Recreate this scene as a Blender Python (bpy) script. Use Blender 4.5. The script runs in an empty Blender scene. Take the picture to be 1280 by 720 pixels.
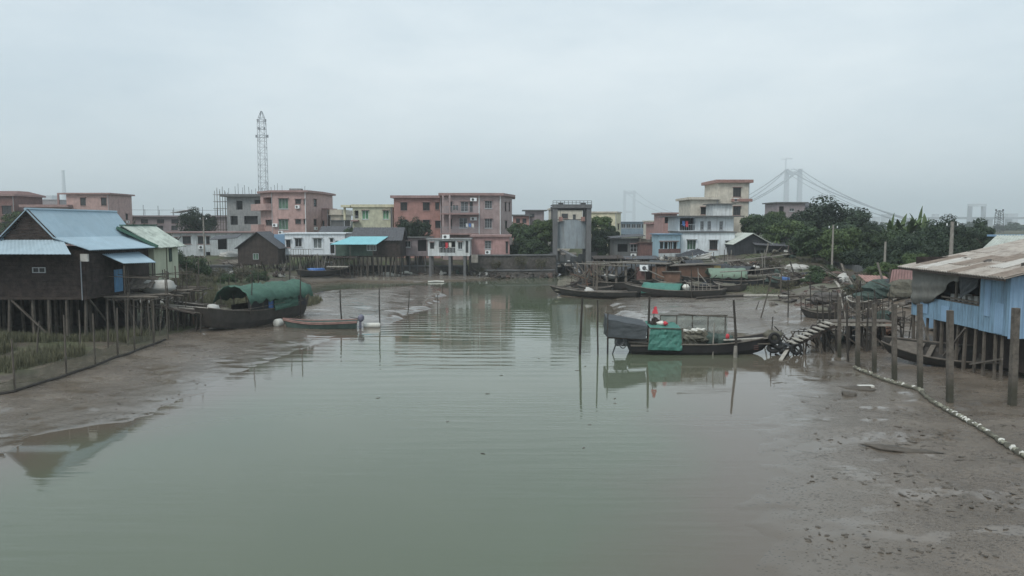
HAZE=.0005; EXPO=0.42
import bpy, math, random
import numpy as np
from mathutils import Vector, Matrix
random.seed(7); rng=np.random.default_rng(7)
S=bpy.context.scene; COL=S.collection
H=7.5; F=949.0; TH=math.atan(80/F); CT,ST=math.cos(TH),math.sin(TH)
R=math.radians; U=random.uniform
# ---------- camera maths: photograph pixel (1280x720) <-> world
def km(px,py):
    u=(px-640)/F; v=(360-py)/F; d=CT+v*ST
    return u/d,(-ST+v*CT)/d
def X(px,Y,py=300): return km(px,py)[0]*Y
def Z(py,Y): return H+km(640,py)[1]*Y
def G0(px,py,z=0.0):
    k,m=km(px,py); Y=(z-H)/m; return (k*Y,Y)
# ---------- terrain
WPX=[(-500,730),(-400,640),(-250,600),(-120,585),(-40,578),(0,572),(18,556),(25,546),(70,540),(120,530),(165,524),(190,517),(205,508),(245,494),(275,476),(305,464),(320,456),(350,449),(375,438),(395,428),(425,420),(450,414),(475,406),(500,396),(530,384),(549,368),(546,360),(520,358),(480,361),(430,364),(395,368),(372,374),(352,366),(385,355),(430,352),(480,353),(540,352),(600,350),(632,345),(660,343),(697,343),(6.5,112,'w'),(7.5,200,'w'),(11.5,200,'w'),(10.7,112,'w'),(738,345),(720,356),(706,362),(700,370),(740,372),(772,374),(768,382),(775,392),(805,402),(850,410),(900,415),(950,420),(975,430),(985,441),(1000,452),(1004,463),(985,480),(962,500),(950,530),(943,570),(938,620),(932,680),(925,760),(920,900)]
WP=np.array([G0(*p) if len(p)==2 else p[:2] for p in WPX]+[(12,2),(12,-60),(-60,-60),(-60,6)])
def sdist(x,y):
    x=np.asarray(x,float); y=np.asarray(y,float)
    d=np.full(x.shape,1e9); ins=np.zeros(x.shape,bool)
    n=len(WP)
    for i in range(n):
        ax,ay=WP[i]; bx,by=WP[(i+1)%n]
        ex,ey=bx-ax,by-ay; L=ex*ex+ey*ey+1e-9
        t=np.clip(((x-ax)*ex+(y-ay)*ey)/L,0,1)
        d=np.minimum(d,(x-ax-t*ex)**2+(y-ay-t*ey)**2)
        if ay!=by:
            c=((ay>y)!=(by>y))&(x<(bx-ax)*(y-ay)/(by-ay)+ax); ins^=c
    d=np.sqrt(d); return np.where(ins,-d,d)
def ss(a,b,x):
    t=np.clip((x-a)/(b-a),0,1); return t*t*(3-2*t)
def vnoise(x,y,s,seed=0):
    x=np.asarray(x,float)*s+seed*17.3; y=np.asarray(y,float)*s+seed*9.1
    xi=np.floor(x); yi=np.floor(y); fx=x-xi; fy=y-yi
    fx=fx*fx*(3-2*fx); fy=fy*fy*(3-2*fy)
    def h(a,b):
        v=np.sin(a*127.1+b*311.7+seed*74.7)*43758.5453; return v-np.floor(v)
    return (h(xi,yi)*(1-fx)+h(xi+1,yi)*fx)*(1-fy)+(h(xi,yi+1)*(1-fx)+h(xi+1,yi+1)*fx)*fy
MOUNDS=[(26,66,3.5,1.0),(30,58,3,.8),(23,74,3,.8),(19,50,3.0,.55),(-24,66,5,.5),(27,50,4,.5),(17.5,84,4,.7),(-30,42,4,.25)]
def terr(x,y):
    x=np.asarray(x,float); y=np.asarray(y,float)
    sd=sdist(x,y)
    sd=sd+(vnoise(x,y,.35,1)-.5)*1.1+(vnoise(x,y,1.1,2)-.5)*.45
    rightmud=ss(4,9,x)*(1-ss(40,46,y))
    land=np.where(sd>0, .55*np.tanh(sd*.075), sd*.11)
    landr=np.where(sd>0,.022*sd+.25*ss(5,14,sd), .045*sd)
    z=land*(1-rightmud)+landr*rightmud
    sdp=np.maximum(sd,0)
    flat=ss(0,2.5,sdp)
    z=z+.22*ss(-.9,.5,sd)*ss(53,58,y)
    z=z+flat*1.3*ss(108,114,y)
    z=z+flat*.7*ss(60,90,y)*ss(-16,-26,x)
    z=z+flat*1.5*ss(88,97,y)*ss(2,8,x)*(1-ss(108,114,y)*.85)
    z=z+ss(23,33,x)*1.9*ss(48,62,y)*(1-.6*ss(88,97,y))*flat
    z=z+flat*.7*ss(79,88,y)*ss(9,15,x)
    for mx,my,mr,mh in MOUNDS:
        z=z+mh*np.exp(-((x-mx)**2+(y-my)**2)/(mr*mr))*flat
    z=z+flat*(vnoise(x,y,.5,3)-.5)*.10+np.where(sd>-1,1,0)*(vnoise(x,y,2.2,4)-.5)*.035+np.where(sd>-1,1,0)*(vnoise(x,y,5.,5)-.5)*.016
    return np.maximum(z,-1.6)
def gz(x,y): return float(terr(np.array([x]),np.array([y]))[0])
def hit(px,py):
    k,m=km(px,py); Y=max(8.0,(0.0-H)/m*.5) if m<0 else 60
    Ys=np.linspace(8,220,1500); z=terr(k*Ys,Ys); ray=H+m*Ys
    idx=np.where(ray<=z)[0]
    i=idx[0] if len(idx) else len(Ys)-1
    return Vector((float(k*Ys[i]),float(Ys[i]),float(z[i])))
# ---------- materials
def lin(c): return tuple(((v/255)/12.92 if v/255<=.04045 else ((v/255+.055)/1.055)**2.4) for v in c)
def alb(r,g,b,k=.64,ds=.20):
    v=lin((r,g,b)); g_=.3*v[0]+.59*v[1]+.11*v[2]
    return tuple(min(.85,(q*(1-ds)+g_*ds)/k) for q in v)
MATS={}
def nodes(name):
    m=bpy.data.materials.new(name); m.use_nodes=True; nt=m.node_tree; nt.nodes.clear()
    o=nt.nodes.new('ShaderNodeOutputMaterial'); b=nt.nodes.new('ShaderNodeBsdfPrincipled'); nt.links.new(b.outputs[0],o.inputs[0])
    return m,nt,b,o
def nd(nt,t,**kw):
    n=nt.nodes.new(t)
    for k,v in kw.items():
        if k.startswith('i_'): n.inputs[k[2:].replace('_',' ')].default_value=v
        else: setattr(n,k,v)
    return n
def ramp(nt,src,p0,c0,p1,c1):
    r=nd(nt,'ShaderNodeValToRGB'); r.color_ramp.elements[0].position=p0; r.color_ramp.elements[0].color=(*c0,1) if len(c0)==3 else c0
    r.color_ramp.elements[1].position=p1; r.color_ramp.elements[1].color=(*c1,1) if len(c1)==3 else c1
    nt.links.new(src,r.inputs[0]); return r.outputs[0]
def mat(name,c,rough=.8,var=.25,scale=1.2,bump=.15,dirt=None,dk=.35,streak=True,fine=14,metal=0,spec=.4,tide=None):
    """weathered surface: base colour with blotches, vertical streaks of dirt, and fine bump"""
    if name in MATS: return MATS[name]
    m,nt,b,o=nodes(name); L=nt.links
    tc=nd(nt,'ShaderNodeTexCoord')
    n1=nd(nt,'ShaderNodeTexNoise',i_Scale=scale,i_Detail=6.0,i_Roughness=.65); L.new(tc.outputs['Object'],n1.inputs['Vector'])
    lo=tuple(v*(1-var) for v in c); hi=tuple(min(.9,v*(1+var*.6)) for v in c)
    col=ramp(nt,n1.outputs[0],.32,lo,.68,hi)
    mp=nd(nt,'ShaderNodeMapping'); mp.inputs['Scale'].default_value=(2.2,2.2,.22) if streak else (1.3,1.3,1.3)
    L.new(tc.outputs['Object'],mp.inputs[0])
    n2=nd(nt,'ShaderNodeTexNoise',i_Scale=1.6,i_Detail=7.0,i_Roughness=.7); L.new(mp.outputs[0],n2.inputs['Vector'])
    f=ramp(nt,n2.outputs[0],.48,(0,0,0),.72,(dk,dk,dk))
    mx=nd(nt,'ShaderNodeMix',data_type='RGBA'); L.new(f,mx.inputs[0]); L.new(col,mx.inputs[6])
    d=dirt if dirt else tuple(v*.35 for v in c); mx.inputs[7].default_value=(*d,1)
    oc=mx.outputs[2]
    if tide:
        sp=nd(nt,'ShaderNodeSeparateXYZ'); L.new(tc.outputs['Object'],sp.inputs[0]); ad=nd(nt,'ShaderNodeMath',operation='MULTIPLY_ADD'); L.new(n1.outputs[0],ad.inputs[0]); ad.inputs[1].default_value=-1.1; L.new(sp.outputs[2],ad.inputs[2])
        mt=nd(nt,'ShaderNodeMix',data_type='RGBA'); L.new(ramp(nt,ad.outputs[0],.12,(.85,.85,.85),.55,(0,0,0)),mt.inputs[0]); L.new(oc,mt.inputs[6]); mt.inputs[7].default_value=(*tide,1); oc=mt.outputs[2]
    L.new(oc,b.inputs['Base Color'])
    b.inputs['Roughness'].default_value=rough; b.inputs['Metallic'].default_value=metal; b.inputs['Specular IOR Level'].default_value=spec
    n3=nd(nt,'ShaderNodeTexNoise',i_Scale=float(fine),i_Detail=5.0); L.new(tc.outputs['Object'],n3.inputs['Vector'])
    bp=nd(nt,'ShaderNodeBump'); bp.inputs['Strength'].default_value=bump; bp.inputs['Distance'].default_value=.04
    L.new(n3.outputs[0],bp.inputs['Height']); L.new(bp.outputs[0],b.inputs['Normal'])
    MATS[name]=m; return m
M={}
M['pink']=mat('pink_tile',alb(150,118,111,ds=.3),.6)
M['pinkred']=mat('salmon_render',alb(140,96,86,ds=.32),.75)
M['mauve']=mat('mauve_tile',alb(138,116,113,ds=.35),.6)
M['pinkd']=mat('rose_render',alb(146,108,104,ds=.3),.8)
M['redbrick']=mat('red_brick',alb(104,70,64,ds=.35),.85,.35,3)
M['white']=mat('white_tile',alb(176,184,188),.5,.12,1.0,.05,dirt=alb(110,112,110),dk=.5)
M['whitew']=mat('whitewash',alb(165,170,170),.8,.2,1.0,.1,dirt=alb(90,90,86),dk=.6)
M['beige']=mat('beige_tile',alb(162,156,142),.7)
M['cream']=mat('cream_render',alb(172,168,138),.8,dk=.3)
M['yellow']=mat('yellow_green_render',alb(156,158,130,ds=.3),.8,dk=.3)
M['grey']=mat('grey_concrete',alb(115,117,117),.85,dirt=alb(60,62,62),dk=.6)
M['greyd']=mat('dark_concrete',alb(82,84,84),.9,dirt=alb(45,46,46),dk=.6)
M['greyp']=mat('grey_pink_render',alb(118,108,110),.85)
M['bluegrey']=mat('blue_grey_render',alb(95,112,125),.8)
M['cornice']=mat('cornice_paint',alb(128,102,98),.7)
M['slate']=mat('slate_roof',alb(70,72,76),.85,.3,3,.4)
M['timber']=mat('dark_timber',alb(50,43,40,ds=.1),.9,.65,2.6,.7,dk=.5)
M['timber2']=mat('brown_timber',alb(54,46,41),.9,.4,2.0,.5)
M['pole']=mat('weathered_pole',alb(76,70,62),.9,.35,3.0,.5,dk=.5)
M['poled']=mat('wet_pole',alb(50,46,41),.8,.35,3.0,.5,dk=.5)
M['pile']=mat('tide_stained_pile',alb(82,76,68),.9,.5,3.5,.8,dk=.6,tide=(.05,.05,.035))
M['polel']=mat('pale_pole',alb(116,112,104),.9,.3,3.0,.4,dk=.5)
M['plank']=mat('grey_plank',alb(88,82,74),.9,.35,3.0,.4,dk=.5)
M['plankl']=mat('pale_plank',alb(138,134,124),.9,.3,3.0,.3,dk=.4)
M['bluemetal']=mat('blue_roof_sheet',alb(122,145,157),.5,.12,.7,.03,dirt=alb(100,130,145),dk=.5,streak=False)
M['bluemetal2']=mat('blue_lean_to_sheet',alb(128,148,158),.55,.12,.9,.03,dirt=alb(100,118,125),dk=.5,streak=False)
M['bluewall']=mat('blue_corrugated_paint',alb(92,124,146),.55,.15,1.0,.05,dirt=alb(62,78,84),dk=.75)
M['bluewall2']=mat('blue_side_paint',alb(98,130,156),.5,.12,1.0,.05,dirt=alb(80,100,120),dk=.5)
M['rustroof']=mat('rusty_corrugated_roof',alb(138,131,122),.8,.25,1.2,.15,dirt=alb(92,80,70),dk=.85,streak=False)
M['greyroof']=mat('grey_green_roof',alb(150,156,148),.75,.15,1,.1,dirt=alb(105,108,100),dk=.6,streak=False)
M['paleroof']=mat('pale_fibre_roof',alb(150,160,150),.7,.25,1.2,.1,dirt=alb(85,95,85),dk=.8,streak=False)
M['palegreen']=mat('pale_green_wall',alb(152,158,134),.75,.12,1,.08,dirt=alb(110,110,90),dk=.5)
M['bluedoor']=mat('blue_door_paint',alb(74,128,168),.6,.2,3)
M['teal']=mat('teal_sheet',alb(98,160,168),.5,.1,1,.03,dk=.2,streak=False)
M['greentarp']=mat('green_tarpaulin',alb(52,88,74),.8,.3,2.0,1.0,dk=.5,streak=False,fine=3)
M['greentarp2']=mat('teal_tarpaulin',alb(44,104,92),.6,.28,2.0,1.0,dk=.45,streak=False,fine=5)
M['mintarp']=mat('mint_tarpaulin',alb(90,114,94,ds=.3),.6,.2,2.0,.3,dk=.3,streak=False,fine=5)
M['greenwall']=mat('green_sheet_wall',alb(58,78,68),.8,.3,2)
M['greytarp']=mat('grey_tarpaulin',alb(50,55,58),.6,.25,1.5,.4,dk=.4,streak=False,fine=5)
M['blacktarp']=mat('black_tarpaulin',alb(42,44,48),.55,.3,1.5,.4,streak=False,fine=5)
M['whitetarp']=mat('white_sheeting',alb(150,150,145),.6,.2,2,.3,dirt=alb(110,105,95),dk=.7,streak=False)
M['curtain']=mat('grey_cloth',alb(98,98,92),.9,.2,2.0,.3,dk=.4)
M['hull']=mat('dark_hull',alb(48,46,43),.7,.35,1.5,.2,dirt=alb(40,38,36),dk=.6)
M['hullg']=mat('grey_hull',alb(60,56,52),.7,.35,1.5,.2,dirt=alb(50,48,44),dk=.7)
M['hullblack']=mat('black_hull',alb(36,34,35),.6,.3,1.5,.2)
M['hullgreen']=mat('green_hull',alb(62,80,74),.6,.3,2,.1)
M['rustred']=mat('rust_red_paint',alb(132,94,84,ds=.3),.7,.3,3,.1)
M['boot']=mat('boot_topping',alb(80,70,68),.7,.3,3,.1)
M['red']=mat('red_cloth',alb(170,30,45),.7,.1,5,.1,dk=.1)
M['blue']=mat('blue_plastic',alb(54,100,160),.5,.2,5,.1,dk=.2)
M['white2']=mat('white_foam',alb(172,172,164),.7,.12,5,.15,dirt=alb(130,125,110),dk=.6,streak=False)
M['net']=mat('heaped_net',alb(84,82,70),.95,.4,6,.8,dk=.6,streak=False,fine=20)
M['netg']=mat('green_net_heap',alb(56,72,66),.95,.4,6,.8,dk=.6,streak=False,fine=20)
M['motor']=mat('outboard_cowl',alb(88,88,104),.4,.1,5,.02,dk=.2)
M['steel']=mat('dark_steel',alb(70,72,74),.5,.2,4,.05,metal=.4)
M['gal']=mat('galvanised_steel',alb(120,126,132),.5,.1,4,.02)
M['gate']=mat('sluice_gate_paint',alb(114,124,130),.65,.15,.7,.08,dirt=alb(88,86,82),dk=.8)
M['frame']=mat('gate_concrete',alb(86,87,88),.85,.2,1,.2,dirt=alb(55,56,58),dk=.6)
M['winframe']=mat('window_frame',alb(140,144,146),.5,.1,4,.02,dk=.1)
M['winframed']=mat('dark_window_frame',alb(62,58,56),.6,.1,4,.02,dk=.1)
M['winwhite']=mat('white_window_frame',alb(190,196,198),.5,.1,4,.02,dk=.1)
M['stone']=mat('rubble_stone',alb(70,66,62),.95,.45,2.5,.9,dirt=alb(50,48,46),dk=.8,streak=False,fine=6)
M['brickrubble']=mat('brick_rubble',alb(84,68,61),.95,.45,2.5,.9,streak=False)
M['tyre']=mat('tyre_rubber',(.02,.02,.02),.8,.2,4,.1)
M['brown']=mat('brown_box',alb(96,70,54),.85,.3,2)
M['ochre']=mat('ochre_board',alb(150,126,72),.85,.2,2)
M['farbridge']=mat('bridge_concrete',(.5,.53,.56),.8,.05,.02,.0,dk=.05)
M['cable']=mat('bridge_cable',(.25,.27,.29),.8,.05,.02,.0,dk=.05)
M['twig']=mat('twig_bark',alb(92,84,74),.95,.3,3,.3)
M['bark']=mat('bark',alb(80,74,66),.95,.3,3,.5)
M['asphalt']=mat('road_asphalt',alb(84,82,82),.9,.15,2,.3,streak=False,dk=.3)
def glassm(name,c,r=.12):
    if name in MATS: return MATS[name]
    m,nt,b,o=nodes(name); tc=nd(nt,'ShaderNodeTexCoord'); n=nd(nt,'ShaderNodeTexNoise',i_Scale=.8,i_Detail=2.0)
    nt.links.new(tc.outputs['Object'],n.inputs['Vector'])
    nt.links.new(ramp(nt,n.outputs[0],.35,tuple(v*.45 for v in c),.7,c),b.inputs['Base Color'])
    b.inputs['Roughness'].default_value=r; b.inputs['Specular IOR Level'].default_value=.35; MATS[name]=m; return m
M['glass']=glassm('dark_window_glass',alb(56,60,62),.15)
M['glassg']=glassm('green_window_glass',alb(72,104,84),.2)
M['glassgr']=glassm('bright_green_shutter',alb(74,128,92),.5)
M['glassl']=glassm('light_window_glass',alb(104,112,112),.2)
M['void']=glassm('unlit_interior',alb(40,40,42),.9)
def leafm(name,c,c2):
    m,nt,b,o=nodes(name); L=nt.links; tc=nd(nt,'ShaderNodeTexCoord')
    n=nd(nt,'ShaderNodeTexNoise',i_Scale=3.2,i_Detail=5.0); L.new(tc.outputs['Object'],n.inputs['Vector'])
    oi=nd(nt,'ShaderNodeObjectInfo'); 
    col=ramp(nt,n.outputs[0],.36,c,.66,c2)
    hs=nd(nt,'ShaderNodeHueSaturation'); mr=nd(nt,'ShaderNodeMapRange'); mr.inputs[3].default_value=.75; mr.inputs[4].default_value=1.25
    L.new(oi.outputs['Random'],mr.inputs[0]); L.new(mr.outputs[0],hs.inputs['Value']); L.new(col,hs.inputs['Color'])
    L.new(hs.outputs[0],b.inputs['Base Color']); b.inputs['Roughness'].default_value=.65; b.inputs['Specular IOR Level'].default_value=.25
    b.inputs['Subsurface Weight'].default_value=0
    return m
M['leaf']=leafm('broadleaf_foliage',(.022,.038,.02),(.062,.098,.042))
M['leafl']=leafm('light_foliage',(.045,.075,.028),(.10,.145,.055))
M['leafd']=leafm('dark_foliage',(.017,.03,.02),(.045,.07,.038))
M['leafy']=leafm('dry_scrub_foliage',(.055,.055,.035),(.115,.105,.065))
M['grassm']=leafm('shore_grass_blades',(.075,.078,.048),(.15,.145,.09))
def netm(name,c,a):
    m,nt,b,o=nodes(name); L=nt.links; b.inputs['Base Color'].default_value=(*c,1); b.inputs['Roughness'].default_value=.9
    tr=nd(nt,'ShaderNodeBsdfTransparent'); mx=nd(nt,'ShaderNodeMixShader')
    tc=nd(nt,'ShaderNodeTexCoord'); n=nd(nt,'ShaderNodeTexNoise',i_Scale=1.5,i_Detail=5.0); L.new(tc.outputs['Object'],n.inputs['Vector'])
    L.new(ramp(nt,n.outputs[0],.3,(a-.18,)*3,.7,(a+.18,)*3),mx.inputs[0]); L.new(tr.outputs[0],mx.inputs[1]); L.new(b.outputs[0],mx.inputs[2]); L.new(mx.outputs[0],o.inputs[0])
    return m
M['netmesh']=netm('fine_fishing_net',alb(92,90,72),.36)
M['netpale']=netm('pale_shade_net',alb(118,124,116),.55)
# ---------- mesh builder
class MB:
    def __init__(s): s.v=[]; s.f=[]
    def quad(s,a,b,c,d):
        n=len(s.v); s.v+= [tuple(a),tuple(b),tuple(c),tuple(d)]; s.f.append((n,n+1,n+2,n+3)); return s
    def tri(s,a,b,c):
        n=len(s.v); s.v+= [tuple(a),tuple(b),tuple(c)]; s.f.append((n,n+1,n+2)); return s
    def hexa(s,p):   # 8 corners: bottom 4 ccw, top 4 ccw
        n=len(s.v); s.v+=[tuple(q) for q in p]
        for f in ((3,2,1,0),(4,5,6,7),(0,1,5,4),(1,2,6,5),(2,3,7,6),(3,0,4,7)): s.f.append(tuple(n+i for i in f))
        return s
    def box(s,x0,x1,y0,y1,z0,z1): return s.hexa([(x0,y0,z0),(x1,y0,z0),(x1,y1,z0),(x0,y1,z0),(x0,y0,z1),(x1,y0,z1),(x1,y1,z1),(x0,y1,z1)])
    def beam(s,a,b,w,h=None,up=(0,0,1)):
        a=Vector(a); b=Vector(b); h=h or w; d=(b-a).normalized(); u=Vector(up)
        if abs(d.dot(u))>.95: u=Vector((0,1,0))
        r=d.cross(u).normalized()*w/2; t=r.cross(d).normalized()*h/2
        return s.hexa([a-r-t,a+r-t,b+r-t,b-r-t,a-r+t,a+r+t,b+r+t,b-r+t])
    def tube(s,pts,rad,n=7,cap=True):
        pts=[Vector(p) for p in pts]; k0=len(s.v)
        if not hasattr(rad,'__len__'): rad=[rad]*len(pts)
        for i,p in enumerate(pts):
            d=(pts[min(i+1,len(pts)-1)]-pts[max(i-1,0)]).normalized(); u=Vector((0,0,1))
            if abs(d.z)>.9: u=Vector((0,1,0))
            r=d.cross(u).normalized(); t=r.cross(d)
            for j in range(n):
                a=2*math.pi*j/n; s.v.append(tuple(p+(r*math.cos(a)+t*math.sin(a))*rad[i]))
        for i in range(len(pts)-1):
            for j in range(n): s.f.append((k0+i*n+j,k0+i*n+(j+1)%n,k0+(i+1)*n+(j+1)%n,k0+(i+1)*n+j))
        if cap:
            s.f.append(tuple(k0+j for j in range(n))[::-1]); e=k0+(len(pts)-1)*n; s.f.append(tuple(e+j for j in range(n)))
        return s
    def sheet(s,a,b,c,d,t=.04,nu=1,nv=1,amp=0,waves=0,sag=0,rough=0):
        """thick (optionally corrugated / sagging) sheet; a->b width, d,c opposite edge; waves run across width"""
        a,b,c,d=[Vector(q) for q in (a,b,c,d)]; nrm=(b-a).cross(d-a).normalized()
        if waves: nu=max(nu,waves*4)
        k0=len(s.v); P=[]
        for side in (1,-1):
            for j in range(nv+1):
                for i in range(nu+1):
                    u=i/nu; v=j/nv; p=a.lerp(b,u).lerp(d.lerp(c,u),v)
                    o=amp*math.sin(u*waves*2*math.pi) if waves else 0
                    if rough:
                        o+=rough*(float(vnoise(u*9+v*3,v*7+k0,1.,3))-.5)*2
                    p=p+nrm*(o+side*t/2); p.z-=sag*math.sin(math.pi*v)*1.0*math.sin(math.pi*(.15+.7*u)); s.v.append(tuple(p))
        W=nu+1; T=W*(nv+1)
        for j in range(nv):
            for i in range(nu):
                q=(j*W+i,j*W+i+1,(j+1)*W+i+1,(j+1)*W+i)
                s.f.append(tuple(k0+x for x in q)); s.f.append(tuple(k0+T+x for x in q[::-1]))
        for i in range(nu):
            s.f.append((k0+i+1,k0+i,k0+T+i,k0+T+i+1)); e=nv*W; s.f.append((k0+e+i,k0+e+i+1,k0+T+e+i+1,k0+T+e+i))
        for j in range(nv):
            s.f.append((k0+j*W,k0+(j+1)*W,k0+T+(j+1)*W,k0+T+j*W)); s.f.append((k0+(j+1)*W+nu,k0+j*W+nu,k0+T+j*W+nu,k0+T+(j+1)*W+nu))
        return s
    def prism(s,poly,z0,z1):
        n=len(poly); k=len(s.v)
        s.v+=[(p[0],p[1],z0) for p in poly]+[(p[0],p[1],z1) for p in poly]
        s.f.append(tuple(range(k+n-1,k-1,-1))); s.f.append(tuple(range(k+n,k+2*n)))
        for i in range(n): s.f.append((k+i,k+(i+1)%n,k+n+(i+1)%n,k+n+i))
        return s
    def extr(s,poly,d):
        """planar polygon (3d points) extruded by vector d"""
        d=Vector(d); n=len(poly); k=len(s.v); s.v+=[tuple(p) for p in poly]+[tuple(Vector(p)+d) for p in poly]
        s.f.append(tuple(range(k,k+n))); s.f.append(tuple(range(k+2*n-1,k+n-1,-1)))
        for i in range(n): s.f.append((k+(i+1)%n,k+i,k+n+i,k+n+(i+1)%n))
        return s
    def blob(s,c,r,n=10,m=7,rough=.2,seed=None):
        c=Vector(c); k=len(s.v); sd=seed if seed is not None else U(0,99)
        for j in range(m+1):
            ph=math.pi*j/m
            for i in range(n):
                a=2*math.pi*i/n; d=Vector((math.sin(ph)*math.cos(a),math.sin(ph)*math.sin(a),math.cos(ph)))
                q=1+rough*(math.sin(d.x*5+sd)+math.sin(d.y*6+sd*2)+math.sin(d.z*7+sd*3)+.7*math.sin(d.x*13+d.z*11+sd))/2
                s.v.append((c.x+d.x*r[0]*q,c.y+d.y*r[1]*q,c.z+d.z*r[2]*q))
        for j in range(m):
            for i in range(n): s.f.append((k+j*n+i,k+(j+1)*n+i,k+(j+1)*n+(i+1)%n,k+j*n+(i+1)%n))
        return s
    def build(s,name,m,parent=None,loc=None,smooth=False):
        me=bpy.data.meshes.new(name); me.from_pydata(s.v,[],s.f); me.validate(); me.update()
        if smooth:
            for p in me.polygons: p.use_smooth=True
        me.materials.append(M[m] if isinstance(m,str) else m)
        o=bpy.data.objects.new(name,me); COL.objects.link(o)
        if parent: o.parent=parent
        if loc is not None: o.location=loc
        return o
def tag(o,label,cat,group=None):
    o['label']=label; o['category']=cat
    if group: o['group']=group
    return o
def thing(name,label,cat,loc=(0,0,0),rz=0,group=None):
    o=bpy.data.objects.new(name,None); COL.objects.link(o); o.location=loc; o.rotation_euler=(0,0,rz); return tag(o,label,cat,group)
def struct(o): o['kind']='structure'; return o
def copy_tree(o,parent=None):
    c=o.copy(); COL.objects.link(c); c.parent=parent
    for ch in o.children: copy_tree(ch,c)
    return c
ORD=['first','second','third','fourth','fifth','sixth','seventh','eighth','ninth','tenth','eleventh','twelfth','thirteenth','fourteenth','fifteenth','sixteenth','seventeenth','eighteenth','nineteenth','twentieth']
# ================= TERRAIN, WATER, SKY, HAZE =================
def axis(lo,hi,st,far,g=1.13):
    a=list(np.arange(lo,hi+1e-6,st)); s=st
    v=hi
    up=[]
    while v<far: s*=g; v+=s; up.append(v)
    s=st; v=lo; dn=[]
    while v>-far: s*=g; v-=s; dn.append(v)
    return np.array(dn[::-1]+a+up)
def grid_mesh(name,xs,ys,zz):
    nx,ny=len(xs),len(ys); XX,YY=np.meshgrid(xs,ys); v=np.stack([XX.ravel(),YY.ravel(),zz.ravel()],1)
    i=np.arange(nx-1)[None,:]+np.arange(ny-1)[:,None]*nx
    f=np.stack([i,i+1,i+1+nx,i+nx],-1).reshape(-1,4)
    me=bpy.data.meshes.new(name); me.vertices.add(len(v)); me.vertices.foreach_set('co',v.ravel().astype(np.float32))
    me.loops.add(f.size); me.loops.foreach_set('vertex_index',f.ravel().astype(np.int32))
    me.polygons.add(len(f)); me.polygons.foreach_set('loop_start',np.arange(0,f.size,4,dtype=np.int32)); me.polygons.foreach_set('loop_total',np.full(len(f),4,dtype=np.int32))
    me.polygons.foreach_set('use_smooth',np.ones(len(f),bool)); me.update(); me.validate(); return me
xs=axis(-45,45,.24,6000); y1=np.arange(10,60,.2); ys=np.concatenate([[-300,-120,-60,-30,-15,-5,2,6],y1,np.arange(60,130,.35),axis(130,131,1.0,6000)[axis(130,131,1.0,6000)>130]])
XX,YY=np.meshgrid(xs,ys); ZZ=np.zeros_like(XX); SD=np.zeros_like(XX)
for j in range(0,len(ys),40):
    ZZ[j:j+40]=terr(XX[j:j+40],YY[j:j+40]); SD[j:j+40]=sdist(XX[j:j+40],YY[j:j+40])
gme=grid_mesh('ground',xs,ys,ZZ)
# ---- where things grow: a mask of vegetation by place (banks above the tide)
def veg(x,y,z,sd):
    g=ss(.62,.95,z+(vnoise(x,y,.4,11)-.5)*.5)*ss(60,70,y)
    g=np.maximum(g,ss(0,1,sd-9+(vnoise(x,y,.5,12)-.5)*3)*ss(-19,-22,x)*(y<62)*.8)
    return np.clip(g,0,1)
va=gme.attributes.new('veg','FLOAT','POINT'); va.data.foreach_set('value',veg(XX,YY,ZZ,SD).ravel().astype(np.float32))
dr_=ss(56,62,YY)*ss(.10,.24,ZZ)*(.65+.35*ss(95,102,YY)); va=gme.attributes.new('dry','FLOAT','POINT'); va.data.foreach_set('value',dr_.ravel().astype(np.float32))
va=gme.attributes.new('sd','FLOAT','POINT'); va.data.foreach_set('value',SD.ravel().astype(np.float32))
m,nt,b,o=nodes('tidal_mud'); L=nt.links
geo=nd(nt,'ShaderNodeNewGeometry'); P=geo.outputs['Position']
def nz(scale,det=5.,rough=.6,vec=None,sc=None):
    n=nd(nt,'ShaderNodeTexNoise',i_Scale=float(scale),i_Detail=float(det),i_Roughness=rough); src=P if vec is None else vec
    if sc:
        mp=nd(nt,'ShaderNodeMapping'); mp.inputs['Scale'].default_value=sc; L.new(src,mp.inputs[0]); src=mp.outputs[0]
    L.new(src,n.inputs['Vector']); return n.outputs[0]
def mixc(f,a,b_):
    x=nd(nt,'ShaderNodeMix',data_type='RGBA')
    for i,s_ in ((0,f),(6,a),(7,b_)):
        if isinstance(s_,tuple): x.inputs[i].default_value=(*s_,1)
        elif isinstance(s_,float): x.inputs[i].default_value=s_
        else: L.new(s_,x.inputs[i])
    return x.outputs[2]
def mth(op,a,b_=None,c=None):
    x=nd(nt,'ShaderNodeMath',operation=op)
    for i,s_ in enumerate((a,b_,c)):
        if s_ is None: continue
        if isinstance(s_,(int,float)): x.inputs[i].default_value=s_
        else: L.new(s_,x.inputs[i])
    return x.outputs[0]
mud=ramp(nt,nz(.35,6),.3,(.12,.098,.076),.7,(.20,.168,.135))
mud=mixc(ramp(nt,nz(2.4,6,.7),.42,(0,0,0),.75,(.5,.5,.5)),mud,(.075,.067,.058))
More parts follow.
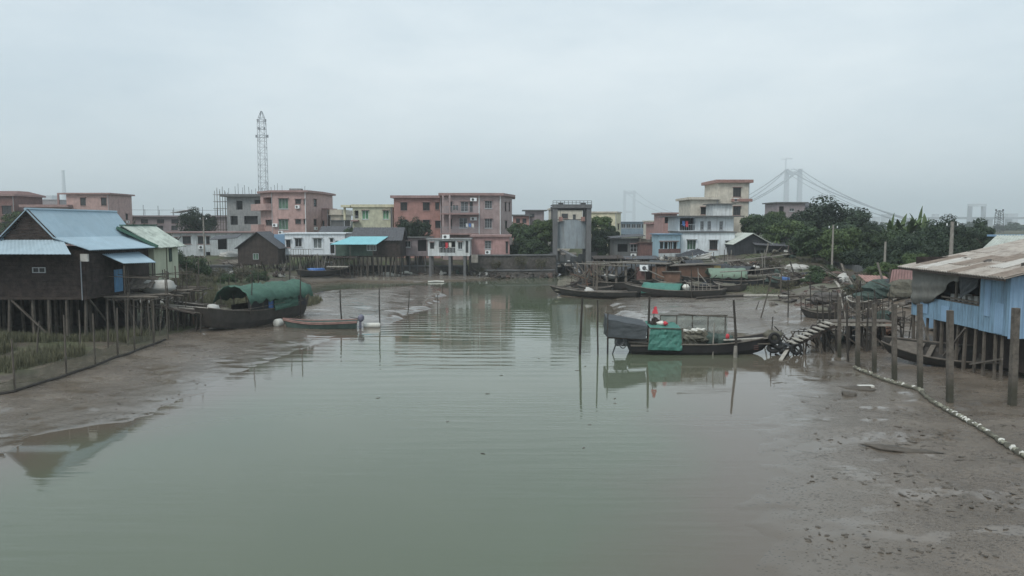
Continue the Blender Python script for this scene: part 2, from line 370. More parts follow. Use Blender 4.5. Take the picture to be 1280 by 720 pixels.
# clods and crab holes: clod colour and painted pit shadow as dark specks in bands
vo=nd(nt,'ShaderNodeTexVoronoi',i_Scale=5.5); 
wob=nd(nt,'ShaderNodeMapping'); wob.inputs['Scale'].default_value=(.55,1.1,1); L.new(P,wob.inputs[0]); L.new(wob.outputs[0],vo.inputs['Vector'])
hole=ramp(nt,mth('ADD',vo.outputs['Distance'],mth('MULTIPLY',nz(5,4),.35)),.30,(1,1,1),.43,(0,0,0))
band=ramp(nt,nz(.28,5,.62,sc=(1,1.5,1)),.44,(0,0,0),.60,(1,1,1))
hol=mth('MULTIPLY',hole,band)
sd_=nd(nt,'ShaderNodeAttribute',attribute_name='sd').outputs['Fac']; far_=ramp(nt,mth('ADD',mth('MULTIPLY',sd_,.16),mth('MULTIPLY',mth('SUBTRACT',nz(.4,4),.5),.6)),.05,(0,0,0),.9,(1,1,1))
mud=mixc(far_,(.122,.103,.08),mud)
mud=mixc(mth('MULTIPLY',hol,.8),mud,(.03,.027,.024))
vo2=nd(nt,'ShaderNodeTexVoronoi',i_Scale=13.0); L.new(wob.outputs[0],vo2.inputs['Vector'])
hol2=mth('MULTIPLY',ramp(nt,mth('ADD',vo2.outputs['Distance'],mth('MULTIPLY',nz(9,3),.3)),.30,(1,1,1),.42,(0,0,0)),ramp(nt,nz(.55,5,.65,sc=(1,1.4,1)),.38,(0,0,0),.52,(1,1,1)))
mud=mixc(mth('MULTIPLY',hol2,.7),mud,(.04,.036,.032))
hol=mth('MAXIMUM',hol,mth('MULTIPLY',hol2,.6))
dry_=nd(nt,'ShaderNodeAttribute',attribute_name='dry').outputs['Fac']; mud=mixc(mth('MULTIPLY',dry_,mth('SUBTRACT',.8,mth('MULTIPLY',hol,.6))),mud,ramp(nt,nz(.9,6,.7),.3,(.17,.152,.13),.7,(.25,.23,.205)))
at=nd(nt,'ShaderNodeAttribute',attribute_name='veg'); vg=at.outputs['Fac']
soil=ramp(nt,nz(1.1,7,.7),.35,(.045,.038,.032),.7,(.125,.105,.085))
gr=ramp(nt,nz(1.8,7,.75),.38,(.045,.065,.03),.68,(.12,.13,.065))
landc=mixc(ramp(nt,nz(.25,5),.42,(0,0,0),.58,(1,1,1)),soil,gr)
L.new(mixc(vg,mud,landc),b.inputs['Base Color'])
wet=ramp(nt,nz(.5,5,.6),.36,(.10,.10,.10),.68,(.42,.42,.42))
pud=ramp(nt,nz(.42,5,.55,sc=(1,1.7,1)),.53,(0,0,0),.60,(1,1,1))
dryf=mth('ADD',mth('MULTIPLY',wet,mth('SUBTRACT',1.0,mth('MULTIPLY',pud,.8))),mth('MULTIPLY',hol,.3)); dryf=mth('ADD',mth('MULTIPLY',dryf,mth('ADD',mth('MULTIPLY',far_,.88),.12)),.03)
L.new(mixc(vg,dryf,(.9,.9,.9)),b.inputs['Roughness'])
b.inputs['IOR'].default_value=1.34; b.inputs['Specular IOR Level'].default_value=.5
hgt=mth('ADD',mth('MULTIPLY',nz(1.7,7,.68),.9),mth('MULTIPLY',hol,-.35)); hgt=mth('ADD',hgt,mth('MULTIPLY',nz(8,5,.7),.22))
bp=nd(nt,'ShaderNodeBump'); bp.inputs['Strength'].default_value=.75; bp.inputs['Distance'].default_value=.09; L.new(hgt,bp.inputs['Height'])
sdn=nd(nt,'ShaderNodeAttribute',attribute_name='sd').outputs['Fac']
L.new(ramp(nt,mth('MULTIPLY',sdn,.10),.0,(.02,.02,.02),.55,(1,1,1)),inn_:=nd(nt,'ShaderNodeMath',operation='MULTIPLY').inputs[0]); L.new(mth('SUBTRACT',1.0,mth('MULTIPLY',pud,.9)),inn_.node.inputs[1]); L.new(inn_.node.outputs[0],bp.inputs['Strength'])
L.new(bp.outputs[0],b.inputs['Normal'])
gme.materials.append(m); go=bpy.data.objects.new('ground',gme); COL.objects.link(go); struct(go)
# ---- water: turbid, see-through only where a few centimetres deep
wx=np.arange(-70,60.1,.3); wy=np.concatenate([np.arange(-60,12,2.),np.arange(12,125,.3),np.arange(125,215,1.)])
WX,WY=np.meshgrid(wx,wy); D=np.zeros_like(WX)
for j in range(0,len(wy),40): D[j:j+40]=-terr(WX[j:j+40],WY[j:j+40])
wme=grid_mesh('water',wx,wy,np.zeros_like(WX))
a_=wme.attributes.new('depth','FLOAT','POINT'); a_.data.foreach_set('value',D.ravel().astype(np.float32))
m,nt,b,o=nodes('turbid_water'); L=nt.links
geo=nd(nt,'ShaderNodeNewGeometry'); P=geo.outputs['Position']
dep=nd(nt,'ShaderNodeAttribute',attribute_name='depth').outputs['Fac']
dn=mth('ADD',dep,mth('MULTIPLY',mth('SUBTRACT',nz(.22,3),.5),.35))
dn=mth('MULTIPLY',dn,ramp(nt,dep,.0,(0,0,0),.16,(1,1,1))); body=ramp(nt,dn,.02,(.122,.103,.08),.5,(.108,.128,.087))
L.new(body,b.inputs['Base Color']); b.inputs['Roughness'].default_value=.035; b.inputs['IOR'].default_value=1.33
w1=nz(1.0,2,.5,sc=(.22,1.7,1)); w2=nz(3.2,3,.5,sc=(.3,1.5,1)); patch=ramp(nt,nz(.06,3,.5),.40,(.04,.04,.04),.56,(1,1,1))
hh=mth('MULTIPLY',mth('ADD',w1,mth('MULTIPLY',w2,.35)),mth('MULTIPLY',patch,.6))
sx_=nd(nt,'ShaderNodeSeparateXYZ'); L.new(P,sx_.inputs[0])
def mrange(src,a,b,c,d):
    q=nd(nt,'ShaderNodeMapRange'); q.interpolation_type='SMOOTHSTEP'
    for i,v in enumerate((a,b,c,d)): q.inputs[i+1].default_value=v
    L.new(src,q.inputs[0]); return q.outputs[0]
my_=mth('MULTIPLY',mrange(sx_.outputs[1],30,42,0,1),mrange(sx_.outputs[1],66,92,1,0)); mx_=mth('MULTIPLY',mrange(sx_.outputs[0],-14,-7,0,1),mrange(sx_.outputs[0],1,5,1,0))
wv=nd(nt,'ShaderNodeTexWave',wave_type='BANDS',bands_direction='Y'); wv.inputs['Scale'].default_value=.25; wv.inputs['Distortion'].default_value=6.5; wv.inputs['Detail'].default_value=2.0; wv.inputs['Detail Scale'].default_value=.6
mpw=nd(nt,'ShaderNodeMapping'); mpw.inputs['Scale'].default_value=(.6,1,1); L.new(P,mpw.inputs[0]); L.new(mpw.outputs[0],wv.inputs['Vector'])
hh=mth('ADD',hh,mth('MULTIPLY',mth('MULTIPLY',wv.outputs['Fac'],mth('MULTIPLY',my_,mx_)),mth('MULTIPLY',ramp(nt,nz(.12,3,.5,sc=(.5,1,1)),.38,(.1,.1,.1),.55,(1,1,1)),.42)))
bp=nd(nt,'ShaderNodeBump'); bp.inputs['Strength'].default_value=.42; bp.inputs['Distance'].default_value=.06; L.new(hh,bp.inputs['Height']); L.new(bp.outputs[0],b.inputs['Normal'])
tr=nd(nt,'ShaderNodeBsdfTransparent'); mx=nd(nt,'ShaderNodeMixShader')
mx.inputs[0].default_value=1.0; L.new(tr.outputs[0],mx.inputs[1]); L.new(b.outputs[0],mx.inputs[2]); L.new(mx.outputs[0],o.inputs[0])
wme.materials.append(m); wo=bpy.data.objects.new('water',wme); COL.objects.link(wo); struct(wo)
# ---- sky
SUNEL,SUNAZ=52,215
W=bpy.data.worlds.new('World'); S.world=W; W.use_nodes=True; nt=W.node_tree; nt.nodes.clear(); L=nt.links
wo_=nt.nodes.new('ShaderNodeOutputWorld'); bg=nt.nodes.new('ShaderNodeBackground'); L.new(bg.outputs[0],wo_.inputs[0])
sky=nt.nodes.new('ShaderNodeTexSky'); sky.sky_type='NISHITA'; sky.sun_disc=False; sky.sun_elevation=R(SUNEL); sky.sun_rotation=R(SUNAZ); sky.dust_density=3; sky.air_density=1.2
tc=nd(nt,'ShaderNodeTexCoord'); P=tc.outputs['Generated']
cl=nz(1.3,6,.6,sc=(1,1,3.2)); cl2=nz(.9,4,.5,sc=(1,1,3.0))
cloud=mixc(ramp(nt,cl,.36,(0,0,0),.68,(1,1,1)),(4.75,5.7,6.35),(7.0,7.65,7.95))
cov=ramp(nt,cl2,.3,(.72,.72,.72),.6,(.93,.93,.93))
L.new(mixc(cov,sky.outputs[0],cloud),bg.inputs[0]); bg.inputs[1].default_value=.10
sl=bpy.data.lights.new('sun','SUN'); sl.energy=1.3; sl.angle=R(20); sl.color=(1,.96,.9); so=bpy.data.objects.new('sun',sl); COL.objects.link(so)
az=R(SUNAZ); d=Vector((math.sin(az)*math.cos(R(SUNEL)),math.cos(az)*math.cos(R(SUNEL)),math.sin(R(SUNEL)))); so.rotation_euler=d.to_track_quat('Z','Y').to_euler()
# ---- haze
m=bpy.data.materials.new('haze_air'); m.use_nodes=True; nt=m.node_tree; nt.nodes.clear(); oo=nt.nodes.new('ShaderNodeOutputMaterial'); pv=nt.nodes.new('ShaderNodeVolumePrincipled')
pv.inputs['Color'].default_value=(.90,.965,1.0,1); pv.inputs['Density'].default_value=HAZE; pv.inputs['Anisotropy'].default_value=.2; nt.links.new(pv.outputs[0],oo.inputs['Volume'])
hz=MB().box(-7000,7000,-400,7000,-3,190).build('haze',m); hz['kind']='stuff'
# ---- camera
cd=bpy.data.cameras.new('camera'); cam=bpy.data.objects.new('camera',cd); COL.objects.link(cam); cam.location=(0,0,H); cam.rotation_euler=(R(90)-TH,0,0)
cd.sensor_width=36; cd.lens=36*F/1280; cd.clip_end=20000; cd.clip_start=.1; S.camera=cam
S.view_settings.view_transform='Standard'; S.view_settings.look='None'; S.view_settings.exposure=EXPO; S.view_settings.gamma=1
try:
    S.cycles.volume_bounces=6; S.cycles.max_bounces=12; S.cycles.transparent_max_bounces=24
except Exception as e: print(e)
M['palecyan']=mat('pale_cyan_paint',alb(128,158,170),.6,.12,1.0,.05,dirt=alb(100,116,122),dk=.5)
# ================= BUILDINGS =================
def facade(mb,A,u,n,w,z0,z1,ops,rec):
    """wall plane from A along u (len w), n inward; ops=(s0,s1,h0,h1[,rec]) holes with reveals"""
    A=Vector(A); u=Vector(u); n=Vector(n)
    xs_=sorted({0,w,*[o[0] for o in ops],*[o[1] for o in ops]}); zs_=sorted({z0,z1,*[o[2] for o in ops],*[o[3] for o in ops]})
    pt=lambda s,z,d=0: A+u*s+n*d+Vector((0,0,z))
    for i in range(len(xs_)-1):
        for j in range(len(zs_)-1):
            cx=(xs_[i]+xs_[i+1])/2; cz=(zs_[j]+zs_[j+1])/2
            if any(o[0]<cx<o[1] and o[2]<cz<o[3] for o in ops): continue
            mb.quad(pt(xs_[i],zs_[j]),pt(xs_[i+1],zs_[j]),pt(xs_[i+1],zs_[j+1]),pt(xs_[i],zs_[j+1]))
    for o in ops:
        a,b_,c,d=o[:4]; r=o[4] if len(o)>4 else rec
        mb.quad(pt(a,c),pt(b_,c),pt(b_,c,r),pt(a,c,r)); mb.quad(pt(a,d,r),pt(b_,d,r),pt(b_,d),pt(a,d))
        mb.quad(pt(a,c),pt(a,c,r),pt(a,d,r),pt(a,d)); mb.quad(pt(b_,c,r),pt(b_,c),pt(b_,d),pt(b_,d,r))
def lbeam(mb,A,u,n,s0,s1,z0,z1,d0,d1):
    A=Vector(A);u=Vector(u);n=Vector(n); p=lambda s,d,z: A+u*s+n*d+Vector((0,0,z))
    mb.hexa([p(s0,d0,z0),p(s1,d0,z0),p(s1,d1,z0),p(s0,d1,z0),p(s0,d0,z1),p(s1,d0,z1),p(s1,d1,z1),p(s0,d1,z1)])
WST={'dark':('winframed','glass'),'white':('winwhite','glass'),'grey':('winframe','glass'),'green':('winframe','glassg'),'bgreen':('winwhite','glassgr'),'light':('winwhite','glassl'),'void':(None,'void')}
def window(root,A,u,n,s0,s1,z0,z1,style='grey',nx=2,nz_=1,rec=.16,grille=False,sill=True,name='window'):
    fm,pm=WST[style]; f=None; t=.05
    mb=MB()
    if fm is None:
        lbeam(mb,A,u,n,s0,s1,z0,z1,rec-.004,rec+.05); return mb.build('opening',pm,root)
    for (a,b_,c,d) in [(s0,s0+t,z0,z1),(s1-t,s1,z0,z1),(s0+t,s1-t,z0,z0+t),(s0+t,s1-t,z1-t,z1)]: lbeam(mb,A,u,n,a,b_,c,d,rec-.08,rec-.01)
    for i in range(1,nx): x=s0+(s1-s0)*i/nx; lbeam(mb,A,u,n,x-t/2,x+t/2,z0+t,z1-t,rec-.075,rec-.012)
    for i in range(1,nz_): z=z0+(z1-z0)*i/nz_; lbeam(mb,A,u,n,s0+t,s1-t,z-t/2,z+t/2,rec-.07,rec-.014)
    if grille:
        for i in range(1,7): x=s0+(s1-s0)*i/7; lbeam(mb,A,u,n,x-.012,x+.012,z0,z1,-.03,-.01)
        for i in range(0,4): z=z0+(z1-z0)*i/3; lbeam(mb,A,u,n,s0,s1,z-.012,z+.012,-.045,-.031)
    f=mb.build(name,fm,root)
    p=MB(); lbeam(p,A,u,n,s0+.002,s1-.002,z0+.002,z1-.002,rec-.009,rec+.03); p.build('pane',pm,f)
    if sill:
        p=MB(); lbeam(p,A,u,n,s0-.08,s1+.08,z0-.1,z0-.004,-.07,.06); p.build('sill','winframe' if style!='dark' else 'cornice',f)
    return f
RR=random.Random(11)
class Bld:
    def __init__(s,name,label,cat,front,pyt,depth,zb,m,group=None,back=None):
        """front: [(px,Y),...] corner points left->right; pyt: roof height read at the first point's distance"""
        s.P=[Vector((X(px,Y,(pyt+300)/2),Y,0)) for px,Y in front]; s.zb=zb; s.zt=Z(pyt,front[0][1]); s.nf=len(s.P)-1
        s.m=m; s.org=s.P[0].copy(); s.org.z=zb
        bp=[s.P[-1]+Vector((0,depth,0)),s.P[0]+Vector((0,depth,0))] if back is None else [Vector((X(a,b),b,0)) for a,b in back]
        s.Q=s.P+bp; s.root=thing(name,label,cat,s.org,0,group); s.ops={}; s.jobs=[]; s.h=s.zt-zb
    def edge(s,e):
        A=s.Q[e]; B=s.Q[(e+1)%len(s.Q)]; u=(B-A); w=u.length; u=u/w; n=Vector((-u.y,u.x,0)); return A-s.P[0],u,n,w
    def px2(s,e,px,py):
        A=s.Q[e]; B=s.Q[(e+1)%len(s.Q)]; u=(B-A).normalized(); k,m_=km(px,py)
        # A.x+s u.x = k (A.y + s u.y)
        t=(k*A.y-A.x)/(u.x-k*u.y); Y=A.y+t*u.y; return t,H+m_*Y-s.zb
    def win(s,e,px0,py0,px1,py1,style='grey',nx=2,nz_=1,rec=.16,grille=False,sill=True):
        a,zt=s.px2(e,px0,py0); b_,_=s.px2(e,px1,py0); _,z0=s.px2(e,px0,py1)
        s.winm(e,a,b_,z0,zt,style,nx,nz_,rec,grille,sill)
    def winm(s,e,a,b_,z0,z1,style='grey',nx=2,nz_=1,rec=.16,grille=False,sill=True):
        w=s.edge(e)[3]; a=max(.1,a); b_=min(w-.1,b_); z1=min(z1,s.h-.1); z0=max(z0,.05)
        if b_-a<.1: return
        s.ops.setdefault(e,[]).append((a,b_,z0,z1,rec)); s.jobs.append((e,a,b_,z0,z1,style,nx,nz_,rec,grille,sill))
    def auto(s,e,floors,n_,style='grey',ww=1.0,wh=1.2,z0=1.0,fh=3.1,**k):
        w=s.edge(e)[3]
        for f in range(floors):
            for i in range(n_):
                c=w*(i+.5)/n_; s.winm(e,c-ww/2,c+ww/2,z0+f*fh,z0+f*fh+wh,style,**k)
    def finish(s,cor='cornice',over=.45,ct=.32,parapet=.0,roofm='greyd',wallname='wall'):
        mb=MB()
        for e in range(len(s.Q)):
            A,u,n,w=s.edge(e); facade(mb,A,u,n,w,0,s.h,s.ops.get(e,[]),.16)
        mb.build(wallname,s.m,s.root)
        for j in s.jobs:
            A,u,n,w=s.edge(j[0]); f=window(s.root,A,u,n,*j[1:])
            if j[5]!='void' and j[3]>.5 and s.P[0].y<160:
                mb2=MB(); lbeam(mb2,A,u,n,j[1]-.12,j[2]+.12,j[4]+.03,j[4]+.11,-.32,-.003); mb2.build('hood','cornice' if s.m!='white' else 'grey',f)
                if RR.random()<.22 and j[2]-j[1]>.7 and j[3]>1.0:
                    mb2=MB(); lbeam(mb2,A,u,n,j[1]+.05,j[1]+.8,j[3]-.75,j[3]-.22,-.34,-.004); a_=mb2.build('air_conditioner','winwhite',s.root); mb2=MB(); c_=Vector(A)+Vector(u)*(j[1]+.35)-Vector(n)*.342+Vector((0,0,j[3]-.48)); mb2.tube([c_,c_-Vector(n)*.015],.19,10); mb2.build('fan_grille','steel',a_)
        if s.h>4 and s.P[0].y<160 and s.nf:
            A,u,n,w=s.edge(0); p_=A+u*(w*.985)-n*.08; MB().tube([p_,p_+Vector((0,0,s.h))],.055,6).build('drainpipe','winframe',s.root)
        poly=[q-s.P[0] for q in s.Q]; c=sum(poly,Vector())/len(poly)
        def off(d):
            out=[]
            N=len(poly)
            for i in range(N):
                p0,p1,p2=poly[i-1],poly[i],poly[(i+1)%N]; u1=(p1-p0).normalized(); u2=(p2-p1).normalized()
                n1=Vector((u1.y,-u1.x,0)); n2=Vector((u2.y,-u2.x,0)); k=(n1+n2); k=k/max(.3,(1+n1.dot(n2))); out.append(p1+k*d)
            return out
        r=MB().prism(off(over),s.h+.002,s.h+.002+ct).build('roof',cor,s.root)
        if parapet>0:
            a=off(over-.12); b_=off(over-.32); mb=MB(); N=len(a); z0=s.h+ct+.002; z1=z0+parapet
            for i in range(N):
                j=(i+1)%N; mb.hexa([(*a[i].xy,z0),(*a[j].xy,z0),(*b_[j].xy,z0),(*b_[i].xy,z0),(*a[i].xy,z1),(*a[j].xy,z1),(*b_[j].xy,z1),(*b_[i].xy,z1)])
            mb.build('parapet',s.m,s.root)
        return s
    def part(s,name,m,fn): mb=MB(); fn(mb); return mb.build(name,m,s.root)
    def balcony(s,e,px0,px1,py,d=1.3,rail='gal',hh=1.0,solid=False):
        a,z=s.px2(e,px0,py); b_,_=s.px2(e,px1,py); A,u,n,w=s.edge(e)
        mb=MB(); lbeam(mb,A,u,n,a,b_,z-.22,z,-d,-.003); sl=mb.build('balcony','cornice' if not solid else s.m,s.root)
        mb=MB()
        if solid: lbeam(mb,A,u,n,a,b_,z+.002,z+hh,-d,-d+.12); lbeam(mb,A,u,n,a,a+.12,z+.002,z+hh,-d+.122,-.005); lbeam(mb,A,u,n,b_-.12,b_,z+.002,z+hh,-d+.122,-.005)
        else:
            k=int((b_-a)/.16)
            for i in range(k+1): x=a+.03+(b_-a-.06)*i/k; lbeam(mb,A,u,n,x-.018,x+.018,z+.002,z+hh-.05,-d+.03,-d+.065)
            lbeam(mb,A,u,n,a,b_,z+hh-.048,z+hh,-d+.02,-d+.08)
        mb.build('railing',rail if not solid else s.m,sl)
def ac(b,e,px,py,w=.8,h=.55):
    a,z=b.px2(e,px,py); A,u,n,_=b.edge(e); mb=MB(); lbeam(mb,A,u,n,a-w/2,a+w/2,z-h/2,z+h/2,-.36,-.005); o=mb.build('air_conditioner','winwhite',b.root)
    mb=MB(); c=A+u*(a-.1)+n*(-.364)+Vector((0,0,z)); mb.tube([c,c-n*.02],.2,12); mb.build('fan_grille','steel',o)
def pipe(b,e,px,m='winwhite',r=.06):
    a,z=b.px2(e,px,300); A,u,n,_=b.edge(e); p=A+u*a-n*.08; MB().tube([p,p+Vector((0,0,b.h))],r,6).build('drainpipe',m,b.root)
# --- far left
b=Bld('brick_house','dark red brick house with arched windows at the far left edge','house',[(-60,150),(19,150)],245,9,1.3,'redbrick')
b.win(0,2,257,14,268,'dark',2,2); b.win(0,2,277,14,288,'dark',2,2); b.win(0,-20,257,-8,268,'dark'); b.auto(1,2,2,'dark',z0=3.0); b.finish('cornice',.5,.3)
b.part('roof_ridge','redbrick',lambda mb: mb.hexa([(-.5,-.5,b.h+.33),(b.Q[1].x-b.P[0].x+.5,-.5,b.h+.33),(b.Q[1].x-b.P[0].x+.5,9.5,b.h+.33),(-.5,9.5,b.h+.33),(1,3,b.h+1.1),(b.Q[1].x-b.P[0].x-1,3,b.h+1.1),(b.Q[1].x-b.P[0].x-1,6,b.h+1.1),(1,6,b.h+1.1)]))
b=Bld('pink_house','pink flat roofed house rising behind the blue roofed stilt hut','house',[(84,150),(137,150)],243,9,1.3,'pink')
b.win(0,126,247,133,257,'dark',2,1,grille=True); b.win(0,100,247,107,257,'dark'); b.auto(1,2,2,'dark',z0=4.0); b.finish('cornice',.5,.3,.0)
b.part('rooftop_frame','cornice',lambda mb:(mb.box(X(74,150)-b.P[0].x,-.2,0,.3,b.h,b.h+.3),mb.box(X(74,150)-b.P[0].x,X(74,150)-b.P[0].x+.3,0,.3,b.h-2,b.h)))
b=Bld('low_pink_annex','long low pink annex with an overhanging slab left of the pink house','house',[(32,149),(83.6,149)],259,8,1.3,'pink')
b.auto(0,2,3,'dark',z0=3.2); b.finish('cornice',.7,.5)
b=Bld('hazy_block','pale hazy block on the far left skyline behind the pink house','building',[(28,420),(72,420)],250,20,1.3,'greyp')
b.auto(0,4,4,'grey',1.4,1.6,z0=3,fh=3.4); b.finish('greyp',.3,.3)
# --- grey pink row
b=Bld('row_house','long grey pink two storey row house with thin posts on its flat roof','house',[(158,165),(283,165)],271,9,1.5,'greyp')
for x in (160,176,196,214,232,262): b.win(0,x,274,x+9,279.5,'dark',2); b.win(0,x,282,x+8,288,'dark',2)
b.finish('greyp',.6,.3)
b.part('rooftop_posts','steel',lambda mb:[mb.tube([((i+.3)*1.6,.3+(i%2)*4,b.h+.3),((i+.3)*1.6,.3+(i%2)*4,b.h+2.0+U(-.6,1.2))],.05,5) for i in range(13)]+[mb.tube([(.3,.3,b.h+1.5),(21,.3,b.h+1.4)],.03,5)])
b.part('white_roof_shelter','whitetarp',lambda mb: mb.sheet((X(214,165)-b.P[0].x,0,b.h+.9),(X(240,165)-b.P[0].x,0,b.h+1.6),(X(240,165)-b.P[0].x,5,b.h+1.8),(X(214,165)-b.P[0].x,5,b.h+.9),.08))
# --- concrete building under construction
b=Bld('concrete_building','bare grey unfinished concrete building with starter bars on its roof','building',[(284,148),(328,148)],246,9,1.4,'grey')
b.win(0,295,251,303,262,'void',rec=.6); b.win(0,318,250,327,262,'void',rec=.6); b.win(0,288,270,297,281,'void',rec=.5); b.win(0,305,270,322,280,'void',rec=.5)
b.finish('greyd',.9,.5)
b.part('starter_bars','steel',lambda mb:[mb.tube([(U(0,6.5),U(0,8),b.h+.4),(U(0,6.5),U(0,8),b.h+.4)],.03,4) for i in range(0)]+[mb.tube([(x,y,b.h+.4),(x+U(-.1,.1),y,b.h+1.6+U(0,1))],.04,5) for x in (.3,2.2,4.3,6.2) for y in (.3,4,8)])
sc=thing('scaffolding','bamboo scaffolding tower on the left side of the unfinished concrete building','scaffolding',(X(270,149),149,1.4))
mb=MB()
for i in range(5):
    for j in range(2): mb.tube([(i*.52,j*1.2,0),(i*.52+U(-.05,.05),j*1.2,12.2+U(0,1.2))],.045,5)
mb.build('standards','pole',sc); mb=MB()
for k in range(9): mb.tube([(-.3,-.05,1+k*1.35),(2.6,-.05,1+k*1.35)],.04,5); mb.tube([(-.3,1.25,1+k*1.35),(2.6,1.25,1+k*1.35)],.04,5)
mb.build('ledgers','pole',sc)
# --- pink three storey (left centre)
b=Bld('pink_tenement','pink tiled three storey house with green tinted windows in front of the lattice mast','house',[(326,132),(341,127.5),(383,127),(401,133)],242,9,1.4,'pink')
b.win(1,348,248,360,261,'green',3,1); b.win(1,348,274,360,287,'green',3,1)
b.win(1,369,249,376,255,'dark',2); b.win(1,369,274,376,280,'dark',2); b.win(1,379.3,249,382,255.5,'dark',1); b.win(1,379.3,274,382,280,'dark',1)
b.win(2,392,249,396,258,'dark',1); b.win(2,392,274,396,282,'dark',1)
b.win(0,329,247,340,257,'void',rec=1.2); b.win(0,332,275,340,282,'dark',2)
b.finish('cornice',.5,.35); b.balcony(0,321.5,340,262,1.1,solid=True,hh=.9); b.balcony(0,321.5,331,287,1.1,solid=True,hh=.9); ac(b,1,344.5,281.5); pipe(b,1,385.5 if False else 382.8)
b.part('roof_tank','grey',lambda mb: mb.box(2.6+2,2.6+4,1.5,3,b.h+.36,b.h+.95))
b.part('roof_aerials','steel',lambda mb:[mb.tube([(x,2.0,b.h+.3),(x,2.0,b.h+1.2+y)],.03,4) for x,y in ((.6,1),(1.9,.4),(2.4,.7),(3.2,.3),(7.2,.2))])
b=Bld('pink_side_wing','lower pink wing with one narrow window beside the pink tiled house','house',[(401.5,134),(410,134)],262,6,1.4,'pink'); b.win(0,402.5,276,405.5,284,'dark',1); b.finish('cornice',.25,.25)
b=Bld('curved_terrace_house','beige house with a rounded roof terrace left of the yellow green house','house',[(410.5,136),(414,133),(426,133),(430,137)],269,6,1.4,'beige'); b.win(1,416,276,421,283,'dark'); b.finish('beige',.35,.25,.7)
b=Bld('yellow_green_house','pale yellow green house with bright green shutters under a wide roof slab','house',[(441,126),(491,126)],259,8,1.5,'yellow')
b.win(0,452.5,263,460.5,274,'bgreen',2); b.win(0,478.5,263,486,274,'bgreen',2); b.win(0,443,263,448,273,'void',rec=.8); b.finish('cream',.25,.45)
b.part('roof_slab','cream',lambda mb: mb.box(X(428,126)-b.P[0].x,-.3,-.8,5,b.h-.02,b.h+.36)); b.part('terrace_column','cream',lambda mb: mb.box(X(441,126)-b.P[0].x-1.5,-1.2,.2,.5,0,b.h-.03)); b.balcony(0,440,449,275,1.0,hh=.7); pipe(b,0,489.5,'steel',.1)
# --- salmon + mauve large building
b=Bld('salmon_house','wide salmon red rendered house with dark shuttered windows, left half of the tall pink pair','house',[(492.5,122),(552,122)],247.5,9,1.6,'pinkred')
for x in (500.5,528.5): b.win(0,x,253,x+8.5,263,'dark',2,grille=True); b.win(0,x,275,x+8.5,285,'dark',2,grille=True)
b.win(0,544,253,549,262,'dark'); b.win(0,544,276,551,285,'dark'); b.win(0,504,300,512,308,'dark'); b.win(0,520,300,528,308,'dark')
b.finish('cornice',.5,.4)
b=Bld('mauve_tenement','mauve tiled three storey house with two long balconies, right half of the tall pink pair','house',[(553,119.5),(600,119.5),(626,120),(640,128)],244.5,8,1.7,'mauve')
for y0,y1 in ((250.5,264),(273,288)): b.win(0,561,y0-2,598,y1+1.5,'void',rec=.02) if False else None
b.win(0,576,252,585,264.5,'grey',2,grille=True); b.win(0,574,272.5,584,285,'grey',2,grille=True); b.win(0,587,252,591,265,'dark',1); b.win(0,561,252,565,265,'dark',1); b.win(0,561,274,565,286,'dark',1)
b.win(1,606,251,615,260.5,'grey',3,grille=True); b.win(1,606,273.5,615,285,'grey',3,grille=True)
b.win(2,631,253,633,264,'dark',1); b.win(2,636,253,637.5,264,'dark',1); b.win(2,631,276,634,286,'dark',1)
b.finish('cornice',.55,.4); b.balcony(0,552,599,266.5,1.5,hh=1.0); b.balcony(0,552,599,291.5,1.5,hh=1.0); ac(b,0,592,249.5,1.0,.5); ac(b,0,592,273.5,1.0,.5); pipe(b,0,599); pipe(b,1,625.3)
for nm,xx in (('balcony_column',562),('balcony_column',553.6)):
    a,_=b.px2(0,xx,260); A,u,n,w=b.edge(0); mb=MB(); lbeam(mb,A,u,n,a,a+.25,Z(291.5,119.5)-b.zb+.003,b.h-.005,-1.48,-1.23); mb.build(nm,'mauve',b.root)
# ground floor annexes
b=Bld('rose_annex','single storey rose pink annex on the stone river wall below the mauve house','house',[(590,108),(637,108)],296,7,1.75,'pinkd')
b.win(0,606,301,614,311,'grey',2,grille=True); b.win(0,632,302,635,317,'dark',1); b.finish('cornice',.3,.25); b.part('front_step','grey',lambda mb: mb.box(-.2,X(620,108)-b.P[0].x,-.6,-.004,-.2,.22))
b=Bld('brown_stilt_shed','low brownish shed on short piers between the teal awning hut and the white shed','shed',[(499,107),(534,107)],297.5,6,3.0,'greyp'); b.win(0,506.5,301,513,309,'white',2); b.win(0,522,300,533,314,'void',rec=.5); b.finish('greyd',.35,.15)
for i in range(7): MB().tube([(.3+i*.55*1,.3+(i%2)*2,-2.2),(.3+i*.55,.3+(i%2)*2,-.002)],.12,6).build('pier','frame',b.root)
b=Bld('white_stilt_shed','small whitewashed shed on three tall concrete piers at the river edge','shed',[(534.5,103.5),(587,103.5)],299.5,4,Z(320,103.5),'whitew')
b.win(0,537.5,303,542.5,311,'dark',1,sill=False); b.win(0,549,301.5,569,316,'void',rec=.7); b.win(0,572.5,302.5,578,311.5,'grey',2); b.win(0,582,301,585.5,316,'dark',1,sill=False); b.finish('grey',.25,.15)
A,u,n,w=b.edge(0); mb=MB()
a0,z0=b.px2(0,549,309.5); a1,_=b.px2(0,569,309.5)
for i in range(12): x=a0+(a1-a0)*i/11; lbeam(mb,A,u,n,x-.02,x+.02,z0-.7,z0,.02,.05)
lbeam(mb,A,u,n,a0,a1,z0,z0+.05,.015,.055); mb.build('railing','winwhite',b.root)
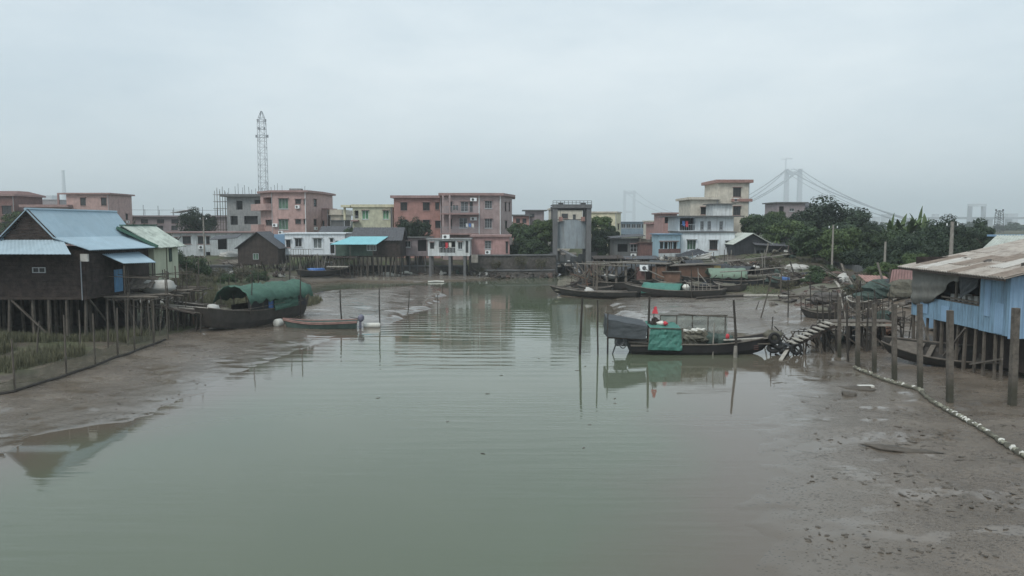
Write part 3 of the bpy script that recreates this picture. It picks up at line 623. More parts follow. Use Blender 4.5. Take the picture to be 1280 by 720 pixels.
for x in (536,560.5,579): 
    a,_=b.px2(0,x,330); mb=MB(); lbeam(mb,A,u,n,a,a+.34,-3.9,-.003,.1,.45); mb.build('pier','frame',b.root); mb=MB(); lbeam(mb,A,u,n,a,a+.3,-3.9,-.003,3.4,3.7); mb.build('pier','frame',b.root)
ac(b,0,557.5,296,1.0,.6); ac(b,0,588.5,314,.01,.01) if False else None
b.part('water_tank','polel',lambda mb: mb.box(X(587,103)-b.P[0].x+.2,X(597,103)-b.P[0].x,-.2,1,-.9,.15))
# --- river wall
def wallseg(name,label,pts,z0,z1,t,m,cat='wall'):
    w=thing(name,label,cat,(pts[0][0],pts[0][1],0)); o=Vector((pts[0][0],pts[0][1],0)); mb=MB(); cp=MB()
    for i in range(len(pts)-1):
        a=Vector((*pts[i],0))-o; c=Vector((*pts[i+1],0))-o; n=max(1,int((c-a).length/1.5)); d=(c-a).normalized(); nn=Vector((-d.y,d.x,0))
        for k in range(n):
            p=a.lerp(c,k/n); q=a.lerp(c,(k+1)/n); o1=U(-.07,.07)
            mb.hexa([p+nn*(o1-.35)+Vector((0,0,z0)),q+nn*(o1-.35)+Vector((0,0,z0)),q+nn*t+Vector((0,0,z0)),p+nn*t+Vector((0,0,z0)),p+nn*o1+Vector((0,0,z1)),q+nn*o1+Vector((0,0,z1)),q+nn*t+Vector((0,0,z1)),p+nn*t+Vector((0,0,z1))])
        cp.hexa([a-nn*.15+Vector((0,0,z1+.01)),c-nn*.15+Vector((0,0,z1+.01)),c+nn*(t+.05)+Vector((0,0,z1+.01)),a+nn*(t+.05)+Vector((0,0,z1+.01)),a-nn*.15+Vector((0,0,z1+.18)),c-nn*.15+Vector((0,0,z1+.18)),c+nn*(t+.05)+Vector((0,0,z1+.18)),a+nn*(t+.05)+Vector((0,0,z1+.18))])
    mb.build('stonework',m,w); cp.build('coping','frame',w); return w
wallseg('river_wall','dark stone river wall below the rose annex running to the sluice gate',[(X(586,106.5),106.8),(X(640,107),107.2),(X(696,108.5)-.1,108.6)],-.8,Z(320,107),1.2,'stone')
wallseg('brick_quay','low brick quay wall right of the sluice gate behind the moored boats',[(X(741,109),109.4),(X(770,104),105.5),(X(800,101),102)],-.6,2.1,1.0,'brickrubble')
# --- sluice gate
g=thing('sluice_gate','tall concrete sluice gate frame with a raised curved grey gate over the canal','sluice gate',(X(690.5,109),109,0))
ox=X(690.5,109); px=lambda p: X(p,109)-ox; zz=lambda y: Z(y,109)
for a,c in ((691.2,697),(733,739)):
    MB().box(px(a),px(c),0,1.4,-1.5,zz(260)).build('pillar','frame',g); MB().box(px(a),px(c),5,6.0,-1.5,zz(262)).build('pillar','frame',g)
MB().box(px(690.5),px(739.5),-.15,1.5,zz(260)+.003,zz(256.5)).build('beam','frame',g)
MB().box(px(690.5),px(739.5),4.9,6.1,zz(262)+.003,zz(257.5)).build('beam','frame',g)
mb=MB(); mb.box(px(690.5),px(739.5),-.15,6,zz(256.5)+.003,zz(256.5)+.12); dk=mb.build('walkway','greyd',g)
mb=MB()
for k in range(11): x=px(691)+(px(739)-px(691))*k/10; mb.tube([(x,-.05,zz(256.4)),(x,-.05,zz(251))],.035,5)
for y in (251,253.5): mb.tube([(px(690.8),-.05,zz(y)),(px(739.2),-.05,zz(y))],.03,5); 
mb.build('railing','steel',dk)
mb=MB()
gx0,gx1=px(697)+.03,px(733)-.03; N=14; prof=[]
def arc(t): return -.9*math.sin(math.pi*t)*.8
for i in range(N):
    a=gx0+(gx1-gx0)*i/N; c=gx0+(gx1-gx0)*(i+1)/N; ya,yc=.9-.35*math.sin(math.pi*i/N),.9-.35*math.sin(math.pi*(i+1)/N); ta,tc_=zz(275.5)-.0+.28*math.sin(math.pi*i/N)-.2,zz(275.5)+.28*math.sin(math.pi*(i+1)/N)-.2
    mb.hexa([(a,ya,zz(311)),(c,yc,zz(311)),(c,yc+.2,zz(311)),(a,ya+.2,zz(311)),(a,ya,ta),(c,yc,tc_),(c,yc+.2,tc_),(a,ya+.2,ta)])
gt=mb.build('gate_leaf','gate',g)
mb=MB()
for i in range(5): z=zz(311)+.3+i*.95; mb.box(gx0+.05,gx1-.05,1.12,1.3,z,z+.12)
mb.build('rib','steel',gt)
for p_ in (701,729):
    MB().tube([(px(p_),.6,zz(275)),(px(p_),.6,zz(257))],.03,5).build('hoist_cable','steel',g)
    MB().box(px(p_)-.25,px(p_)+.25,.2,.9,zz(276)-.05,zz(271)).build('lifting_lug','rustred',g)
    MB().box(px(p_)-.35,px(p_)+.35,.1,.9,zz(256.5)+.13,zz(253.4)).build('hoist_motor','steel',g)
for a,c in ((683,697),(733,747)):
    MB().box(px(a),px(c) if a<700 else px(c),1.45,4.9,-1.5,zz(316) ).build('wing_wall','frame',g)
for sx,x0 in ((-1,px(696.5)-.7),(1,px(733))):
    MB().box(x0,x0+.7,6.1,70,-1.5,1.9).build('canal_wall','frame',g)
fbx=X(697,113); MB().box(px(697)-.4,px(733)+.4,3.2,4.6,1.75,1.95).build('added_dark_deck','greyd',g)  # dark deck added to darken the canal below the raised gate
for x_ in np.linspace(px(697),px(733),7): MB().tube([(x_,3.25,1.96),(x_,3.25,2.9)],.03,5).build('service_post','gal',g)
for x_,w_2,h_2 in ((px(702),.7,.9),(px(716),1.1,.7),(px(726),.6,1.1)): MB().box(x_,x_+w_2,3.6,4.3,1.96,1.96+h_2).build('service_box','grey',g)
# --- behind the gate and right
b=Bld('beige_block','beige house seen through the sluice gate frame above the raised gate','house',[(688,170),(728,170)],262,9,1.5,'beige'); b.win(0,702,267,710,273,'dark',2); b.win(0,716,268,720,276,'grey',1); b.auto(0,1,3,'dark',z0=1.5); b.finish('beige',.3,.3)
b=Bld('small_grey_house','small grey house with a flat canopy slab left of the sluice gate','house',[(657,165),(680,165)],263.5,7,1.5,'greyp'); b.win(0,662,267,668,272,'dark',2); b.finish('greyd',.7,.2)
b=Bld('low_red_house','low reddish house with a dark canopy beside the mauve tenement','house',[(641,158),(662,158)],270,7,1.5,'pinkred'); b.win(0,645,273,650,279,'dark',2); b.win(0,653,273,658,279,'dark',2); b.finish('greyd',.5,.3)
b=Bld('cream_block','cream block with stained walls behind the trees right of the sluice gate','house',[(738,150),(770,150),(776,156)],266,9,1.5,'cream'); b.win(0,746,272,751,278,'dark'); b.win(0,763,283,767,289,'dark'); b.win(1,772,280,774,287,'dark',1); b.win(0,758,272,763,278,'dark'); b.finish('beige',.25,.25)
b=Bld('blue_grey_block','low blue grey block on the skyline right of the cream block','building',[(776,230),(808,230)],278,12,1.2,'bluegrey'); b.auto(0,2,5,'grey',1.3,1.2,z0=2.0); b.finish('bluegrey',.3,.25)
b=Bld('pale_far_house','pale hazy house between the blue grey block and the pink houses','house',[(812,190),(826,190)],277,9,1.2,'beige'); b.win(0,817,281,822,287,'grey'); b.win(0,817,291,822,297,'grey'); b.finish('beige',.3,.25)
b=Bld('small_pink_house','small two storey pink house at the left of the right bank village','house',[(817,140),(834,140)],280,8,1.5,'pinkd'); b.win(0,826,285,831,292,'white',2); b.win(0,819,285,823,292,'dark',1); b.finish('pinkd',.4,.3)
b=Bld('taller_pink_house','taller pink house with a shaded terrace behind the blue veranda shed','house',[(828.5,128),(846,128)],267.5,8,1.5,'pinkd'); b.win(0,831,270,841,279,'void',rec=.8); b.win(0,838,283,844,293,'dark'); b.finish('cornice',.4,.25)
# white house group on the right bank
b=Bld('beige_tower_house','tall narrow beige house with salmon cornices, highest on the right bank','house',[(897,114),(936,114)],228.5,8,1.8,'beige')
b.win(0,916.5,234.5,926.5,246,'dark',3,2,grille=True); b.win(0,916.5,258,926,269,'dark',2,1); b.win(3 if False else 0,900,258,905,268,'dark',1); b.finish('rustred',.45,.45); b.part('band_cornice','rustred',lambda mb: mb.box(2.0,X(936,114)-b.P[0].x+.3,-.35,-.004,Z(252,114)-1.8,Z(248.5,114)-1.8))
b.auto(3,3,1,'dark',z0=4.5)
b=Bld('beige_middle_house','beige two storey house with a railed roof terrace left of the tall beige house','house',[(863,113),(896.5,113)],249.5,8,1.8,'beige')
b.win(0,876,259,885,268,'dark',2); b.win(0,888,260,891,266,'dark',1); b.finish('beige',.45,.35); b.auto(3,2,2,'dark',z0=4.2)
b=Bld('roof_room','small pale rooftop room with a thin slab roof above the white house','house',[(891,108),(915,108)],255.5,4,6.5,'whitew'); b.finish('greyd',.4,.12)
b=Bld('white_house_upper','white tiled upper storey with three narrow windows and an open loggia','house',[(848,104.5),(917,104.5)],271,7,Z(289,104.5),'white')
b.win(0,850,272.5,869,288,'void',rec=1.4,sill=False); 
for x in (875.5,884.5,899.5): b.win(0,x,276.5,x+4.3,287,'grey',2,3,grille=True)
b.finish('greyd',1.1,.14); b.part('loggia_railing','winwhite',lambda mb:[mb.box(x*.25+.4,x*.25+.43,.2,.23,.0,.9) for x in range(8)]+[mb.box(.4,2.4,.195,.235,.9,.95)])
b=Bld('white_house','white tiled ground storey with dark windows standing on piers on the right bank','house',[(851,102),(918.5,102)],291,7.5,Z(322.5,102),'white')
b.win(0,859,300,870,312,'green',3,1); b.win(0,887,300.5,897,312,'dark',2,2,grille=True); b.win(0,907,301.5,914,309,'grey',2,grille=True); b.finish('greyd',.2,.14)
for i in range(7): MB().box(.3+i*1.05,.55+i*1.05,.3,.55,-3.2,-.003).build('pier','frame',b.root)
b=Bld('veranda_shed','light blue veranda shed with a row of sliding windows over a red brick base','shed',[(823.5,99.5),(850.5,101)],293.5,5,Z(321,99.5),'palecyan')
for i in range(4): b.win(0,825+i*5.6,302,830+i*5.6,311.5,'white',1 if i!=2 else 2,sill=False)
b.finish('bluewall',.25,.12); b.part('brick_base','redbrick',lambda mb: lbeam(mb,*b.edge(0)[:3],-.02,b.edge(0)[3]+.02,.45,1.02,-.08,-.004)); b.part('render_base','whitew',lambda mb: lbeam(mb,*b.edge(0)[:3],-.02,b.edge(0)[3]+.02,0,.445,-.09,-.004))
for i in range(4): MB().box(.2+i*.8,.4+i*.8,.3,.5,-3,-.003).build('pier','frame',b.root)
b=Bld('brick_store','low red brick store with junk on its roof left of the veranda shed','shed',[(800,104),(823,104)],304,5,1.8,'redbrick'); b.finish('brickrubble',.2,.15)
b.part('roof_junk','plank',lambda mb:[mb.box(x,x+U(.2,.6),U(0,2),3,b.h+.15,b.h+.3+U(.1,.6)) for x in np.arange(.2,2.3,.35)])
b=Bld('grey_sheet_shed','open fronted dark shed with a pale sheet roof right of the gate trees','shed',[(768,106),(804,106)],299.5,5,1.7,'greyd')
b.win(0,772,305,785,315,'void',rec=.7,sill=False); b.win(0,788,305,800,315,'grey',3,2,sill=False); b.finish('greyd',.3,.1); b.part('roof_sheet','slate',lambda mb: mb.sheet((-.5,-.7,b.h+.2),(4.2,-.7,b.h+.55),(4.2,4,b.h+.75),(-.5,4,b.h+.35),.05,amp=.03,waves=16))
b=Bld('hill_house','grey house with a pitched side roof rising above the right tree belt','house',[(971,165),(1006,165)],254,8,2,'greyp'); b.win(0,987,260.5,993,264,'grey',2); b.win(0,974,258,980,270,'void',rec=.6); b.finish('greyd',.5,.25)
b.part('side_roof','slate',lambda mb: mb.hexa([(6.1,0,b.h-1.2),(10.8,0,b.h-1.2),(10.8,8,b.h-1.2),(6.1,8,b.h-1.2),(6.1,3,b.h+.2),(8.2,3,b.h+.2),(8.2,5,b.h+.2),(6.1,5,b.h+.2)])); b.part('side_wing','grey',lambda mb: mb.box(6.15,10.4,.4,7.6,0,b.h-1.22))
b=Bld('white_village_house','long whitewashed single storey house with dark windows on the left bank','house',[(205,112),(318,118)],291.5,6,1.6,'whitew')
for a,c in ((228,238.5),(247,255),(257.5,262)): b.win(0,a,295.5,c,305,'dark',2,2)
b.win(0,214,297,222,304,'dark',2); b.win(0,257.5,315,263,320,'void',rec=.4,sill=False); b.win(0,272,296,284,312,'void',rec=1.0,sill=False)
b.finish('cornice',.5,.2); b.part('porch_roof','slate',lambda mb: mb.sheet((7.5,-2.2,3.6),(11.5,-2.2,3.9),(11.5,0,4.4),(7.5,0,4.1),.08))
# ================= STILT HUTS =================
def stilts(root,pts,ztop,m='pole',r=.09,lean=.12,base=None,sq=False):
    rx,ry,rz_=root.location
    for (x,y) in pts:
        zg=gz(rx+x,ry+y)-rz_-.3; dx,dy=U(-lean,lean),U(-lean,lean)
        MB().tube([(x+dx,y+dy,zg),(x,y,ztop)],[r*1.1*U(.8,1.2),r*U(.8,1.1)],6).build('stilt',m,root)
def boards(mb,A,u,n,w,z0,z1,bh=.24,vertical=False,gap=.0):
    k=int(round((w if vertical else z1-z0)/bh)); 
    for i in range(k):
        o=U(0,.035)
        if vertical: lbeam(mb,A,u,n,w*i/k+.004,w*(i+1)/k-.004,z0+U(0,.05),z1,-.03-o,.02)
        else: lbeam(mb,A,u,n,0,w,z0+(z1-z0)*i/k+.004,z0+(z1-z0)*(i+1)/k-.004,-.03-o,.02)
# ---- near left hut
hx0,hx1,hy0,hy1=-35.0,-25.9,46,54; zf=3.08; ze=5.95
hut=thing('stilt_house','large dark timber house on stilts with a light blue sheet roof at the left bank','stilt house',(hx0,hy0,zf))
w_=hx1-hx0; d_=hy1-hy0
mb=MB(); boards(mb,(0,0,0),(1,0,0),(0,1,0),w_,0,ze-zf); fw=mb.build('front_wall','timber',hut)
mb=MB(); boards(mb,(w_,0,0),(0,1,0),(-1,0,0),d_,0,ze-zf,.3); mb.build('side_wall','timber',hut)
MB().box(-.0,.05,.03,d_,0,ze-zf).build('side_wall','timber',hut); MB().box(.06,w_-.05,d_-.05,d_,0,ze-zf).build('rear_wall','timber',hut)
MB().box(-.2,w_+.1,-.1,d_+.1,-.16,-.004).build('floor','timber2',hut)
rX=-29.1-hx0; rz_=8.35-zf
lk=-32.5-hx0-1.2
mb=MB(); sx=lambda x:x-hx0
# main roof, right slope in two pitches, left slope
y0r,y1r=-.35,10.3
mb.sheet((sx(-27.55),y0r,6.68-zf),(sx(-27.55),y1r-.7,6.6-zf),(rX,y1r-.2,rz_),(rX,y0r,rz_),.05,amp=.018,waves=46)
mb.sheet((sx(-25.35),y0r,5.93-zf),(sx(-25.25),y1r-1.6,5.82-zf),(sx(-27.55),y1r-.7,6.6-zf),(sx(-27.55),y0r,6.68-zf),.05,amp=.018,waves=46)
mb.sheet((rX,y0r,rz_),(rX,y1r-.2,rz_),(sx(-31.2),y1r-.7,6.1-zf+.2),(sx(-31.2),y0r,6.1-zf+.2),.05,amp=.018,waves=46)
mb.sheet((sx(-31.2),y0r,6.3-zf),(sx(-31.2),y1r-.7,6.3-zf),(sx(-35.6),y1r-1.6,5.55-zf),(sx(-35.6),y0r,5.55-zf),.05,amp=.018,waves=46)
rf=mb.build('roof','bluemetal',hut); MB().tube([(rX,y0r-.05,rz_+.05),(rX,y1r-.2,rz_+.05)],.09,6).build('ridge_cap','bluemetal',rf)
mb=MB(); mb.sheet((sx(-36.5),-1.6,5.75-zf),(sx(-25.9),-1.4,5.72-zf),(sx(-27.2),.0,6.62-zf),(sx(-36.5),.0,6.6-zf),.04,amp=.010,waves=44); mb.build('front_lean_to','bluemetal2',hut)
mb=MB()
for i in range(9):
    z=6.55+i*.19; hw=(8.25-z)*.86
    mb.box(sx(-29.1-hw*1.05),sx(-29.1+hw*.95),-.12-U(0,.03),-.05,z-zf,z+.182-zf)
mb.build('gable_boards','timber',hut)
mb=MB(); mb.beam((sx(-31.3),-.25,6.3-zf),(rX,-.25,rz_-.02),.06,.2); mb.beam((rX,-.25,rz_-.02),(sx(-27.5),-.25,6.62-zf),.06,.2); mb.build('bargeboard','timber2',hut)
window(hut,(0,-.04,0),(1,0,0),(0,1,0),sx(-29.1+.0)-.0+.05,sx(-28.3)+.05,Z(341,46)-zf,Z(334,46)-zf,'grey',2,1,rec=-.0,sill=False)
MB().box(sx(-26.0),sx(-25.55),-.3,-.15,4.75-zf+.5,5.7-zf).build('meter_box','whitetarp',hut)
MB().tube([(sx(-26.1),-.1,-.2),(sx(-26.1),-.1,2.2)],.035,6).build('conduit','gal',hut)
# blue door, awning
dr=MB().box(w_+.045,w_+.10,3.2,4.2,.0,1.45).build('door','bluedoor',hut)
MB().box(w_+.102,w_+.112,3.25,3.28,.05,1.4).box(w_+.102,w_+.112,3.68,3.71,.05,1.4).build('door_batten','bluewall',dr)
aw=MB().sheet((w_+1.55,1.6,1.95),(w_+1.55,5.9,1.8),(w_+.06,6.6,2.5),(w_+.06,1.9,2.52),.04,amp=.02,waves=18).build('awning','bluemetal',hut)
for y in (1.8,5.6): MB().tube([(w_+1.4,y,-2.4),(w_+1.45,y,1.82)],.05,6).build('awning_post','pole',hut)
mb=MB(); mb.box(w_+.04,w_+.07,4.6,7.6,.1,2.0); mb.build('patch_panel','timber2',hut)
pts=[(x+U(-.12,.12),y+U(-.1,.1)) for x in (.2,1.3,2.4,3.5,4.5,5.6,6.7,7.8,8.9) for y in (.1,2.6,5.2,7.8)]
stilts(hut,pts,-.16,'pole',.11)
mb=MB(); mb.beam((4.6,-.1,-.2),(6.6,-.05,-2.2),.1,.1); mb.beam((1.0,-.1,-.3),(2.6,-.05,-2.0),.1,.1); mb.build('brace','pole',hut)
mb=MB()
for i in range(3): mb.beam((w_+.02,.3+i*2.6,-.2),(w_+.02,2.4+i*2.6,-2.0),.08,.08)
mb.build('brace','pole',hut)
MB().box(-.2,w_-.1,6.2,6.25,-2.6,-.2).build('rear_shade_screen','timber',hut); MB().box(-.2,-.15,.5,6.19,-2.6,-.2).build('side_shade_screen','timber',hut)  # screens added behind the stilts so the space under the floor looks dark
# ---- second, pale green hut
h2=thing('pale_green_hut','small pale green sheet walled hut with patched fibre roof behind the blue roofed house','stilt house',(-28.9,54.3,3.4))
MB().box(0,3.3,0,3.9,0,2.55).build('wall','palegreen',h2)
mb=MB(); mb.sheet((3.75,-.35,2.4),(3.75,4.4,2.4),(1.3,4.6,3.98),(1.3,-.5,3.98),.07,amp=.03,waves=14,nv=3,rough=.05); mb.build('roof','paleroof',h2)
mb=MB(); mb.sheet((1.28,-.5,3.96),(1.28,4.6,3.96),(-1.2,4.4,2.4),(-1.2,-.35,2.4),.07,amp=.03,waves=14); mb.build('roof','paleroof',h2)
mb=MB(); mb.beam((1.3,-.55,4.02),(1.3,4.7,4.02),.25,.08); mb.beam((1.0,-.55,3.85),(3.8,-.45,2.5),.12,.2); mb.build('ridge_tarp','greentarp',h2)
MB().box(3.3,3.33,1.9,2.0,0,2.4).build('batten','net',h2); MB().box(3.302,3.36,2.35,2.75,1.3,2.35).build('torn_panel','netg',h2)
stilts(h2,[(x,y) for x in (.2,1.6,3.1) for y in (.1,2,3.8)],0,'pole',.09)
# generic gabled stilt hut, ridge along depth or width
def hut_g(name,label,cat,px0,px1,Y,pyf,pye,pyr,depth,wm,rm,ns,axis_='y',ridge_px=None,st='pole',slen=1.8,over=.35):
    x0,x1=X(px0,Y),X(px1,Y); zf=Z(pyf,Y); ze=Z(pye,Y)-zf; w=x1-x0; zr=(Z(pyr,Y+(0 if axis_=='y' else depth/2))-zf)
    r=thing(name,label,cat,(x0,Y,zf)); mb=MB(); 
    boards(mb,(0,0,0),(1,0,0),(0,1,0),w,0,ze,.2,vertical=True); boards(mb,(w,0,0),(0,1,0),(-1,0,0),depth,0,ze,.25,True); boards(mb,(0,depth,0),(0,-1,0),(1,0,0),depth,0,ze,.25,True)
    mb.box(0,w,depth,depth+.05,0,ze)
    if axis_=='y': mb.extr([(0,0,ze),(w,0,ze),(w/2,0,zr-.05)],(0,.08,0))
    else:
        mb.extr([(0,0,ze),(0,depth,ze),(0,depth/2,zr-.05)],(.08,0,0)); mb.extr([(w,0,ze),(w,depth,ze),(w,depth/2,zr-.05)],(-.08,0,0))
    mb.build('wall',wm,r); mb=MB(); q=over*.6
    if axis_=='y':
        mb.sheet((w+over,-over,ze-q),(w+over,depth+over,ze-q),(w/2,depth+over,zr),(w/2,-over,zr),.07,amp=.02,waves=12); mb.sheet((w/2,-over,zr),(w/2,depth+over,zr),(-over,depth+over,ze-q),(-over,-over,ze-q),.07,amp=.02,waves=12)
    else:
        mb.sheet((-over,-over,ze-q*.4),(w+over,-over,ze-q*.4),(w+over,depth/2,zr),(-over,depth/2,zr),.07,amp=.02,waves=20); mb.sheet((-over,depth/2,zr),(w+over,depth/2,zr),(w+over,depth+over,ze-q*.4),(-over,depth+over,ze-q*.4),.07,amp=.02,waves=20)
    mb.build('roof',rm,r); MB().box(-.15,w+.15,-.2,depth,-.15,-.004).build('floor','timber2',r)
    pts=[(w*(i+U(.1,.9))/ns,U(-.1,.3)+(i%3)*depth*.4) for i in range(ns)]; stilts(r,pts,-.15,st,.07,.35); r['_w']=w
    return r,w,ze,zr
r,w,ze_,zr=hut_g('brown_shack','dark brown gabled shack on stilts left of the white stilt house','stilt house',297,347,101,329,309,290,5,'timber2','slate',26,'y')
window(r,(0,-.06,0),(1,0,0),(0,1,0),w*.38,w*.52,.5,1.3,'green',2,1,rec=0,sill=False)
# white stilt house
b=Bld('white_stilt_house','long white flat roofed house on many thin stilts left of the teal awning','stilt house',[(356,104),(431,104)],292.5,5,Z(318,104),'white')
b.win(0,368.5,298,377,308.5,'grey',2,1); b.win(0,391.5,298,402,310.5,'light',2,1); b.win(0,412.5,298,416,302.5,'dark',1,sill=False); b.win(0,357.5,300,363,309,'dark',2); b.win(0,412.5,304,418,317,'void',rec=.3,sill=False)
b.finish('white',.2,.18)
MB().box(X(341,104)-b.P[0].x,-.01,.6,4.5,.1,b.h-.05).build('side_wing','bluewall2',b.root)
MB().box(-.2,b.edge(0)[3]+.2,-.15,5,-.16,-.004).build('floor','grey',b.root)
MB().box(1.2,3.9,-1.5,-.17,-.25,-.1).build('landing','timber2',b.root)
mb=MB(); [mb.tube([(1.2+i*.34,-1.45,-.1),(1.2+i*.34,-1.45,.75)],.025,4) for i in range(9)]; mb.tube([(1.2,-1.45,.75),(3.95,-1.45,.75)],.03,4); mb.build('landing_railing','pole',b.root)
W_=b.edge(0)[3]
for i in range(46):
    x=W_*(i+U(.1,.9))/46; y=U(-1.2,2.5) if i%2 else U(-.1,.6); zg=gz(b.org.x+x,b.org.y+y)-b.zb-.2
    MB().tube([(x+U(-.6,.6),y,zg),(x,y,-.17+(U(0,.3) if y<-.2 else 0))],.05*U(.8,1.3),5).build('stilt',random.choice(['polel','pole','pole','polel']),b.root)
# teal awning hut
r,w,ze_,zr=hut_g('teal_awning_hut','dark green and brown hut on stilts with a bright teal sheet awning','stilt house',441,500,101.5,320,300,284.5,5,'timber','slate',30,'x')
MB().box(-2.3,w*.42,-.12,-.04,.05,ze_-.1).build('green_panel','greenwall',r); MB().box(-2.4,-.02,.0,4,.05,ze_-.3).build('side_room','greyp',r)
MB().sheet((-2.6,-2.0,ze_-.55),(X(474,101)-X(441,101),-2.0,ze_-.55),(X(485,101)-X(441,101),.3,ze_+.45),(X(438,101)-X(441,101),.3,ze_+.45),.05,amp=.015,waves=26).build('awning','teal',r)
for x in (-2.4,0,3.0): MB().tube([(x,-1.8,-.1),(x,-1.8,ze_-.6)],.04,5).build('awning_post','pole',r)
window(r,(0,-.14,0),(1,0,0),(0,1,0),w*.30,w*.50,.7,1.5,'light',3,1,rec=0,sill=False); 
MB().box(-2.4,1.0,-2.1,-.21,-.15,-.01).build('landing','timber2',r)
stilts(r,[(-2.3+i*.42,-1.9+U(0,1.4)) for i in range(12)],-.15,'pole',.06,.3)
MB().box(-3.0,-.2,-2.6,-1.6,-1.35,-1.25).build('lower_landing','plankl',r)
# slate gabled roofs behind
r,w,ze_,zr=hut_g('slate_roof_house','low house with a dark slate hip roof behind the white stilt house','house',400,432,112,318,293,283,5,'greyd','slate',3,'x')
b=Bld('dark_chimney_room','small dark grey roof room between the pink house and the yellow green house','house',[(414,120),(431,120)],276,4,2,'greyd'); b.finish('greyd',.15,.12)
# dark gabled shed on right bank
r,w,ze_,zr=hut_g('black_shed','black sheet shed with a grey gabled roof beside the white house','shed',919,962,98.5,324.5,303.5,291.5,6,'blacktarp','greyroof',10,'y',over=.4)
MB().box(w*.55,w+3.0,-.3,4,-.1,ze_-.35).build('open_annex','greyd',r)
MB().sheet((w*.5,-1.2,ze_-.25),(w+3.5,-1.0,ze_-.5),(w+3.2,3,ze_+.25),(w*.5,2,ze_+.45),.06,amp=.03,waves=16).build('annex_roof','slate',r)
mb=MB(); [mb.box(w*.6+i*.55,w*.6+i*.55+.4,-.34,-.302,.3,1.2) for i in range(6)]; mb.build('annex_dark_plate','void',r)  # dark plates on the wall, shade of open bays put into their colour
r0=r
bg0=None
for i in range(7):
    p=(r0.location.x+w*.72+i*.26+U(-.05,.05),98.0,3.2+U(-.05,.05)); mb=MB(); mb.blob((0,0,0),(.15,.14,.42+U(-.08,.1)),8,6,.25)
    o=mb.build('white_bag','white2',None,p,True); tag(o,'white plastic bag hanging in the row on the front of the black shed','bag','white bags hanging on the black shed')
# ================= RIGHT BLUE HUT =================
bx,by0,by1=22.4,34.0,42.3; zf=2.58; ze=5.1
bh=thing('blue_stilt_house','light blue corrugated stilt house with a rusty roof at the right edge','stilt house',(bx,by0,zf))
def corr_wall(y0,y1,z0,z1,waves,parent=bh,name='side_wall',m='bluewall'):
    MB().sheet((0,y1,z0),(0,y0,z0),(0,y0,z1),(0,y1,z1),.03,amp=.022,waves=waves).build(name,m,parent)
d1=by1-by0
corr_wall(0,2.15,-.15,2.55,11); corr_wall(2.16,d1,-.12,.98,28,name='skirt_wall'); 
MB().sheet((0,0,-.25),(10,0,-.25),(10,0,4.6),(0,0,2.5),.03,amp=.02,waves=40).build('front_wall','bluewall2',bh)
MB().box(.05,9.8,.05,d1,-.14,-.03).build('floor','plank',bh)
MB().box(5,5.05,.1,d1,0,2.6).build('inner_wall','timber',bh)
for y,z in ((2.18,2.5),(4.2,2.5),(6.2,2.5),(d1,2.5)): MB().box(.03,.13,y,y+.1,.0,z).build('post','pole',bh)
MB().box(-.02,.04,2.2,5.4,1.12,1.2).box(-.02,.04,2.2,5.0,.99,1.05).build('window_rail','pole',bh)
for i in range(12): MB().blob((U(.4,2.5),U(2.4,6),U(.7,1.5)),(U(.1,.4),U(.1,.4),U(.08,.3)),7,5,.3).build('stored_sack',random.choice(['net','whitetarp','brown']),bh,smooth=True)
for i in range(6): y_=2.5+i*.5; MB().box(.4,U(.7,.9),y_,y_+.3,1.0,1.2+U(.0,.2)).build('stored_box','whitetarp',bh)
for (ya,yb,za,zb_) in [(.3,.95,-.1,1.3),(1.3,1.75,.6,2.3),(4.6,5.3,-.1,.7),(6.6,7.2,.1,.9)]: MB().sheet((-.045,yb,za),(-.045,ya,za),(-.045,ya,zb_),(-.045,yb,zb_),.012,amp=.022,waves=int((yb-ya)*6)+1).build('patch_sheet','bluewall2',bh)
# curtain: draped cloth with catenary folds
mb=MB(); nu,nv=26,14; k0=len(mb.v)
for j in range(nv+1):
    for i in range(nu+1):
        u=i/nu; v=j/nv; y=d1-.1-u*4.3; prof=1.9*(1-.12*u-.9*max(0,u-.35)**1.25*1.6); prof=max(.35,prof)+.12*math.sin(u*14)*.5
        z=2.42-v*prof+(.0); x=-.08-.07*math.sin((v*prof)*9+u*3)*v-.05*math.sin(u*23)-.15*math.sin(math.pi*v)*math.sin(math.pi*min(1,u*1.3)); mb.v.append((x,y,z))
for j in range(nv):
    for i in range(nu): q=k0+j*(nu+1)+i; mb.f.append((q,q+1,q+nu+2,q+nu+1))
cu=mb.build('curtain','curtain',bh,smooth=True); sm=cu.modifiers.new('s','SOLIDIFY'); sm.thickness=.02
mb=MB(); mb.sheet((-.06,3.9,2.4),(-.06,2.2,2.4),(-.06,2.3,1.9),(-.06,3.7,1.2),.02,6,6,rough=.05); mb.build('curtain_end','greytarp',bh)
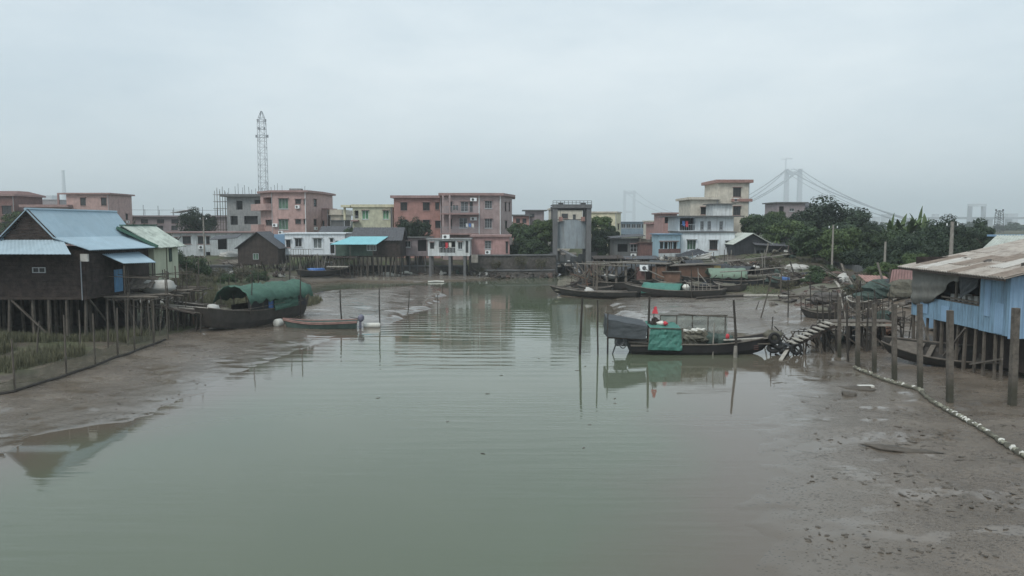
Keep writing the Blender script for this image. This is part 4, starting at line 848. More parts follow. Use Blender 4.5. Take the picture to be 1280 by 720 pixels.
# roof in three pitches
mb=MB(); mb.sheet((-.65,-.6,2.52),(-.65,d1+.5,2.52),(3.9,d1+.6,3.45),(2.6,-.6,3.35),.04,amp=.028,waves=44,nv=3); rf=mb.build('roof','rustroof',bh)
M['rust2']=mat('brown_rusted_sheet',alb(112,101,90),.85,.3,2,.15,dirt=alb(78,64,55),dk=.8,streak=False); M['rust3']=mat('newer_grey_sheet',alb(150,148,142),.6,.12,2,.1,dirt=alb(110,96,84),dk=.6,streak=False)
for (ya,yb,ua,ub,mm) in [(-.55,.6,.0,.45,'rust2'),(1.4,2.6,.35,.95,'rust3'),(3.0,3.9,.0,.5,'rust2'),(4.4,5.6,.3,.8,'rust2'),(6.0,7.0,.02,.6,'rust3'),(7.3,8.3,.2,.7,'rust2'),(2.7,4.2,.6,.98,'rust2')]:
    f_=lambda u_,y_: (-.65+(4.55-1.3*(1-(y_+.6)/9.4))*u_ if False else -.65+u_*(3.25+1.3*(y_+.6)/9.4), y_, 2.52+u_*(.83+.1*(y_+.6)/9.4)+.045)
    MB().sheet(f_(ua,ya),f_(ua,yb),f_(ub,yb),f_(ub,ya),.012,amp=.028,waves=int((yb-ya)*5)).build('roof_patch',mm,rf)
for y_ in (1.0,4.2,6.6): MB().blob((1.2+y_*.1,y_,3.05),(.22,.16,.1),8,6,.3).build('roof_weight','stone',rf)
mb=MB(); mb.sheet((2.6,-.6,3.36),(3.9,d1+.6,3.46),(8,d1+.6,4.4),(8,-.6,4.6),.04,amp=.028,waves=44); mb.build('roof','rustroof',bh)
for i in range(3): MB().beam((0.6+i*1.2,-.62,2.82+i*.26),(0.7+i*1.3,d1+.5,2.84+i*.26),.06,.05).build('batten','pole',rf)
mb=MB(); mb.beam((-.6,-.55,2.44),(-.6,d1+.4,2.44),.05,.1); mb.build('eave_beam','timber2',bh)
pts=[(.1+U(-.03,.05),.4+i*.72+U(-.12,.12)) for i in range(12)]+[(2.0+U(-.3,.3),.5+i*.8) for i in range(10)]+[(4.5,.5+i*1.2) for i in range(6)]+[(1.4+i*1.3,.1) for i in range(5)]
MB().box(.1,9.8,d1-.1,d1-.05,-.1,3.1).build('rear_wall','timber',bh)
stilts(bh,pts,-.14,'pole',.085,.12)
mb=MB(); mb.beam((.0,3.2,-.2),(.0,5.0,-1.9),.07,.07); mb.beam((.0,7.2,-.2),(.0,6.2,-1.7),.07,.07); mb.beam((-.05,.2,-1.2),(-.05,2.6,-1.9),.07); mb.build('brace','plank',bh)
MB().box(1.4,1.45,.4,d1,-2.0,-.16).build('under_floor_boards','timber2',bh)
# second higher roof behind
b3=thing('green_roof_shed','shed with a pale grey green sheet roof edged in blue behind the rusty roofed house','shed',(26.2,42.9,.9))
MB().box(.4,9,.2,6,0,4.1).build('wall','bluewall2',b3)
MB().sheet((-.3,-.2,4.7),(9,-.2,4.7),(9.5,3.4,5.9),(3.3,3.4,5.9),.05,amp=.025,waves=36).build('roof','greyroof',b3)
MB().box(3.2,9.5,3.42,4.2,5.84,5.95).build('roof_edge','bluewall2',b3)
# ================= MAST, BRIDGE, PYLONS, POLES =================
def lattice(name,label,cat,px,Y,pyt,wpx,zb,arms,bw=1.0,m='gal',n=22,th=.09):
    x=X(px,Y); zt=Z(pyt,Y); r=thing(name,label,cat,(x,Y,zb)); h=zt-zb; w0=wpx/F*Y/2; ww=lambda t:(w0*bw*(1-t)+w0*t) if t<.93 else w0*(1-(t-.93)/.07*.85)
    mb=MB()
    for sx in (-1,1):
        for sy in (-1,1):
            for k in range(n): 
                t0,t1=k/n,(k+1)/n; mb.beam((sx*ww(t0),sy*ww(t0),h*t0),(sx*ww(t1),sy*ww(t1),h*t1),th*1.3)
    mb.build('leg_frame',m,r); mb=MB()
    for k in range(n):
        t0,t1=k/n,(k+1)/n; a,b_=ww(t0),ww(t1)
        for s in (-1,1):
            mb.beam((-a,s*a,h*t0),(b_,s*b_,h*t1),th*.7) if k%2 else mb.beam((a,s*a,h*t0),(-b_,s*b_,h*t1),th*.7)
            mb.beam((s*a,-a,h*t0),(s*b_,b_,h*t1),th*.7); mb.beam((-b_,s*b_,h*t1),(b_,s*b_,h*t1),th*.7); mb.beam((s*b_,-b_,h*t1),(s*b_,b_,h*t1),th*.7)
    mb.build('bracing',m,r)
    for (t,l) in arms:
        mb=MB(); z=h*t; mb.beam((-l,0,z),(l,0,z),th*1.1); mb.beam((-l,0,z),(0,0,z+h*.025),th*.8); mb.beam((l,0,z),(0,0,z+h*.025),th*.8); mb.beam((-l,-.6,z),(l,-.6,z),th*.8); mb.build('cross_arm',m,r)
        for s in (-1,1): MB().box(s*l-.25,s*l+.25,-.2,.2,z,z+.9).build('antenna',m,r)
    return r
lattice('lattice_mast','tall thin steel lattice mast standing behind the pink tiled house','mast',331,260,139,8,1.5,[(.80,1.9),(.92,1.3),(.86,.9)],1.25,th=.10)
lattice('lattice_pylon','small dark lattice pylon far behind the rusty roofed blue house','pylon',1247.5,330,263,6,1.5,[(.97,1.5)],1.3,th=.14,m='steel',n=12)
# suspension bridge under construction, about two kilometres off
def btower(px0,px1,Y,pyt,label):
    x0,x1=X(px0,Y),X(px1,Y); h=Z(pyt,Y); r=thing('bridge_tower',label,'bridge tower',((x0+x1)/2,Y,0)); w=(x1-x0)/2
    for s in (-1,1):
        mb=MB(); mb.hexa([(s*w-6,-6,-1),(s*w+6,-6,-1),(s*w+6,6,-1),(s*w-6,6,-1),(s*w-4.6,-4.6,h),(s*w+4.6,-4.6,h),(s*w+4.6,4.6,h),(s*w-4.6,4.6,h)]); mb.build('pylon_leg','farbridge',r)
    for z in (h*.93,h*.40): MB().box(-w+4.7,w-4.7,-3,3,z-5,z+4).build('cross_beam','farbridge',r)
    mb=MB(); mb.tube([(-w,0,h*.90),(-w*.5,0,h*.975),(0,0,h*1.0),(w*.5,0,h*.975),(w,0,h*.90)],1.6,6); mb.build('saddle_arch','farbridge',r)
    return r,w,h
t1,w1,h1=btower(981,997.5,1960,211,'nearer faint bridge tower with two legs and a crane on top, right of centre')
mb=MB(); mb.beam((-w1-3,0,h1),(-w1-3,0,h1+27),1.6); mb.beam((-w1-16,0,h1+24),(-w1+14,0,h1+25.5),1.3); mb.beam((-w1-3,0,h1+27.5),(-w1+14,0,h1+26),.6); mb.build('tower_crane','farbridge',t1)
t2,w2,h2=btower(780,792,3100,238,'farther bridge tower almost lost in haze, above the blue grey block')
def cable(a,b_,sag,r,n=28):
    a=Vector(a); b_=Vector(b_); return [a.lerp(b_,i/n)-Vector((0,0,4*sag*(i/n)*(1-i/n))) for i in range(n+1)],r
cb=thing('bridge_cables','pair of faint sagging catwalk cables strung from the two bridge towers','bridge cables',(0,0,0))
T1,T2=t1.location,t2.location
for s in (-1,1):
    a=(T1.x+s*w1,T1.y,h1-1); 
    pts,r_=cable(a,(X(1140,1150),1150+s*8,Z(276,1150)),10,1.25); MB().tube(pts,r_,5).build('side_span_cable','cable',cb)
    pts,r_=cable((a[0],a[1],h1-9),(X(1132,1180),1180+s*8,Z(278,1180)),14,.7); MB().tube(pts,r_,5).build('side_span_cable','cable',cb)
    pts,r_=cable(a,(T2.x+s*w2,T2.y,h2-1),108,1.25,40); MB().tube(pts,r_,5).build('main_span_cable','cable',cb)
    a2=(T2.x+s*w2,T2.y,h2-1); pts,r_=cable(a,(X(925,1500)+s*6,1500,Z(256,1500)),8,1.25); MB().tube(pts,r_,5).build('back_stay_cable','cable',cb)
vd=thing('viaduct','long hazy viaduct on many piers crossing the right skyline','bridge',(0,0,0))
Yv=1500; x0,x1=X(1158,Yv),X(1420,Yv); zt=Z(271.3,Yv); MB().box(x0,x1,Yv-8,Yv+8,zt-4.2,zt).build('deck','cable',vd)
for i in range(11):
    x=x0+8+i*38; MB().box(x-4,x+4,Yv-5,Yv+5,-1,zt-4.21).build('pier','cable',vd)
pt=thing('bridge_portal','faint square portal frame standing on the far viaduct','bridge tower',(X(1219,1480),1480,0)); hp=Z(258,1480); wp=8.5/F*1480
for s in (-1,1): MB().box(s*wp-3.2,s*wp+3.2,-3,3,-1,hp).build('portal_leg','cable',pt)
MB().box(-wp-4,wp+4,-3.1,3.1,hp+.01,hp+5).build('cross_beam','farbridge',pt)
for i,(px_,w_,py_,Yd) in enumerate([(1070,8,269,1500),(1082,6,274,1550),(1096,7,272,1600),(1109,9,269,1450),(1121,6,275,1600),(1170,5,268.5,1700),(62,10,246,1100),(1265,12,268,1650)]):
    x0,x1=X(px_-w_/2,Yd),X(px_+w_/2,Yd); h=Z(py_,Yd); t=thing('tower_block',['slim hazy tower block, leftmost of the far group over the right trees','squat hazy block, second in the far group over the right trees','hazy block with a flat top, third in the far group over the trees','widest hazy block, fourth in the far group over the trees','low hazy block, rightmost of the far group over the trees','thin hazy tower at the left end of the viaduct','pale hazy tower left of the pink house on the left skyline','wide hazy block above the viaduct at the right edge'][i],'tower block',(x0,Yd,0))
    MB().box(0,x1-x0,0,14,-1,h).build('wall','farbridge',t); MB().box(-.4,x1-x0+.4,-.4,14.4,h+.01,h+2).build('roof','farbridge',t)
ch=thing('chimney','faint factory chimney on the far left skyline above the pink house','chimney',(X(83,1700),1700,0)); MB().tube([(0,0,-1),(0,0,Z(214,1700))],[5,3.2],10).build('stack','farbridge',ch); MB().tube([(0,0,Z(214,1700)),(0,0,Z(214,1700)+2)],[3.6,3.6],10).build('rim','farbridge',ch)
def upole(px,pyb,Y,pyt,label,r=.13,arm=True,m='polel',cat='utility pole',name='utility_pole'):
    x=X(px,Y); zg=gz(x,Y); t=thing(name,label,cat,(x,Y,zg)); h=Z(pyt,Y)-zg
    MB().tube([(0,0,-.4),(0,0,h)],[r*1.2,r*.85],8).build('pole',m,t)
    if arm: MB().beam((-.5,0,h-.35),(.5,0,h-.35),.07).build('cross_arm','steel',t); [MB().tube([(s,0,h-.31),(s,0,h-.12)],.045,6).build('insulator','winwhite',t) for s in (-.42,.42)]
    return t
upole(1041,330,78,281,'slim pale utility pole on the dyke in front of the round trees',.10)
upole(1107,330,70,302,'short pale post on the dyke beside the white tarpaulin heap',.11,False)
upole(1189.5,325,60,277,'thick pale utility pole rising behind the rusty roofed blue house',.15)
upole(1140,325,66,323,'stub post on the dyke near the rusty roof',.08,False)
upole(255,325,100,271,'pale utility pole in front of the whitewashed village house',.11)
upole(205.5,345,63,352,'leaning grey post in the scrub beside the pale green hut',.05,False)
# ================= VEGETATION =================
def crown_mesh(name,nc,per,leaf,seed,m,shape=(1,1,.8),shell=.55,cr=(.2,.38)):
    r=np.random.default_rng(seed); V=[];cs=[]
    while len(cs)<nc:
        p=r.uniform(-1,1,3); d=np.linalg.norm(p)
        if d>1 or d<shell*r.uniform(.3,1): continue
        if p[2]<-.55: continue
        cs.append(p*np.array(shape)*(.80+.28*r.uniform()))
    for c in cs:
        q=r.uniform(*cr); n=int(per*(q/.3)**2)
        d=r.normal(size=(n,3)); d/=np.linalg.norm(d,axis=1)[:,None]; rad=q*(r.uniform(.4,1.08,n)**.6+np.abs(r.normal(size=n))*.05)
        P_=c+d*rad[:,None]*np.array([1,1,.72]); nrm=d+r.normal(size=(n,3))*.55+np.array([0,0,.35]); nrm/=np.linalg.norm(nrm,axis=1)[:,None]
        a=np.cross(nrm,r.normal(size=(n,3))); a/=np.linalg.norm(a,axis=1)[:,None]; b_=np.cross(nrm,a); s=leaf*r.uniform(.6,1.35,n)[:,None]
        V.append(np.stack([P_-a*s,P_-b_*s*.55,P_+a*s,P_+b_*s*.55],1))
    V=np.concatenate(V).reshape(-1,3); n=len(V)//4; F_=np.arange(4*n).reshape(-1,4)
    me=bpy.data.meshes.new(name); me.vertices.add(len(V)); me.vertices.foreach_set('co',V.astype(np.float32).ravel()); me.loops.add(4*n); me.loops.foreach_set('vertex_index',F_.astype(np.int32).ravel())
    me.polygons.add(n); me.polygons.foreach_set('loop_start',np.arange(0,4*n,4,dtype=np.int32)); me.polygons.foreach_set('loop_total',np.full(n,4,dtype=np.int32)); me.update(); me.validate(); me.materials.append(M[m]); return me
CR={'a':crown_mesh('crown',46,230,.052,1,'leafd',(1,1,.85)),'b':crown_mesh('crown',38,240,.055,2,'leaf',(1,1,.72)),'c':crown_mesh('crown',54,190,.046,3,'leafd',(1,.95,.95)),'l':crown_mesh('crown',34,230,.055,4,'leafl',(1,1,.8)),'s':crown_mesh('crown',26,120,.06,5,'leaf',(1,1,.7),.3),'y':crown_mesh('crown',30,60,.05,6,'leafy',(1,1,.7),.2)}
def trunk_mesh(seed):
    r=random.Random(seed); mb=MB(); mb.tube([(0,0,-.5),(.05,.02,.2),(.0,.05,.55),(.08,.0,.8)],[.10,.085,.07,.045],8)
    for k in range(6):
        a=k*1.05+r.uniform(-.3,.3); z=.35+.06*k; mb.tube([(0.02,.02,z),(math.cos(a)*.25,math.sin(a)*.25,z+.22),(math.cos(a)*.55,math.sin(a)*.55,z+.42)],[.045,.03,.012],6)
    me=bpy.data.meshes.new('trunk'); me.from_pydata(mb.v,[],mb.f); me.update(); me.materials.append(M['bark']); return me
TR=[trunk_mesh(i) for i in range(3)]
def tree(px,Y,pyt,rpx,label,kind='a',name='tree',cat='tree',group=None,zs=1.0,pyb=None):
    """crown centred on column px at distance Y, top at pyt, half width rpx pixels"""
    x=X(px,Y); zg=gz(x,Y); zt=Z(pyt,Y); rad=rpx/F*Y*1.06; h=max(.5,zt-zg); sh=.85
    rz=min(rad*.95*zs,h*.56)
    t=thing(name,label,cat,(x,Y,zg),U(0,6.28),group)
    c=bpy.data.objects.new('crown',CR[kind]); COL.objects.link(c); c.parent=t; c.location=(0,0,h-rz*.92); c.scale=(rad,rad,rz/.85)
    k=bpy.data.objects.new('trunk',TR[int(px)%3]); COL.objects.link(k); k.parent=t; hh=(h-rz*.6); k.scale=(hh*.55,hh*.55,hh); k.location=(0,0,0)
    return t
RT=[(948,108,268,20,'b','small leafy tree between the beige tower house and the hill house'),(968,118,266,18,'l','pale green tree just left of the hill house'),(985,100,277,26,'l','bright green tree in front of the hill house'),(1000,112,266,30,'a','dark tree below the right end of the hill house'),(1022,108,261,34,'a','tall dark tree with the left shoulder of the belt'),(1040,108,256,42,'c','highest tree of the right belt, rounded crown'),(1064,104,267,34,'a','dark tree on the right shoulder of the highest tree'),(1020,86,283,27,'b','light green bushy tree behind the slim utility pole'),(1052,82,287,25,'l','yellow green bushy tree right of the slim utility pole'),(1078,92,284,24,'c','dark tree in the dip of the belt left of the banana plants'),(1092,80,290,24,'b','mid green tree below and left of the banana plants'),(1118,82,288,26,'b','mid green tree directly below the banana plants'),(1150,78,285,28,'c','dark tree right of the banana plants'),(1172,84,281,24,'a','dark tree left of the thick utility pole'),(1196,80,277,26,'c','dark tree behind the thick utility pole'),(1217,82,274.5,22,'a','high dark tree at the right end of the belt'),(1234,76,291,16,'a','last low dark tree before the blue house roofs'),(1255,95,300,22,'c','dark tree showing behind the greenish roof at the right edge'),(1006,94,296,22,'c','low dark tree at the foot of the belt beside the black shed'),(1145,70,300,26,'a','low dark tree over the rusty roof of the blue house'),(1180,68,300,24,'c','low dark tree filling behind the rusty roof'),(1035,92,300,26,'a','shady low tree under the light green bushy tree'),(1075,80,304,24,'a','shady low tree above the yellow tarpaulin on the dyke'),(1110,74,305,24,'c','shady low tree above the white tarpaulin heap')]
for px_,Y_,t_,r_,k_,l_ in RT: tree(px_,Y_,t_,r_,l_,k_,group='trees of the right bank belt',zs=1.0)
tree(243,128,264,17,'round dark green tree above the long whitewashed house','c')
tree(262,131,268,9,'small dark tree on the right of the round tree above the whitewashed house','a')
for px_,Y_,t_,r_,k_,l_ in [(648,116,279,12,'b','slim tree beside the mauve tenement corner'),(662,114,282,18,'b','dark tree on the river wall, left of the middle one'),(680,113,276,16,'l','leafy tree on the river wall nearest the sluice gate'),(668,111,298,20,'b','low dark tree filling the foot of the river wall trees'),(646,112,300,12,'a','low dark shrubby tree against the rose annex'),(750,116,272,15,'l','leafy tree just right of the sluice gate'),(762,114,284,12,'a','darker tree right of the sluice gate one'),(748,112,294,16,'c','low dark tree at the foot of the sluice gate right pillar')]: tree(px_,Y_,t_,r_,l_,k_,group='trees beside the sluice gate')
SH=[(510,111,275,13,'c','dark shrub growing up the salmon house front, left one'),(526,111,276,13,'c','dark shrub growing up the salmon house front, right one'),(218,78,312,14,'s','green bush beside the pale green hut roof'),(243,80,319,17,'s','bush below the whitewashed village house'),(232,70,333,12,'y','straggly scrub bush behind the pole fence'),(268,86,333,15,'y','brown twiggy bush left of the brown shack'),(300,84,331,20,'y','wide brown twiggy bush in front of the brown shack'),(322,82,338,14,'s','low green bush above the tarpaulin covered boat'),(284,80,341,12,'s','low green clump on the left bank grass'),(1030,70,331,23,'s','green bush on the slope below the slim utility pole'),(1018,68,343,14,'s','small green bush at the lower left of the slope bush'),(1108,66,329,18,'l','bright green bush on the dyke near the rusty roof'),(1090,67,338,12,'y','scrubby bush left of the bright green dyke bush'),(968,84,322,16,'y','dry scrub bush beside the white bags'),(990,82,334,16,'y','dry scrub on the bank beside the black shed'),(1070,60,352,14,'y','dry scrub tuft in the rubble on the right bank'),(985,72,350,12,'y','dry scrub clump above the stairs'),(1145,64,318,16,'l','pale bush behind the rusty roof eave'),(22,118,266,16,'l','light green tree between the brick house and the blue roof'),(5,110,284,14,'s','green bush left of the blue roof gable'),(438,112,284,9,'s','shrub beside the slate roof house'),(152,70,275,7,'s','leafy bush top showing above the blue roof right end'),(205,76,290,9,'s','bush showing behind the pale green hut roof'),(186,72,300,10,'s','bush behind the patched fibre roof')]
for px_,Y_,t_,r_,k_,l_ in SH: tree(px_,Y_,t_,r_,l_,k_,'shrub','shrub',zs=1.1)
# banana plants
def banana(px,Y,pyt,label,n=12):
    x=X(px,Y); zg=gz(x,Y); t=thing('banana_plant',label,'banana plant',(x,Y,zg),0,'banana plants in the right tree belt'); h=Z(pyt,Y)-zg
    MB().tube([(0,0,-.4),(0,0,h-2.2)],[.18,.12],8).build('trunk','bark',t)
    for i in range(n):
        a=i*2.4+U(-.3,.3); L_=U(2.4,3.6); el=U(.6,1.35) if i else 1.5; p=Vector((0,0,h-2.3)); mb=MB(); k=8; prev=None
        for j in range(k+1):
            s_=j/k; e=el-s_*s_*1.5*(1.6-el) ; 
            if j: p=p+Vector((math.cos(a)*math.cos(e),math.sin(a)*math.cos(e),math.sin(e)))*L_/k
            w_=.30*math.sin(math.pi*min(1,.08+s_*.9))+.01; sd=Vector((-math.sin(a),math.cos(a),0))*w_
            cur=(p-sd+Vector((0,0,.08*w_*3)),p.copy(),p+sd+Vector((0,0,.08*w_*3)))
            if prev: mb.quad(prev[0],prev[1],cur[1],cur[0]); mb.quad(prev[1],prev[2],cur[2],cur[1])
            prev=cur
        mb.build('leaf','leafl',t)
for px_,Y_,t_,l_ in [(1112,86,278,'banana plant, leftmost above the mid green trees'),(1124,88,276,'banana plant, second from the left in the belt'),(1135,86,273,'banana plant, third from the left, leaning leaves'),(1147,88,270,'tallest banana plant in the belt'),(1156,84,276,'banana plant, rightmost of the clump')]: banana(px_,Y_,t_,l_)
# far treeline, one mass
def stuff_mesh(name,items,m):
    mb=MB()
def blades(name,area,n,h,w,m,label,lean=.35):
    V=[];F_=[]; cnt=0
    X_=rng.uniform(area[0],area[1],n*3); Y_=rng.uniform(area[2],area[3],n*3); z=terr(X_,Y_); sd=sdist(X_,Y_); ok=area[4](X_,Y_,z,sd); X_,Y_,z=X_[ok][:n],Y_[ok][:n],z[ok][:n]; n=len(X_)
    a=rng.uniform(0,6.28,n); l=rng.uniform(0,lean,n); hh=h*rng.uniform(.4,1.25,n)*(.5+vnoise(X_,Y_,.5,21)); b_=rng.uniform(0,6.28,n); ww=w*rng.uniform(.6,1.3,n)
    dx,dy=np.cos(b_)*ww,np.sin(b_)*ww; tx,ty=X_+np.cos(a)*l*hh,Y_+np.sin(a)*l*hh; mx_,my=X_+np.cos(a)*l*hh*.3,Y_+np.sin(a)*l*hh*.3
    P0=np.stack([X_-dx,Y_-dy,z-.03],1);P1=np.stack([X_+dx,Y_+dy,z-.03],1);P2=np.stack([mx_+dx*.8,my+dy*.8,z+hh*.6],1);P3=np.stack([mx_-dx*.8,my-dy*.8,z+hh*.6],1);P4=np.stack([tx,ty,z+hh],1)
    V=np.stack([P0,P1,P2,P3,P4],1).reshape(-1,3); i=np.arange(n)*5
    fs=[(int(k),int(k+1),int(k+2),int(k+3)) for k in i]+[(int(k+3),int(k+2),int(k+4)) for k in i]
    me=bpy.data.meshes.new(name); me.from_pydata(V.tolist(),[],fs); me.update(); me.materials.append(M[m]); o=bpy.data.objects.new(name,me); COL.objects.link(o); tag(o,label,name.replace('_',' ')); o['kind']='stuff'; return o
blades('shore_grass',(-36,-21.5,36,46.3,lambda x,y,z,sd:(vnoise(x,y,.30,31)+ (x<-27.2)*.35+(y>39)*.1>.62)&(sd>5)&(x+ (y-36)*-.2<-24.2)),22000,.6,.016,'grassm','pale green shore grass in front of the dark stilt house')
blades('bank_grass',(-40,-14,60,100,lambda x,y,z,sd:(z>.6)&(sd>7)&(vnoise(x,y,.25,32)>.42)),30000,.45,.035,'grassm','rough grass and weeds on the left bank behind the boats')
blades('slope_weeds',(12,40,56,100,lambda x,y,z,sd:(z>.75)&(vnoise(x,y,.3,33)>.62)),7000,.28,.03,'grassm','sparse weeds on the rubble slope of the right bank')
mb_=[]
crn=CR['a']; nv=len(crn.vertices); co=np.zeros(nv*3,np.float32); crn.vertices.foreach_get('co',co); co=co.reshape(-1,4,3)
co=co[::6]; allv=[]
for i in range(120):
    x=-520+i*9+U(-4,4); y=U(430,520); s=U(4,6.5); c=co*np.array([s*1.5,s,s*.9])+np.array([x,y,U(3.5,5.5)])
    cen=c.mean(1,keepdims=True); c=cen+(c-cen)*2.2; allv.append(c)
V=np.concatenate(allv).reshape(-1,3); me=bpy.data.meshes.new('distant_treeline'); me.from_pydata(V.tolist(),[],[(k,k+1,k+2,k+3) for k in range(0,len(V),4)]); me.update(); me.materials.append(M['leafd']); o=bpy.data.objects.new('distant_treeline',me); COL.objects.link(o); tag(o,'low hazy line of distant trees behind the village','trees'); o['kind']='stuff'
# ================= BOATS =================
def hull(mb,L,B,D,bow=.5,stern=.25,tip=.08,trans=.75,flare=.72,th=.05,n=18,floor=.35,rake=.5,ft=None):
    """pointed/blunt open hull; x from -L/2 (stern) to L/2 (bow); z=0 keel amidships"""
    k0=len(mb.v); rings=[]
    for i in range(n+1):
        t=i/n; x=-L/2+L*t
        wd=B/2*(trans+(1-trans)*math.sin(min(1,t/.45)*math.pi/2)) if t<.45 else B/2*(tip+(1-tip)*math.cos((t-.45)/.55*math.pi/2)**.75)
        zt=D+bow*max(0,(t-.5)/.5)**2+stern*max(0,(.5-t)/.5)**2; zb=(bow*.75)*max(0,(t-.62)/.38)**2+stern*.5*max(0,(.3-t)/.3)**2
        xb=x-rake*max(0,(t-.7)/.3)**2*.6+rake*.3*max(0,(.2-t)/.2)
        rings.append((x,wd,zt,zb,xb))
    def ring(r,inn):
        x,wd,zt,zb,xb=r; w=max(.015,wd-(th if inn else 0)); f=flare; zb2=zb+(th if inn else 0)+(floor*D if inn else 0); ff=f+(1-f)*(floor if inn else 0); zb2=min(zb2,zt-.03)
        return [(x,-w,zt),(xb+(x-xb)*.4,-w*(ff+.12),zb2+(zt-zb2)*.35),(xb,-w*ff*.9,zb2),(xb,w*ff*.9,zb2),(xb+(x-xb)*.4,w*(ff+.12),zb2+(zt-zb2)*.35),(x,w,zt)]
    O=[ring(r,False) for r in rings]; I=[ring(r,True) for r in rings]; m=6
    for r in O: mb.v+=r
    k1=len(mb.v)
    for r in I: mb.v+=r
    for i in range(n):
        for j in range(m-1):
            a=k0+i*m+j; mb.f.append((a,a+1,a+1+m,a+m)); a=k1+i*m+j; mb.f.append((a,a+m,a+1+m,a+1))
        for j in (0,m-1):
            a,b_=k0+i*m+j,k1+i*m+j; mb.f.append((a,a+m,b_+m,b_) if j==0 else (b_,b_+m,a+m,a))
    for e in (0,n):
        a,b_=k0+e*m,k1+e*m; mb.f.append(tuple(a+j for j in range(m))); mb.f.append(tuple(b_+j for j in range(m))[::-1])
        mb.f.append((a,b_,b_+m-1,a+m-1))
    return rings
def boat(name,label,a,b_,B,D,hm,group=None,z=None,rail='plank',deck=True,thwarts=3,cat='boat',**kw):
    """a=stern pixel on the ground, b_=bow pixel"""
    if len(a)==2: A=hit(*a); Bp=hit(*b_)
    else: A=Vector(a); Bp=Vector(b_)
    c=(A+Bp)/2; d=Bp-A; L=math.hypot(d.x,d.y); r=thing(name,label,cat,(c.x,c.y,(gz(c.x,c.y)-.06) if z is None else z),math.atan2(d.y,d.x),group)
    mb=MB(); R_=hull(mb,L,B,D,**kw); h=mb.build('hull',hm,r,smooth=False); 
    mb=MB()
    for s in (-1,1): mb.tube([(q[0],s*(q[1]+.01),q[2]+.02) for q in R_],.045,5)
    mb.build('gunwale',rail,r)
    if deck:
        for i0,i1 in ((13,17),(0,3)):
            mb=MB(); 
            for i in range(i0,i1):
                p,q=R_[i],R_[i+1]; e=.06; mb.hexa([(p[0],-p[1]+e,p[2]-.1),(q[0],-q[1]+min(e,q[1]*.6),q[2]-.1),(q[0],q[1]-min(e,q[1]*.6),q[2]-.1),(p[0],p[1]-e,p[2]-.1),(p[0],-p[1]+e,p[2]-.05),(q[0],-q[1]+min(e,q[1]*.6),q[2]-.05),(q[0],q[1]-min(e,q[1]*.6),q[2]-.05),(p[0],p[1]-e,p[2]-.05)])
            mb.build('deck','plank',r)
    for k in range(thwarts):
        q=R_[6+k*3]; MB().box(q[0]-.12,q[0]+.12,-q[1]+.06,q[1]-.06,q[2]-.16,q[2]-.1).build('thwart','plank',r)
    r['_L']=L; return r,R_,L
def arch(mb,x0,x1,w,z0,h,n=10,sk=0,th=.03,nx=12,lump=.04,skirt=.0,droop=.05):
    """cloth canopy over hoops"""
    k0=len(mb.v); pts=[]
    for i in range(nx+1):
        x=x0+(x1-x0)*i/nx; dr=droop*math.sin(i/nx*math.pi*3)**2
        for j in range(n+1):
            a=math.pi*j/n; yy=(2*j/n-1)*w/2; z=z0+(1-abs(2*j/n-1)**1.6)*h-dr*math.sin(a)+lump*math.sin(i*1.7+j*2.3)+lump*.6*math.sin(i*3.1-j*1.3)
            if j in (0,n): z-=skirt*(1+.3*math.sin(i*2.1))
            pts.append((x+lump*math.sin(j*2+i),yy,z))
    mb.v+=pts
    for i in range(nx):
        for j in range(n): a=k0+i*(n+1)+j; mb.f.append((a,a+1,a+n+2,a+n+1))
    return mb
def solid(o,t=.03): m_=o.modifiers.new('s','SOLIDIFY'); m_.thickness=t; return o
# --- left big boat with green canopy: bow near left
r,R_,L=boat('fishing_boat','big dark wooden boat with a green tarpaulin canopy aground on the left mud',(374,392),(252,416),2.7,1.15,'hullg',tip=.45,trans=.7,bow=.55,stern=.35,rake=.9)
cz=1.15
o=arch(MB(),-L*.47,L*.22,3.3,cz+1.05,.75,nx=22,skirt=.38,lump=.075,droop=.16).build('canopy','greentarp',r,smooth=True); solid(o,.03)
mb=MB()
for i in range(6):
    x=-L*.44+i*L*.62/5
    for s in (-1,1): mb.tube([(x,s*1.25,cz-.1),(x,s*1.4,cz+1.05)],.035,5)
mb.build('canopy_post','pole',r)
MB().box(-L*.44,L*.16,.9,1.1,cz-.1,cz+.9).build('cabin_side','blacktarp',r); MB().box(-L*.43,L*.12,-1.0,-.95,cz-.2,cz+.35).build('cabin_board','timber',r)
o=MB().sheet((-L*.30,1.42,cz+.85),(-L*.05,1.42,cz+.9),(-L*.05,1.5,cz-.15),(-L*.30,1.5,cz+.0),.03,8,6,rough=.08).build('hanging_tarp','greentarp',r)
MB().tube([(-L*.05,1.0,cz+.05),(-L*.05,1.0,cz+.55)],.28,12).build('blue_drum','blue',r)
MB().blob((L*.40,.1,cz+.35),(.42,.4,.35),12,8,.2).build('white_bundle','whitetarp',r,smooth=True)
MB().blob((L*.30,.0,cz+.05),(.8,.8,.28),12,8,.3).build('net_heap','net',r,smooth=True)
MB().tube([(L*.18,1.3,cz-.2),(L*.17,1.45,cz+2.6)],[.04,.03],6).build('mast','poled',r); MB().tube([(-L*.47,-.6,.4),(-L*.47,-.6,cz+2.9)],[.05,.04],6).build('stern_pole','poled',r)
MB().tube([(L*.49,.5,cz+.3),(L*.2,1.45,cz+.25),(-L*.1,1.5,cz+.35),(-L*.45,1.2,cz+.4)],.02,5).build('mooring_rope','plank',r)
